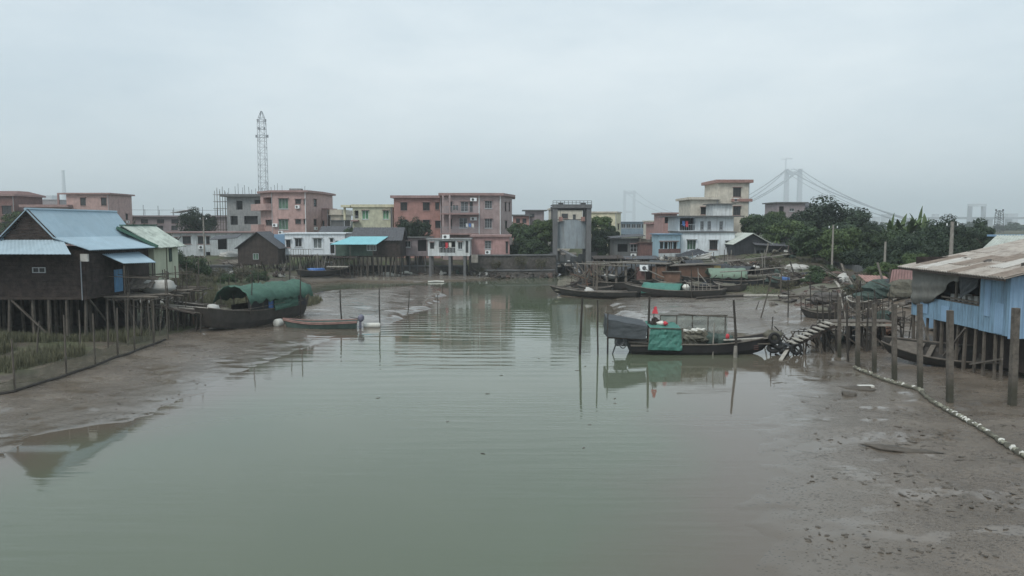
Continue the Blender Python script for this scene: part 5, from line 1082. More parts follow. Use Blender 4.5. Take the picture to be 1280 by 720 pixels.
# --- skiff with outboard
A=hit(447,410); Bp=hit(354,409); r,R_,L=boat('skiff','narrow green skiff with reddish gunwale and an outboard motor on the left shore',(A.x,A.y,0),(Bp.x,Bp.y,0),1.5,.62,'hullgreen',z=-.1,rail='rustred',deck=False,thwarts=3,tip=.1,trans=.85,bow=.28,stern=.05,flare=.7,floor=.2)
mb=MB()
for s in (-1,1): mb.tube([(q[0],s*(q[1]+.02),q[2]-.07) for q in R_],[.04]*len(R_),6)
mb.build('rub_rail','rustred',r)
mo=MB().blob((-L/2-.25,0,.85),(.24,.2,.28),12,9,.06).build('outboard_motor','motor',r,smooth=True); MB().box(-L/2-.28,-L/2-.12,-.06,.06,-.05,.65).build('shaft','motor',mo); MB().tube([(-L/2-.1,0,.8),(-L/2+.55,.05,.95)],.03,6).build('tiller','steel',mo)
def floatb(px,py,label,r_=.28,L_=.9,a=0,m='white2'):
    p=hit(px,py); o=MB().tube([(-L_/2,0,0),(-L_/2+.08,0,0),(L_/2-.08,0,0),(L_/2,0,0)],[r_*.75,r_,r_,r_*.75],14).build('float_drum',m,None,(p.x,p.y,max(p.z,0)+r_*.6),True); o.rotation_euler=(0,0,a); tag(o,label,'float'); return o
floatb(348,407,'white foam float at the bow of the green skiff',.3,.6,1.2); floatb(465,409,'white cylindrical float behind the skiff motor',.2,1.2,.15)
# --- main sampan right of centre
A=Vector((X(962,43.9,440),43.9,0)); Bp=Vector((X(783,44.0,440),44.0,0))
r=thing('moored_sampan','long black sampan with green tarpaulin, grey awning and red flag moored in the channel','boat',(0,0,-.12))
mid=(A+Bp)/2; L=(A-Bp).length; r.location=(mid.x,mid.y,-.12)
mb=MB(); R_=hull(mb,L,2.0,.72,bow=.46,stern=.12,tip=.55,trans=.75,rake=.9,flare=.8); h_=mb.build('hull','hullblack',r)
mb=MB(); [mb.tube([(q[0],s*(q[1]+.01),q[2]+.02) for q in R_],.05,5) for s in (-1,1)]; mb.build('gunwale','plank',r)
MB().box(-L*.42,L*.36,-.83,-.80,.12,.2).build('waterline_strake','boot',r) if False else None
bxm=lambda p: X(p,43.9,430)-mid.x; zp=lambda y: Z(y,43)+.12
MB().box(bxm(786),bxm(845),-.85,.85,.62,.72).build('stern_deck','plank',r)
MB().box(bxm(930),bxm(960),-.7,.7,.72,.78).build('fore_deck','plank',r)
MB().sheet((bxm(900),-.93,.98),(bxm(958),-.7,1.08),(bxm(958),-.5,1.1),(bxm(900),-.7,.99),.05).build('foredeck_plank','plankl',r)
# overhanging stern gallery with grey awning
o=MB(); o.sheet((bxm(757),-1.0,zp(421)),(bxm(803),-1.05,zp(424)),(bxm(806),-.9,zp(409)),(bxm(757.5),-.85,zp(400)),.04,10,6,rough=.02); o.sheet((bxm(757.5),-.85,zp(400)),(bxm(806),-.9,zp(409)),(bxm(806),.9,zp(405)),(bxm(757.5),.9,zp(397)),.04,8,5,rough=.02); o.sheet((bxm(757),1.0,zp(421)),(bxm(757),-1.0,zp(421)),(bxm(757.5),-.85,zp(400)),(bxm(757.5),.9,zp(397)),.04,5,5,rough=.04); o.build('awning','greytarp',r)
mb=MB(); mb.beam((bxm(757),-.95,zp(422)),(bxm(846),-.95,zp(427)),.07,.07); mb.beam((bxm(757),.9,zp(422)),(bxm(846),.9,zp(427)),.07,.07); [mb.beam((bxm(x),-.95,zp(422)),(bxm(x),.95,zp(422)),.06) for x in (758,770,785)]; mb.tube([(bxm(757),-.95,zp(431)),(bxm(757),-.95,zp(391))],.03,6); mb.build('stern_frame','timber2',r)
mb=MB()
for (cx,cz_,rr) in ((772.5,427.5,.22),(776,432,.15)):
    mb.tube([(bxm(cx)+rr*math.cos(a),-.9,zp(cz_)+rr*math.sin(a)) for a in [i*math.pi/6 for i in range(13)]],.035,5)
en=mb.build('engine_flywheel','steel',r); MB().box(bxm(769),bxm(782),-.6,.3,zp(434),zp(424)).build('engine_block','steel',r); MB().tube([(bxm(769),-.5,zp(430)),(bxm(762),-.5,-.25)],.04,6).build('propeller_shaft','steel',r)
MB().box(bxm(757.5),bxm(759.5),-.5,-.42,.05,zp(424)).build('rudder','hullblack',r)
mb=MB(); mb.sheet((bxm(806),-1.06,zp(437)),(bxm(848),-1.06,zp(438)),(bxm(847),-.95,zp(411)),(bxm(809),-.95,zp(410)),.04,12,7,rough=.07); mb.sheet((bxm(809),-.95,zp(410)),(bxm(847),-.95,zp(411)),(bxm(846),.8,zp(408)),(bxm(809),.8,zp(407)),.04,10,5,rough=.04); mb.build('green_tarpaulin','greentarp2',r)
mb=MB(); mb.beam((bxm(807),-1.0,zp(410)),(bxm(848),-1.0,zp(411)),.05); mb.beam((bxm(807),-1.0,zp(436)),(bxm(807),-1.0,zp(410)),.05); mb.beam((bxm(848),-1.0,zp(436)),(bxm(848),-1.0,zp(410)),.05); mb.build('tarp_frame','pole',r)
mb=MB(); mb.blob((bxm(858),-.1,.95),(.75,.8,.58),26,16,.22); mb.blob((bxm(872),.0,.9),(.6,.7,.5),24,15,.28); mb.blob((bxm(865),-.3,1.2),(.5,.5,.3),20,12,.35); mb.build('net_heap','net',r)
mb=MB(); mb.blob((bxm(888),.1,.9),(.5,.6,.42),14,9,.2); mb.blob((bxm(903),.0,.85),(.55,.6,.38),14,9,.2); mb.build('green_net_heap','netg',r,smooth=True)
mb=MB(); [mb.blob((bxm(855+i*3.4),-.3+U(-.2,.2),1.42+U(-.06,.1)),(.16,.14,.1),8,6,.3) for i in range(8)]; mb.build('white_floats','white2',r,smooth=True)
MB().box(bxm(822),bxm(826),-.5,-.3,1.42,1.6).blob((bxm(825),-.2,zp(406)),(.24,.2,.13),10,7,.2).build('white_sack','white2',r,smooth=True)
MB().blob((bxm(830),-.35,zp(406)),(.17,.15,.11),10,7,.2).build('red_bundle','red',r,smooth=True); MB().blob((bxm(904.5),-.8,zp(421)),(.11,.1,.14),8,6,.2).build('red_can','red',r,smooth=True)
mb=MB(); [mb.box(bxm(812+i*3),bxm(815+i*3),U(-.5,0),U(.2,.6),zp(409),zp(403)+U(-.1,.2)) for i in range(4)]; mb.build('stern_gear','timber',r)
# shade net on frame
zt_=zp(399); mb=MB()
for x in (829,850,870,890,912):
    for y in (.95,): mb.tube([(bxm(x),y,.5),(bxm(x),y,zt_)],.03,5)
mb.tube([(bxm(829),.95,zt_),(bxm(915),.95,zt_)],.03,5); mb.tube([(bxm(845),-.5,zt_+.25),(bxm(915),-.5,zt_+.05)],.03,5); mb.build('net_frame','pole',r)
MB().sheet((bxm(829),.97,.7),(bxm(915),.97,.7),(bxm(915),1.0,zt_),(bxm(829),1.0,zt_),.012,12,5,rough=.08).build('shade_net','netpale',r)
fl=MB().tube([(bxm(817),.2,.8),(bxm(818),.2,zp(386))],.025,6).build('flag_staff','pole',r); o=MB(); o.extr([(bxm(814.8),.1,zp(394.5)),(bxm(822.8),.1,zp(395)),(bxm(820.5),.15,zp(385.5)),(bxm(818.5),.15,zp(386))],(0,.03,0)); o.build('flag','red',fl)
# red painted registration mark on the bow (illegible strokes in the photograph)
qx=bxm(939)
mb=MB(); [mb.box(qx-.13,qx+.13,-.955,-.94,.46+i*.10,.49+i*.10) for i in range(3)]; mb.build('painted_mark','redbrick',r)
MB().blob((bxm(966),.1,1.0),(.5,.5,.42),12,8,.3).build('bow_rope_coil','net',r,smooth=True)
# tyres near bow/stairs
def torus(mb,c,R0,r0,ax='y',n=16,m_=8):
    k=len(mb.v)
    for i in range(n):
        a=2*math.pi*i/n
        for j in range(m_):
            b_=2*math.pi*j/m_; q=R0+r0*math.cos(b_); p=(q*math.cos(a),r0*math.sin(b_),q*math.sin(a)) if ax=='y' else (q*math.cos(a),q*math.sin(a),r0*math.sin(b_)); mb.v.append((c[0]+p[0],c[1]+p[1],c[2]+p[2]))
    for i in range(n):
        for j in range(m_): mb.f.append((k+i*m_+j,k+((i+1)%n)*m_+j,k+((i+1)%n)*m_+(j+1)%m_,k+i*m_+(j+1)%m_))
    return mb
for i,(px_,py_,l_) in enumerate([(995.5,436,'black tyre hanging upright at the foot of the plank stairs'),(968,423,'worn tyre hung on the bow of the moored sampan')]):
    Yt=43.0; o=torus(MB(),(0,0,0),.27,.095).build('tyre','tyre',None,(X(px_,Yt,py_),Yt,Z(py_,Yt)),True); tag(o,l_,'tyre')
for i,(px_,py_) in enumerate([(966,436),(972,431),(979,436)]):
    o=torus(MB(),(0,0,0),.27,.1,'z').build('tyre','tyre',None,(X(px_,43.2,py_),43.2,max(.1,Z(py_,43.2))),True); o.rotation_euler=(.5,.3*i,0); tag(o,['black tyre lying half in the water by the sampan bow','black tyre propped between two others below the stairs','black tyre tilted against the lowest stair plank'][i],'tyre')
# --- far cluster of boats on the right shore
r,R_,L=boat('long_sampan','long low dark sampan pointing left at the water edge below the village',(800,371.5),(688,370.5),2.2,.55,'hull',tip=.15,bow=.35,stern=.2,rake=.9)
MB().blob((L*.05,.2,.6),(.5,.4,.3),10,7,.3).build('white_bundle','whitetarp',r,smooth=True); MB().blob((L*.38,0,.5),(.9,.5,.22),10,7,.3).build('net_heap','net',r,smooth=True); MB().box(-L*.3,L*.1,-.6,.6,.5,.6).build('cargo_boards','plank',r)
r,R_,L=boat('green_tarp_boat','dark sampan carrying a bright green tarpaulin covered box amidships',(905,371),(782,370),2.6,.7,'hull',tip=.2,bow=.4,stern=.25)
xx=lambda p:-(X(p,78)-r.location.x)
Yb=r.location.y; xx=lambda p: -(X(p,Yb-1)-r.location.x)
o=arch(MB(),xx(857),xx(806),1.7,.55,.75,nx=10,lump=.04,skirt=.25).build('tarpaulin_cover','greentarp2',r,smooth=True); solid(o)
MB().blob((xx(862),0,.95),(.35,.4,.3),10,7,.2).build('white_sacks','white2',r,smooth=True); MB().blob((xx(815),.3,.6),(.35,.3,.2),8,6,.3).build('white_bag','whitetarp',r,smooth=True)
mb=MB(); [mb.tube([(xx(866+i*5),.8,.6),(xx(866+i*5),.8,1.5)],.03,5) for i in range(7)]; mb.tube([(xx(866),.8,1.5),(xx(898),.8,1.45)],.035,5); mb.build('railing','polel',r)
r,R_,L=boat('black_boat','long black hulled boat with a pale mint canopy, bow towards the rubble bank',(880,361),(972,352),2.8,1.0,'blacktarp',tip=.35,bow=.6,stern=.2)
o=arch(MB(),-L*.46,L*.05,2.6,1.5,.75,nx=10,lump=.05,skirt=.2).build('canopy','mintarp',r,smooth=True); solid(o)
mb=MB(); [mb.tube([(-L*.45+i*1.2,s*1.2,.8),(-L*.45+i*1.2,s*1.25,1.7)],.04,5) for i in range(5) for s in (-1,1)]; mb.build('canopy_post','pole',r)
MB().blob((L*.2,0,1.3),(1.3,.7,.3),12,7,.3).build('net_heap','net',r,smooth=True); mb=MB(); mb.beam((L*.0,-.9,1.5),(L*.5,-.7,1.75),.08); mb.beam((L*.05,-1.2,1.0),(L*.6,-1.4,1.5),.07); mb.build('bamboo_pole','polel',r)
r,R_,L=boat('covered_boat','dark boat with a long flat plank roof and white air conditioner unit',(838,359),(760,360),2.8,.8,'hull',tip=.4,bow=.35,stern=.2,deck=True)
mb=MB(); mb.box(-L*.5,L*.42,-1.4,1.4,2.55,2.62); mb.build('flat_roof','plank',r)
for i in range(7):
    for s in (-1,1): MB().box(-L*.48+i*1.1,-L*.48+.1+i*1.1,s*1.25-.04,s*1.25+.04,.6,2.548).build('roof_post','pole',r)
MB().box(-L*.15,L*.0,-1.0,1.0,.6,2.2).build('cabin','redbrick',r); MB().box(-L*.47,-L*.25,-1.0,1.1,.6,2.3).build('rear_cabin','brown',r); o=MB().box(-L*.2,-L*.2+.9,1.02,1.5,1.8,2.45).build('air_conditioner','winwhite',r); MB().tube([(-L*.2+.4,1.501,2.12),(-L*.2+.4,1.54,2.12)],.22,12).build('fan_grille','steel',o)
r,R_,L=boat('brown_cabin_boat','boat with a long pale roof over a brown and ochre board cabin',(895,357),(838,358),2.8,.9,'hull',tip=.4,bow=.35,stern=.2)
MB().box(-L*.35,L*.4,-1.0,1.0,.8,2.1).build('cabin','brown',r); MB().box(-L*.5,-L*.355,-.9,1.02,.9,2.1).build('ochre_cabin','ochre',r); mb=MB(); mb.sheet((-L*.5,-1.3,2.3),(L*.62,-1.3,2.15),(L*.62,1.3,2.15),(-L*.5,1.3,2.35),.07); mb.build('flat_roof','plank',r)
r,R_,L=boat('tarp_barge','broad dark barge covered with blue grey sheeting beside the driftwood rack',(796,363),(735,361),2.6,.8,'hull',tip=.5,bow=.3,stern=.2)
MB().sheet((-L*.4,-1.1,1.1),(L*.4,-1.1,1.0),(L*.4,1.1,1.5),(-L*.4,1.1,1.6),.05,10,4,rough=.1).build('sheeting','blacktarp',r); MB().blob((0,.4,1.4),(1.2,.6,.25),12,7,.25).build('white_bundle','whitetarp',r,smooth=True); mb=MB(); [mb.box(-L*.4+i*1.2,-L*.36+i*1.2,.9,.98,.7,2.6) for i in range(5)]; mb.box(-L*.45,L*.45,.6,1.3,2.61,2.68); mb.build('shelter_frame','plank',r)
r,R_,L=boat('rubble_boat','small dark boat with blue sheet moored left under the white stilt house',(436,341),(372,346),1.9,.6,'hull',tip=.3,bow=.3,stern=.2)
MB().blob((L*.15,0,.7),(1.3,.6,.3),12,7,.3).build('blue_sheet','blue',r,smooth=True)
p=hit(1165,466); r,R_,L=boat('sunken_boat','dark derelict rowing boat lying tilted under the right blue stilt house',(25.5,36.5,0),(20.3,41.0,0),1.8,.6,'hull',z=.35,tip=.3,bow=.4); r.rotation_euler[0]=-.35
r,R_,L=boat('mud_boat','small dark boat aground behind the plank stairs on the right bank',(1052,398),(1000,396),1.5,.5,'hull',tip=.3,bow=.3); MB().blob((0,0,.6),(.9,.5,.25),10,7,.3).build('net_heap','net',r,smooth=True)
r,R_,L=boat('canal_boat','small boat moored in the canal seen under the sluice gate',(7.2,124,0),(8.0,117,0),1.6,.6,'hull',z=-.1,tip=.3,bow=.3); o=arch(MB(),-2.4,1.0,1.5,.7,.7,nx=6).build('canopy','greytarp',r,smooth=True); solid(o)
r,R_,L=boat('canal_barge','pale canopied boat moored further up the canal beyond the sluice gate',(9.6,128,0),(9.0,119,0),1.6,.6,'hullg',z=-.1,tip=.3,bow=.3); o=arch(MB(),-2.4,1.6,1.5,.9,.7,nx=6).build('canopy','whitetarp',r,smooth=True); solid(o)
# tarp tent and drift rack
tt=thing('black_tent','black tarpaulin tent with white lower edge in front of the white house','tent',(X(846,95),95,gz(X(846,95),95)))
z0=Z(324,95)-tt.location.z; zt=Z(311,95)-tt.location.z; sx=(X(893,95)-X(846,95))
mb=MB(); mb.sheet((0,0,z0+.3),(sx*.62,-.3,z0+.6),(sx*.66,1.8,zt),(.3,2.2,z0+.5),.03,10,6,rough=.1,sag=.15); mb.sheet((sx*.6,-.3,z0+.55),(sx*1.02,.2,z0+.9),(sx*.9,2.2,zt-.5),(sx*.64,1.8,zt),.03,8,6,rough=.1,sag=.1); mb.build('cover','blacktarp',tt)
mb=MB(); mb.sheet((sx*.3,-.5,z0+.0),(sx*.85,-.35,z0+.1),(sx*.98,.0,z0+1.0),(sx*.62,-.38,z0+.5),.03,8,5,rough=.08); mb.build('white_sheet','whitetarp',tt)
mb=MB(); [mb.tube([(x,y,-.2),(x,y,z)],.05,5) for x,y,z in ((.2,.1,z0+.3),(sx*.64,1.8,zt),(sx*1.0,.2,z0+.9),(sx*.6,-.3,z0+.5),(.4,2.2,z0+.5))]; mb.build('tent_pole','pole',tt)
# driftwood rack
p=hit(745,362); dr=thing('driftwood_rack','tangled rack of pale crooked driftwood branches at the channel mouth','driftwood',p)
wv=X(775,82)-X(728,82)
for i in range(34):
    a=Vector((U(-wv*.5,wv*.5),U(-1,1),U(.2,1.6))); d=Vector((U(-1,1),U(-.5,.5),U(-.3,1))).normalized()*U(.8,2.4); m_=a+d*.5+Vector((U(-.2,.2),0,U(-.2,.3)))
    e=a+d; e.z=min(e.z,3.1); MB().tube([a,m_,e],[.07*U(.7,1.3),.05,.03],5).build('branch',random.choice(['twig','twig','brown','pole']),dr)
for i in range(6):
    x=-wv*.5+wv*i/5; MB().tube([(x,-.6,-.3),(x+U(-.2,.2),-.6,3.0)],.06,6).build('upright','twig',dr)
mb=MB(); mb.tube([(-wv*.55,-.6,2.85),(wv*.5,-.6,2.9)],.06,6); mb.build('top_rail','polel',dr)
for s,z in ((0,0),(1,.5)):
    MB().tube([(-wv*.4,-.5,1.0-z),(-wv*.75,-.9,.5-z*.6),(-wv*1.15,-1.3,.25)],[.12,.1,.05],6).build('root','poled',dr)
# long bamboo spars over the boats
for i,(a,b_,l_) in enumerate([((760,328,88),(945,324.5,90),'longest pale bamboo spar lying level across the boat roofs'),((733,327.5,86),(800,326,86),'short pale spar on top of the driftwood rack'),((870,330,80),(985,318,82),'bamboo spar sloping up towards the white bags'),((778,355,80),(800,336,80),'dark pole slanting up between two moored boats'),((806,336,79),(845,352,79),'pale pole slanting down behind the green tarpaulin'),((900,340,72),(990,333,72),'rope thin spar from the mint canopy to the bank')]):
    A_=Vector((X(a[0],a[2],a[1]),a[2],Z(a[1],a[2]))); B_=Vector((X(b_[0],b_[2],b_[1]),b_[2],Z(b_[1],b_[2]))); o=MB().tube([A_-A_,(B_-A_)*.5-Vector((0,0,.08)),B_-A_],.055,6).build('bamboo_spar','polel' if i!=3 else 'poled',None,A_); tag(o,l_,'bamboo spar')
# ================= POLES IN WATER AND MUD =================
def pole(px,pyb,pyt,label,px2=None,r=.055,m='poled',group=None,z=None,name='mooring_pole',cat='pole',sq=False):
    k,mm=km(px,pyb); p=hit(px,pyb)
    if p.z<0: Y=-H/mm; p=Vector((k*Y,Y,gz(k*Y,Y)))
    Y=p.y; top=Vector((X(px2 if px2 else px,Y,pyt),Y,Z(pyt,Y)))
    d=top-p; n=(Vector((0,0,0))-d*(.4/d.length),Vector((0,0,0)),d*.5+Vector((U(-.03,.03),0,0)),d)
    mb=MB()
    if sq:
        mb.beam(n[0],d*.5,r*2,r*2,(0,1,0)); mb.beam(d*.5,d,r*1.9,r*1.9,(0,1,0))
    else: mb.tube(n,[r*1.05,r,r*.95,r*.75],7)
    o=mb.build(name,m,None,p); tag(o,label,cat,group); return o
# ================= CLUTTER OF THE BOAT VILLAGE =================
def frame_shelter(px0,px1,Y,pyt,label,roofm,zb=None,back='timber',h2=None):
    x0,x1=X(px0,Y),X(px1,Y); zg=gz((x0+x1)/2,Y); r=thing('plank_shelter',label,'shelter',(x0,Y,zg)); w=x1-x0; h=Z(pyt,Y)-zg; n=max(2,int(w/1.3))
    for i in range(n+1):
        for y in (0,2.2): MB().tube([(w*i/n+U(-.05,.05),y,-.5),(w*i/n,y,h)],.055,5).build('post','pole',r)
    MB().sheet((-.3,-.4,h-.05),(w+.3,-.4,h),(w+.3,2.6,h+.3),(-.3,2.6,h+.2),.06,amp=.015,waves=int(w*3)).build('roof',roofm,r)
    mb=MB(); k=int(w/.25); [mb.box(w*i/k,w*(i+1)/k-.015,2.25,2.3,h*.15,h*U(.75,.97)) for i in range(k)]; mb.build('back_boards',back,r)
    MB().box(-.2,w+.2,-.1,2.2,h*.42-.06,h*.42).build('shelf','plank',r)
    for i in range(int(w*1.4)): 
        x=U(.1,w-.3); MB().blob((x,U(.2,1.6),h*.42+.18),(U(.15,.4),U(.15,.35),U(.12,.32)),7,5,.3).build('bundle',random.choice(['net','timber2','whitetarp','blacktarp','netg','brown','plank']),r)
    return r
frame_shelter(745,778,97,323,'long plank shelter with bundles at the left end of the boat village','timber2')
frame_shelter(781,822,98,323.5,'plank shelter with a dark roof behind the covered boat','slate')
frame_shelter(826,862,96.5,325,'plank shelter under the white house left piers','plank')
frame_shelter(866,912,97.5,326,'low plank shelter under the white house right piers','blacktarp')
frame_shelter(704,726,150,318,'small plank shelter beside the canal beyond the sluice gate','plank')
def mess(px,Y,wpx,h,label,seed):
    rr=random.Random(seed); x=X(px,Y); t=thing('scrap_pile',label,'scrap pile',(x,Y,gz(x,Y))); w=wpx/F*Y/2
    for i in range(12):
        a=Vector((rr.uniform(-w,w),rr.uniform(-.7,.7),rr.uniform(0,h*.6))); d=Vector((rr.uniform(-1,1),rr.uniform(-.5,.5),rr.uniform(-.15,.5))).normalized()*rr.uniform(.8,2.4)
        MB().beam(a,a+d,rr.uniform(.06,.2),.05).build('board',rr.choice(['plank','timber2','pole','polel','poled']),t)
    for i in range(7):
        MB().blob((rr.uniform(-w,w),rr.uniform(-.6,.6),rr.uniform(0,h*.6)),(rr.uniform(.2,.6),rr.uniform(.2,.5),rr.uniform(.15,.4)),8,6,.3).build('bundle',rr.choice(['net','blacktarp','timber2','netg','whitetarp','brown','greytarp','timber']),t)
for i,(a,Y,w,h,l) in enumerate([(752,90,22,1.2,'scrap pile just right of the canal mouth below the brick quay'),(785,89,26,1.2,'scrap pile behind the driftwood rack'),(815,90,26,1.3,'scrap pile behind the flat plank boat roof'),(850,89,26,1.3,'scrap pile behind the brown and ochre cabin'),(885,90,24,1.2,'scrap pile below the black tarpaulin tent'),(912,87,22,1.1,'scrap pile behind the mint canopy'),(935,88,22,1.1,'scrap pile below the black shed'),(955,84,24,1.2,'scrap pile below the white bags'),(980,80,24,1.0,'scrap pile on the bank above the black boat bow'),(1005,76,24,.8,'scrap pile at the bank foot left of the slope bush'),(1060,66,24,.8,'scrap pile right of the slope bush'),(1085,60,30,.7,'scrap pile behind the thin walkway railing'),(1045,58,24,.6,'scrap pile at the back of the muddy corner'),(1120,58,24,.8,'scrap pile at the foot of the net heaps'),(600,107.0-1.6,18,.5,'scrap pile below the white stilt shed'),(560,106,24,.5,'scrap pile behind the white shed piers'),(300,92,30,1.0,'scrap pile under the brown shack'),(268,94,26,1.0,'scrap pile left of the brown shack'),(340,92,26,.9,'scrap pile right of the brown shack stilts'),(232,58,20,.8,'scrap pile at the root of the low jumbled platform')]): mess(a,Y,w,h,l,i+3)
# two dinghies drawn up among the larger boats
r,R_,L=boat('dinghy','small dark dinghy drawn up behind the long low sampan',(766,366),(722,365.5),1.6,.5,'hull',tip=.2,bow=.3)
r,R_,L=boat('dinghy','grey dinghy wedged between the tarpaulin boat and the black boat',(930,364),(893,365),1.6,.55,'hullg',tip=.2,bow=.3); MB().blob((0,0,.5),(.9,.4,.25),10,7,.3).build('net_heap','net',r,smooth=True)
r,R_,L=boat('dinghy','pale edged dinghy beside the small mud boat behind the walkway',(1095,386),(1060,384),1.5,.45,'hullg',rail='plankl',tip=.2,bow=.3)

for i,(a,Y,w,h,l) in enumerate([(1062,46.5,24,1.3,'scrap pile under the near end of the walkway'),(1090,47,26,1.3,'scrap pile under the middle of the walkway'),(1118,47,24,1.2,'scrap pile under the far end of the walkway'),(1035,47,20,.9,'scrap pile behind the top of the plank stairs'),(1075,54,40,1.0,'scrap pile on the mud beyond the walkway'),(1110,52,30,.9,'scrap pile on the mud beside the blue house stilts'),(740,84,22,1.0,'scrap pile inside the driftwood rack'),(775,83.5,24,1.0,'scrap pile on the bow of the tarpaulin barge'),(805,84,24,1.0,'scrap pile between the covered boat and the green tarpaulin boat'),(835,84,24,1.1,'scrap pile above the green tarpaulin boat'),(868,83.5,24,1.1,'scrap pile right of the green tarpaulin boat stern'),(900,83,24,1.0,'scrap pile under the mint canopy stern'),(255,54,16,.8,'scrap pile between the low platform and the tarpaulin boat')]): mess(a,Y,w,h,l,i+60)
r,R_,L=boat('narrow_sampan','narrow black sampan lying behind the bright green tarpaulin boat',(872,366),(800,365),2.0,.7,'hullblack',tip=.2,bow=.4); MB().blob((0,0,.8),(1.6,.6,.4),12,8,.3).build('net_heap','net',r,smooth=True)
r,R_,L=boat('old_sampan','old brown sampan lying inland behind the flat plank roof boat',(830,352),(755,353),2.4,.8,'hull',tip=.3,bow=.4); o=arch(MB(),-L*.4,L*.1,2.2,1.2,.7,nx=8,lump=.05).build('canopy','greytarp',r,smooth=True); solid(o)
r,R_,L=boat('house_sampan','dark sampan with a patched black canopy under the white house piers',(915,350),(852,351),2.4,.8,'hull',tip=.3,bow=.4); o=arch(MB(),-L*.4,L*.2,2.2,1.2,.7,nx=8,lump=.05).build('canopy','blacktarp',r,smooth=True); solid(o)
# laundry on the mauve house balcony
def line_clothes(px0,px1,Y,py,label):
    x0=X(px0,Y); t=thing('washing_line',label,'washing line',(x0,Y,Z(py,Y))); w=X(px1,Y)-x0; MB().tube([(0,0,0),(w*.5,0,-.06),(w,0,0)],.015,4).build('line','steel',t)
    n=int(w/.45)
    for i in range(n): MB().sheet((i*.45+.05,0,-U(.5,.9)),(i*.45+.4,0,-U(.5,.9)),(i*.45+.4,0,-.01),(i*.45+.05,0,-.01),.02,3,3,rough=.03).build('garment',random.choice(['white2','blue','greytarp','pinkd','red','netg','whitew']),t)
line_clothes(566,575,118.5,256.5,'washing hung on the upper balcony of the mauve house')
line_clothes(582,594,118.5,279,'washing hung on the lower balcony of the mauve house')
line_clothes(852,862,104,276,'washing hung in the loggia of the white house')
line_clothes(548,566,103.0,303,'washing hung in the veranda of the white stilt shed')

wallseg('lower_ledge','low broken stone ledge stepping out in front of the river wall',[(X(604,105.6),105.9),(X(650,105.8),106.1),(X(694,106.5),106.7)],-.8,.95,.7,'stone')
for i,(a,Y,t_,r_,l) in enumerate([(652,106.3,318,9,'weedy tuft hanging on the river wall below the leafy trees'),(676,106.9,322,8,'weedy tuft on the river wall near the sluice gate'),(620,106.4,324,7,'weedy tuft on the river wall below the rose annex'),(600,106.0,333,8,'weedy tuft at the river wall left end')]): tree(a,Y,t_,r_,l,'y','weed_tuft','weeds')

BL=[((795,352),(745,351.5),2.2,'hull','blacktarp','dark boat with a black canopy just behind the driftwood rack'),((768,357),(728,358),2.0,'hullblack',None,'black open boat with nets squeezed behind the driftwood rack'),((842,345),(798,344),2.3,'hull','greytarp','boat with a grey canopy nearest the brick store'),((880,346),(835,344.5),2.2,'hullblack','blacktarp','black boat moored close below the veranda shed'),((945,352),(902,350),2.2,'hull','greytarp','grey canopied boat between the mint canopy and the black shed'),((968,345),(925,343),2.0,'hull',None,'open dark boat aground below the white bags'),((905,366),(858,366.5),1.9,'hullblack',None,'low black boat tight behind the stern of the green tarpaulin boat'),((1000,356),(958,360),1.9,'hull',None,'dark boat lying against the bank beyond the black boat bow'),((858,361),(815,361.5),2.1,'hull','brown','boat with a brown board cabin in the middle of the cluster')]
for i,(a_,b_,B_,hm,cv,l_) in enumerate(BL):
    r,R_,L=boat('moored_boat',l_,a_,b_,B_,.8,hm,tip=.3,bow=.4,stern=.2)
    if cv=='brown': MB().box(-L*.3,L*.15,-.8,.8,.75,1.9).build('cabin','brown',r); MB().box(-L*.34,L*.2,-1.0,1.0,1.905,1.97).build('cabin_roof','plank',r)
    elif cv: solid(arch(MB(),-L*.4,L*.12,B_*.95,1.15,.65,nx=9,lump=.05,skirt=.3).build('canopy',cv,r,smooth=True))
    MB().blob((L*.25,0,.8),(.9,.6,.35),12,8,.35).build('net_heap',['net','netg','timber2'][i%3],r,smooth=True)
    MB().blob((-L*.02,.2,.85),(.4,.4,.3),9,7,.3).build('bundle',['whitetarp','blacktarp','blue','net','brown'][i%5],r,smooth=True)
    for k in range(3): MB().tube([(U(-L*.4,L*.4),U(-.8,.8),.5),(U(-L*.4,L*.4),U(-.8,.8),1.6+U(-.3,.5))],.04,5).build('spar',['pole','polel','poled'][k],r)
rg2=random.Random(9)
for i in range(42):
    px_=rg2.uniform(715,985); pb=rg2.uniform(341,367); pole(px_,pb,pb-rg2.uniform(14,34),'thin mooring stake standing among the crowded boats of the right bank',px_+rg2.uniform(-3,3),.05,rg2.choice(['poled','pole','pole','polel']),'mooring stakes among the right bank boats',name='stake',cat='stake')
for i in range(22):
    px_=rg2.uniform(350,500); pb=rg2.uniform(338,345); pole(px_,pb,pb-rg2.uniform(10,24),'thin slanting stick standing below the far left stilt houses',px_+rg2.uniform(-5,5),.05,rg2.choice(['polel','pole','pole']),'sticks below the far stilt houses',name='stake',cat='stake')
for i in range(20):
    px_=rg2.uniform(1035,1140); pb=rg2.uniform(400,440); pole(px_,pb,pb-rg2.uniform(20,50),'thin irregular stake under and around the right walkway',px_+rg2.uniform(-6,6),.035,rg2.choice(['poled','pole','poled']),'irregular stakes round the right walkway',name='stake',cat='stake')

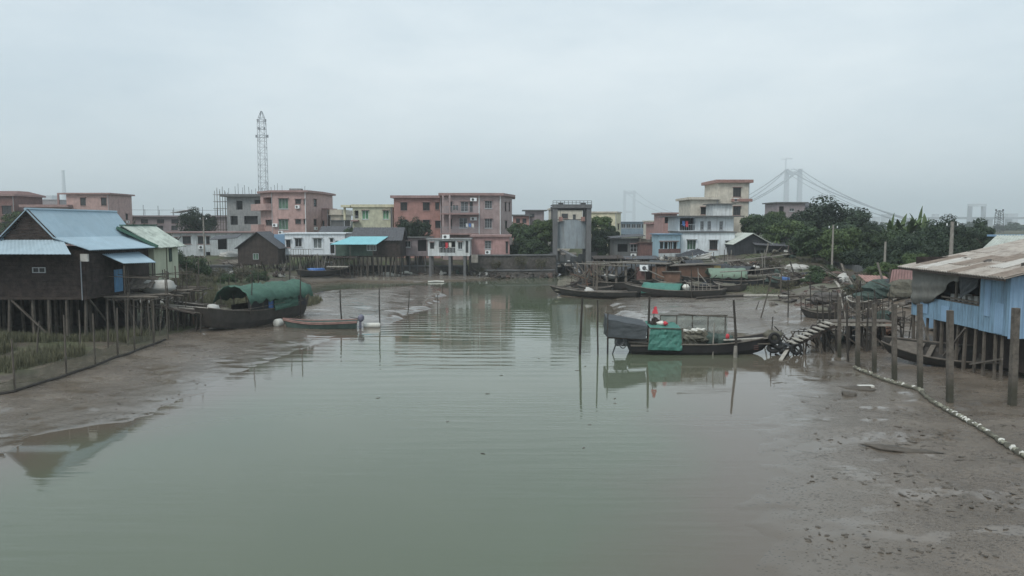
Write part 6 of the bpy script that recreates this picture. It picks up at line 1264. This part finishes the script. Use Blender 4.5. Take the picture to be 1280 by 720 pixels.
for i,(a,l) in enumerate(zip([728,752,778,800,822,842,862,884,908,930,955,978],['left of the driftwood rack foot', 'right of the driftwood rack foot', 'between the two low hulls at the water edge', 'below the flat plank boat roof', 'right of the flat plank boat roof', 'left of the ochre cabin', 'below the ochre cabin', 'left of the mint canopy', 'right of the mint canopy', 'beside the board heap', 'at the bow of the outermost dark boat', 'at the foot of the dry scrub'])): mess(a,86+(i%3)*2.5,26,1.5,'tangled scrap pile '+l,i+200)
pole(724,443,371,'thick dark pole leaning slightly, left of the pair beside the sampan stern',728,.075)
pole(748,443,375,'slimmer dark pole, right of the pair beside the sampan stern',747,.05)
pole(809,440,370,'dark pole leaning right behind the grey awning of the moored sampan',812,.08,'poled')
pole(921.5,446,375,'tall dark pole alongside the moored sampan near its bow',917,.075)
pole(919.5,447,432.5,'thick pale post stub alongside the sampan bow',919.5,.12,'polel')
pole(891,444,404,'thin pale pole leaning on the sampan side amidships',893,.045,'polel')
pole(475,408,360,'tall thin dark pole behind the skiff motor',474,.05)
pole(427,401,363,'thin dark pole behind the green skiff',425,.06)
pole(510,391,363,'thin pole at the edge of the left mud flat, leaning right',512,.04)
pole(547,392,368,'very thin pole in the water right of the mud flat',547,.035)
pole(376,398,338,'dark upright pole at the stern of the tarpaulin covered boat',375.5,.05)
pole(963,440,396,'thin pole leaning right over the mud flat, tallest behind the sampan bow',966,.04)
pole(951,398,343,'long thin pole slanting right in the wet mud flat',965,.05,'pole')
pole(985,397,345,'thin upright stake in the right mud flat',985,.045)
pole(945,387,376,'short leaning stick in the right mud flat',949,.035)
pole(899,371,354,'short white pole beside the green tarpaulin boat',899,.06,'polel')
pole(865,373,337,'dark pole standing between the two far sampans',864,.06)
pole(746,370,326,'tall brown pole in front of the driftwood rack',746.5,.07,'twig')
pole(811,384,371,'short dark stake at the left tip of the right mud flat',813,.06)
pole(976,367,337,'grey pole standing in the rubble below the black boat bow',977,.07,'pole')
pole(1014,392,344,'slim stake behind the small mud boat',1013,.04)
pole(1022,405,373,'crooked stake beside the top of the plank stairs',1021,.05)
# ---- square piles of the right fence
PL=[(1049,447,371,.10),(1072,459,370,.12),(1093,466,379,.11),(1118,475,380,.12),(1150,487,380,.12),(1187,504,388,.135),(1265,507,385,.15)]
for i,(px_,b_,t_,r_) in enumerate(PL):
    r_*=.78; pole(px_,b_,t_,['thin square pile at the far end of the right fence line, beside the walkway','second square pile from the far end of the right fence line','third square pile from the far end of the right fence line','middle square pile of the right fence line','square pile standing before the left corner of the blue house','tall square pile before the middle of the blue house wall','nearest and thickest square pile, leaning slightly at the right edge'][i],px_+(5 if i==6 else U(-.5,.8)),r_,'pile','square piles along the right shore',None,'timber_pile','pile',True)
for i,(a,b_,t_) in enumerate([(1060,452,392),(1083,440,385),(1078,436,392),(1058,430,378),(1029,440,380),(1038,436,384),(1045,430,378),(1100,432,398),(1127,434,402),(1107,436,404)]):
    pole(a,b_,t_,'thin round post under the right bank walkway',a+U(-2,2),.06,'poled','thin posts under the right walkway')
# ---- walkway
wk=thing('walkway','narrow plank walkway on posts leading to the blue stilt house','walkway',(X(1036,44),44,Z(402,44)))
wl=22.3-wk.location.x; mb=MB()
for i in range(5): mb.box(0,wl,i*.24,i*.24+.22,-.06+U(-.01,.01),0)
mb.build('deck','plank',wk)
mb=MB(); mb.beam((0,-.05,-.16),(wl,-.05,-.2),.09,.14); mb.beam((0,1.2,-.16),(wl,1.2,-.2),.09,.14); mb.build('bearer','plankl',wk)
mb=MB(); 
for i in range(19): x=wl*(.25+.75*i/18); mb.tube([(x,1.15,0),(x+U(-.03,.03),1.15,1.0+U(-.08,.1))],.018,5)
mb.tube([(wl*.22,1.15,.98),(wl,1.15,1.02)],.02,5); mb.tube([(wl*.22,1.15,.5),(wl,1.15,.52)],.018,5); mb.build('railing','pole',wk)
stilts(wk,[(wl*i/6,y) for i in range(7) for y in (.0,1.15)],-.2,'poled',.07,.1)
mb=MB(); mb.beam((.4,-.1,-.3),(2.2,-.1,-1.6),.06); mb.beam((3.6,-.1,-1.6),(1.8,-.1,.1),.06); mb.build('brace','plank',wk)
st=thing('plank_stairs','crooked stairway of pale planks going down to the sampan bow','stairs',(X(1040,43.5),43.5,0)); n=11; xe=X(980,43.0)-st.location.x; zt0=Z(403,43.5); 
for i in range(n):
    t=i/(n-1); x=xe*t; z=zt0+(.25-zt0)*t; o=MB().box(x-.20+U(-.05,.05),x+.08,-.5+U(-.1,.1),.5+U(-.1,.15),z-.05,z).build('tread','plankl' if i<n-3 else 'blacktarp',st); 
mb=MB(); mb.beam((0.2,-.35,zt0-.15),(xe,-.35,.08),.08,.14); mb.beam((0.2,.4,zt0-.15),(xe,.4,.08),.08,.14); mb.build('stringer','timber2',st)
for i in range(12):
    t=U(.05,.95); z=zt0+(.25-zt0)*t-.1; x=xe*t; MB().tube([(x+U(-.5,.9),U(-.6,.3),-.2),(x,U(-.3,.3),z)],.045,5).build('prop',random.choice(['poled','pole','timber']),st)
jt=thing('brush_pile','heap of old brushwood and rope under the plank stairs','brush pile',(X(1008,44.5),44.5,.1))
for i in range(26):
    a=Vector((U(-1.6,1.6),U(-.4,.9),U(0,.5))); MB().tube([a,a+Vector((U(-.9,.9),U(-.3,.3),U(.1,.9)))],.035,5).build('stick',random.choice(['poled','timber2','twig']),jt)
pl=MB().beam((0,0,0),(-1.05,-1.9,-.28),.2,.05).build('pale_plank','plankl',None,(X(984,43.2,441),43.2,.30)); tag(pl,'pale plank slanting into the water below the sampan bow','plank')
# ---- foam float boom along right fence
pts=[hit(*q) for q in [(1068,461),(1080,466),(1092,471),(1105,476),(1120,481),(1135,485),(1150,490),(1158,498),(1166,505),(1180,513),(1196,521),(1212,530),(1228,540),(1245,550),(1262,561),(1282,574),(1310,592)]]
bm=thing('float_boom','line of dirty white foam floats in a net sleeve along the right shore','float boom',pts[0])
mb=MB(); dens=[]
for i in range(len(pts)-1):
    for k in range(7): dens.append(pts[i].lerp(pts[i+1],k/7))
dn=[]
for q in dens:
    qq=q.copy(); qq.z=gz(q.x,q.y)+.06; dn.append(qq-pts[0])
mb.tube(dn,[.085+.03*math.sin(i*1.3)+U(-.012,.02) for i in range(len(dn))],8); mb.build('sleeve','net',bm,smooth=True)
M['foamd']=mat('grimy_foam',alb(118,118,102),.8,.3,6,.3,dirt=alb(80,82,66),dk=.9,streak=False)
k=0
for i in range(0,len(dn)-1,1):
    if 44<i<56 or random.random()<.2 : continue
    c=(dn[i]+dn[i+1])/2; ml=(dn[i+1]-dn[i]).length
    if k<98: MB().blob(c+Vector((0,U(-.03,.03),.03)),(ml*.58,ml*.30+.03,.07+U(-.02,.03)),8,6,.25).build('foam_float',random.choice(['foamd','foamd','foamd','white2']),bm,smooth=True); k+=1
# ---- left net fence
FP=[(19,490,424),(83,470,394),(119,458,392),(147,447,385),(168,440,388),(192,431,381),(210,424,386),(-60,505,440)]
FP=sorted(FP); P3=[hit(a,b_) for a,b_,_ in FP]
nf=thing('net_fence','long sagging fishing net fence on stakes along the left shore','fence',P3[0])
for (a,b_,t_),p in zip(FP,P3):
    h=Z(t_,p.y)-p.z; MB().tube([p-P3[0]-Vector((0,0,.4)),p-P3[0]+Vector((U(-.1,.1),0,h))],[.055,.04],6).build('post','pole',nf)
for i in range(len(P3)-1):
    a,c=P3[i]-P3[0],P3[i+1]-P3[0]; n=10; mb=MB(); mb.v=[];
    for j in range(n+1):
        q=a.lerp(c,j/n); gq=gz(q.x+P3[0].x,q.y+P3[0].y)-P3[0].z
        top=gq+.95-.25*math.sin(math.pi*j/n)-(0.35 if i==0 else 0); mb.v+=[(q.x,q.y-.12,gq-.03),(q.x+U(-.03,.03),q.y-.03+U(-.04,.04),gq+.5),(q.x,q.y,top)]
    for j in range(n):
        for l in (0,1): s_=j*3+l; mb.f.append((s_,s_+3,s_+4,s_+1))
    solid(mb.build('net_panel','netmesh',nf),.008)
mb=MB(); lp=[]
for i in range(len(P3)-1):
    for j in range(8):
        q=P3[i].lerp(P3[i+1],j/8); lp.append(Vector((q.x,q.y-.15,gz(q.x,q.y-.15)+.04))-P3[0])
mb.tube(lp,.07,6); mb.build('foot_rope','poled',nf)
EXTRA=[(46,448,402),(100,440,388),(62,424,396),(135,436,380),(160,432,366),(176,428,372),(200,420,380),(184,416,384),(222,414,382),(230,411,372),(240,409,384)]
for i,(a,b_,t_) in enumerate(EXTRA): pole(a,b_,t_,'thin grey stake standing loose behind the left net fence',a+U(-3,3),.045,'pole','loose stakes behind the left net fence',name='stake',cat='stake')
# ---- left jetty
jz=3.0; jp=thing('pole_jetty','rickety pole jetty beside the dark stilt house piled with sticks','jetty',(-25.6,47.6,0))
for i in range(22): 
    y=i*.42; MB().tube([(U(-.1,.2),y,jz-.1+U(-.06,.06)),(2.9+U(-.5,.9),y+U(-.8,.9),jz-.15+U(-.1,.1))],.045*U(.8,1.5),5).build('deck_pole',random.choice(['pole','polel','plank']),jp)
for i in range(6): MB().tube([(.3+i*.55,-.4,jz-.25),(.3+i*.55,9.5,jz-.28)],.05,5).build('bearer','pole',jp)
stilts(jp,[(U(.1,3.1),U(-.2,9)) for i in range(34)],jz-.2,'pole',.06,.3)
for i in range(15):
    x,y=U(.2,3.2),U(-.4,8.5); h=U(.9,2.2); MB().tube([(x,y,.2),(x+U(-.12,.12),y,jz+h)],[.05,.035],5).build('upright','pole',jp)
for i in range(7): y=i*1.2; MB().tube([(.2,y,jz+1.1+U(-.2,.2)),(3.1,y+U(-1,1),jz+1.0+U(-.2,.2))],.025,5).build('rail','pole',jp)
for i in range(8): MB().tube([(U(0,3),U(0,8),.5),(U(0,3),U(0,8),jz-.1)],.04,5).build('brace','plank',jp)
j2=thing('low_jetty','low jumbled platform of boards between the left jetty and the tarpaulin boat','jetty',(-23.5,51.0,0)); jz2=1.9
for i in range(16): y=U(-1,3.5); MB().beam((U(-1.3,0),y,jz2+U(-.1,.25)),(3.2+U(-.8,.4),y+U(-1,1),jz2-.2+U(-.15,.1)),U(.1,.25),.05).build('board',random.choice(['plank','pole','timber2','plankl']),j2)
stilts(j2,[(U(-.5,3),U(-1,3.5)) for i in range(22)],jz2-.1,'poled',.06,.25)
tag(MB().blob((0,0,0),(1.15,.7,.48),16,10,.14).build('white_tarp_bundle','whitetarp',None,(-23.8,51.0,jz+.3),True),'large crumpled white tarpaulin bundle on the left pole jetty','tarpaulin')
tag(MB().sheet((-.9,-.5,0),(.9,-.6,.15),(1.1,.5,.9),(-.6,.5,.8),.04,8,5,rough=.12).build('grey_sheet','plank',None,(-24.8,50.6,jz+.15)),'dark board leaning behind the white bundle on the left jetty','board')
# ---- rubble, planks, heaps on right bank
def heap(px,py,rx,ry,h,m,name,label,cat,n=5,rough=.3):
    p=hit(px,py); mb=MB(); mb.blob((0,0,0),(rx,ry,h),22,12,rough*.5)
    o=mb.build(name,m,None,(p.x,p.y,p.z),False); tag(o,label,cat); return o
heap(1110,364,2.0,1.2,.9,'netg','net_heap','heap of teal fishing net with rubbish behind the walkway','net heap'); heap(1136,366,1.6,1.1,1.0,'net','net_heap','big grey green net heap beside the blue house corner','net heap'); heap(1090,372,1.3,.8,.5,'netg','net_heap','low teal net heap left of the larger ones','net heap')
heap(1127,356,.9,.5,.45,'whitetarp','white_sack_pile','white sacks piled on the net heap by the blue house','sacks'); heap(1065,373,.6,.4,.3,'whitetarp','white_sack_pile','small white sack left of the teal net heap','sacks'); heap(1079,378,.35,.3,.2,'white2','foam_block','white foam lump beside the brown post','foam')
heap(1100,326,1.3,.8,.9,'whitetarp','tarpaulin_heap','white tarpaulin heap on the dyke beside the short post','tarpaulin'); heap(1084,330,1.1,.6,.55,'ochre','tarpaulin_heap','yellow tarpaulin heap on the dyke left of the white one','tarpaulin')
heap(1040,352,2.6,1.2,.9,'brickrubble','soil_heap','brown soil and rubble heap below the slope bush','rubble heap'); heap(1045,374,2.4,.8,.5,'stone','rubble_heap','long dark rubble ridge at the back of the mud flat','rubble heap'); heap(915,362,.5,.3,.5,'white2','foam_block','white foam lump at the foot of the black boat','foam'); heap(995,338,1.3,.8,.7,'whitetarp','rag_heap','pale rags and pinkish rubbish on top of the bank','rubbish'); heap(975,336,1.3,.7,.5,'plank','board_heap','pale boards heaped at the bow of the black boat','boards')
heap(396,337,1.8,.7,1.1,'net','net_heap','net and foam heap between the white stilt house and teal hut','net heap'); heap(407,331,1.5,.6,.5,'whitetarp','foam_heap','pale foam heap on top of the net beside the teal hut','foam')
heap(300,330,2.4,1.2,.6,'plank','board_heap','pale board heap on the left bank before the brown shack','boards'); heap(288,320,1.6,.8,.7,'whitetarp','sheet_heap','pale sheet heap left of the brown shack','sheeting'); heap(240,332,2.0,1,.5,'plank','board_heap','grey board heap under the whitewashed house','boards')
ps=thing('pink_sheet_fence','faded pink corrugated sheet screen behind the net heaps','screen',hit(1129,362)); MB().sheet((-1.1,0,0),(1.2,.3,.1),(1.2,.3,1.6),(-.9,0,1.5),.04,amp=.03,waves=9).build('sheet','pinkd',ps); [MB().tube([(x,.1,-.3),(x,.1,1.6)],.05,5).build('post','pole',ps) for x in (-1,1.1)]
ls=thing('rusty_lean_to','small rusty red sheet roof on short posts left of the net heaps','shelter',hit(1092,366)); MB().sheet((-.9,-.6,.9),(1.3,-.6,.8),(1.2,.8,1.25),(-.9,.8,1.35),.04,amp=.025,waves=8).build('roof','rustred',ls); [MB().tube([(x,y,-.2),(x,y,.9)],.05,5).build('post','poled',ls) for x in (-.8,1.1) for y in (-.5,.6)]
# dyke road edge and road
rd=[(39,112),(37.6,98),(36.2,84),(34.6,70),(33.2,58),(32,48)]
mb=MB(); mc=MB()
for i in range(len(rd)-1):
    for k in range(6):
        a=Vector((*rd[i],0)).lerp(Vector((*rd[i+1],0)),k/6); c=Vector((*rd[i],0)).lerp(Vector((*rd[i+1],0)),(k+1)/6)
        za,zc=3.15,3.15
        mb.hexa([(a.x,a.y,za-.6),(c.x,c.y,zc-.6),(c.x+4,c.y,zc-.6),(a.x+4,a.y,za-.6),(a.x,a.y,za),(c.x,c.y,zc),(c.x+4,c.y,zc),(a.x+4,a.y,za)])
        mc.hexa([(a.x-.45,a.y,za-2.2),(c.x-.45,c.y,zc-2.2),(c.x-.003,c.y,zc-2.2),(a.x-.003,a.y,za-2.2),(a.x-.3,a.y,za+.12),(c.x-.3,c.y,zc+.12),(c.x-.003,c.y,zc+.12),(a.x-.003,a.y,za+.12)])
struct(mb.build('road','asphalt')); o=mc.build('dyke_wall','greyd'); tag(o,'dark concrete dyke wall carrying the road along the right tree belt','wall')
rg=random.Random(5)
def scatter(name,label,cat,group,n,area,mk,ok=lambda x,y,z:True,dz=0):
    protos=[]; c=0; t=0
    while c<n and t<n*20:
        t+=1; px_,py_=rg.uniform(area[0],area[2]),rg.uniform(area[1],area[3]); p=hit(px_,py_)
        if not ok(p.x,p.y,p.z): continue
        if c<5: o=mk(c); protos.append(o)
        else: o=protos[c%5].copy(); COL.objects.link(o)
        o.location=(p.x,p.y,p.z+dz); o.rotation_euler=(rg.uniform(-.25,.25),rg.uniform(-.25,.25),rg.uniform(0,6.28)); s=rg.uniform(.6,1.5); o.scale=(s,s,s); tag(o,label,cat,group); c+=1
stone=lambda i: MB().blob((0,0,0),(U(.2,.4),U(.15,.3),U(.1,.22)),8,6,.35).build('stone',['stone','brickrubble','plank','stone','brickrubble'][i])
brd=lambda i: MB().box(-U(.5,1.1),U(.4,1),-.07,.07,-.02,.03).build('loose_board',['plank','plankl','timber2','plank','polel'][i])
scatter('stone','grey or reddish stone among the rubble on the right bank','stone','stones on the right bank',130,(960,340,1140,385),stone,lambda x,y,z:z>.25)
scatter('board','loose weathered board among the rubble on the right bank','board','loose boards on the right bank',70,(960,335,1150,392),brd,lambda x,y,z:z>.2,.06)
scatter('stone','stone on the strip of shore under the stilt houses','stone','stones under the stilt houses',60,(420,337,660,346),stone,lambda x,y,z:z>.05)
bp_=[]
for i in range(90):
    if i<6: o=MB().blob((0,0,0),(U(.4,.9),U(.3,.5),U(.2,.45)),9,7,.35).build('boulder',['stone','brickrubble','stone','stone','timber2','stone'][i]); bp_.append(o)
    else: o=bp_[i%6].copy(); COL.objects.link(o)
    t_=rg.random(); o.location=(X(586,106)+t_*(X(696,107)-X(586,106)),104.6+t_*1.6+rg.uniform(0,1.6),rg.uniform(-.15,.25)); o.location.z+=.35*(o.location.y-104.6-t_*1.6); o.rotation_euler=(rg.uniform(-.4,.4),rg.uniform(-.4,.4),rg.uniform(0,6)); tag(o,'dark boulder at the foot of the stone river wall','boulder','boulders under the river wall')
scatter('board','loose board on the left bank behind the tarpaulin boat','board','loose boards on the left bank',30,(225,325,360,352),brd,lambda x,y,z:z>.2,.06)
clod=lambda i: MB().blob((0,0,0),(U(.04,.08),U(.025,.045),U(.01,.02)),7,5,.4).build('mud_clod','mudclod')
M['mudclod']=mat('mud_clod',(.095,.082,.066),.6,.3,4,.3,streak=False)
scatter('clod','small dark clod of mud on the right tidal flat','mud clod','mud clods on the right flat',150,(1000,475,1279,700),clod,lambda x,y,z:z>.0 and float(vnoise(x,y,.45,41))>.58)
scatter('clod','dark elongated clod in the dense patch beside the float boom','mud clod','mud clods beside the boom',140,(1120,515,1279,640),lambda i: MB().blob((0,0,0),(U(.07,.14),U(.02,.04),U(.008,.016)),8,5,.4).build('mud_clod','mudclod'),lambda x,y,z:float(vnoise(x,y,.6,43))>.35)
scatter('clod','small dark clod of mud on the left tidal flat','mud clod','mud clods on the left flat',110,(5,425,400,540),clod,lambda x,y,z:z>.0 and float(vnoise(x,y,.5,42))>.52)
for i,(px_,py_,rx_,ry_,h_,l_) in enumerate([(1120,562,1.0,.28,.10,'long flat dark mud ridge alone on the right flat'),(1055,458,.9,.4,.18,'dark mud hump at the start of the float boom'),(1075,486,.8,.25,.1,'dark driftwood like mud lump left of the float boom'),(1060,494,.3,.3,.14,'small mossy stone left of the float boom')]):
    p=hit(px_,py_); o=MB().blob((0,0,0),(rx_,ry_,h_),16,8,.35).build('mud_mound','mudclod',None,(p.x,p.y,p.z),True); o.rotation_euler=(0,0,-.45); tag(o,l_,'mud mound')
tag(MB().box(-.35,.35,-.12,.12,0,.09).build('foam_block','white2',None,hit(1082,484)),'pale foam block lying by the mossy stone','foam')
tag(MB().blob((0,0,0),(1.5,.5,.35),14,8,.3).build('white_wreckage','white2',None,hit(485,344)),'white foam wreckage on the sand bar below the teal awning hut','foam')
tag(MB().blob((0,0,0),(.9,.4,.35),14,8,.3).build('white_wreckage','white2',None,hit(508,342)),'smaller white foam piece right of the wreckage','foam')
# bamboo log line at mud flat back edge, floating log line
for i,(a,c,l_) in enumerate([((870,374),(930,371),'dark log along the back edge of the right mud flat'),((930,371),(985,372),'pale rope bound log at the back of the right mud flat'),((985,372),(1040,372),'log on the rubble shore right of the mud flat'),((535,354.5),(555,355),'short pale float lying on the left inlet')]):
    A_,B_=hit(*a),hit(*c); A_.z=max(A_.z,0)+.1; B_.z=max(B_.z,0)+.1; o=MB().tube([A_-A_,(B_-A_)*.5+Vector((0,.2,.03)),B_-A_],.11,7).build('log',['poled','plankl','pole','white2'][i],None,A_); tag(o,l_,'log')
# left bank fence posts and dark wall
for i in range(16):
    px_=228+i*9.5+U(-2,2); pole(px_,368-i*.6,346-i*.5+U(-3,3),'thin garden stake on the left bank behind the tarpaulin boat',px_,.03,'pole','garden stakes on the left bank',name='stake',cat='stake')
wallseg('garden_wall','dark low block wall on the left bank below the whitewashed house',[(X(215,92),92),(X(290,94),94)],.6,2.3,.3,'greyd')
wallseg('low_bank_wall','low dark retaining wall behind the brown shack stilts',[(X(432,107.5),107.5),(X(585,107.2),107.2)],.0,1.5,.4,'stone')
# bamboo fence/rack right: stakes row on mud flat back right
for i in range(14):
    px_=1000+i*9+U(-3,3); pole(px_,392+U(-4,8),366+U(-6,8),'thin crooked stake in the muddy corner behind the walkway',px_+U(-3,3),.035,'poled','crooked stakes behind the walkway',name='stake',cat='stake')
# power lines from poles
for i,(a,c,l_) in enumerate([((37.9,78,9.0),(34.8,60,9.0),'thin wire strung between the right bank utility poles')]):
    pass
for o in list(COL.objects):
    for k in ('_w','_L'):
        if k in o: del o[k]

dbp=[]
for i in range(26):
    Y_=rg.uniform(19,60); x_=rg.uniform(-.22,.16)*Y_; 
    if gz(x_,Y_)>-.12: continue
    if len(dbp)<4: o=MB().blob((0,0,0),(U(.05,.12),U(.03,.06),.015),7,5,.4).build('floating_leaf',['timber2','leafy','pole','mudclod'][len(dbp)]); dbp.append(o)
    else: o=dbp[i%4].copy(); COL.objects.link(o)
    o.location=(x_,Y_,.004); o.rotation_euler=(0,0,rg.uniform(0,6)); tag(o,'small dark scrap floating on the open water','floating scrap','scraps floating on the water')
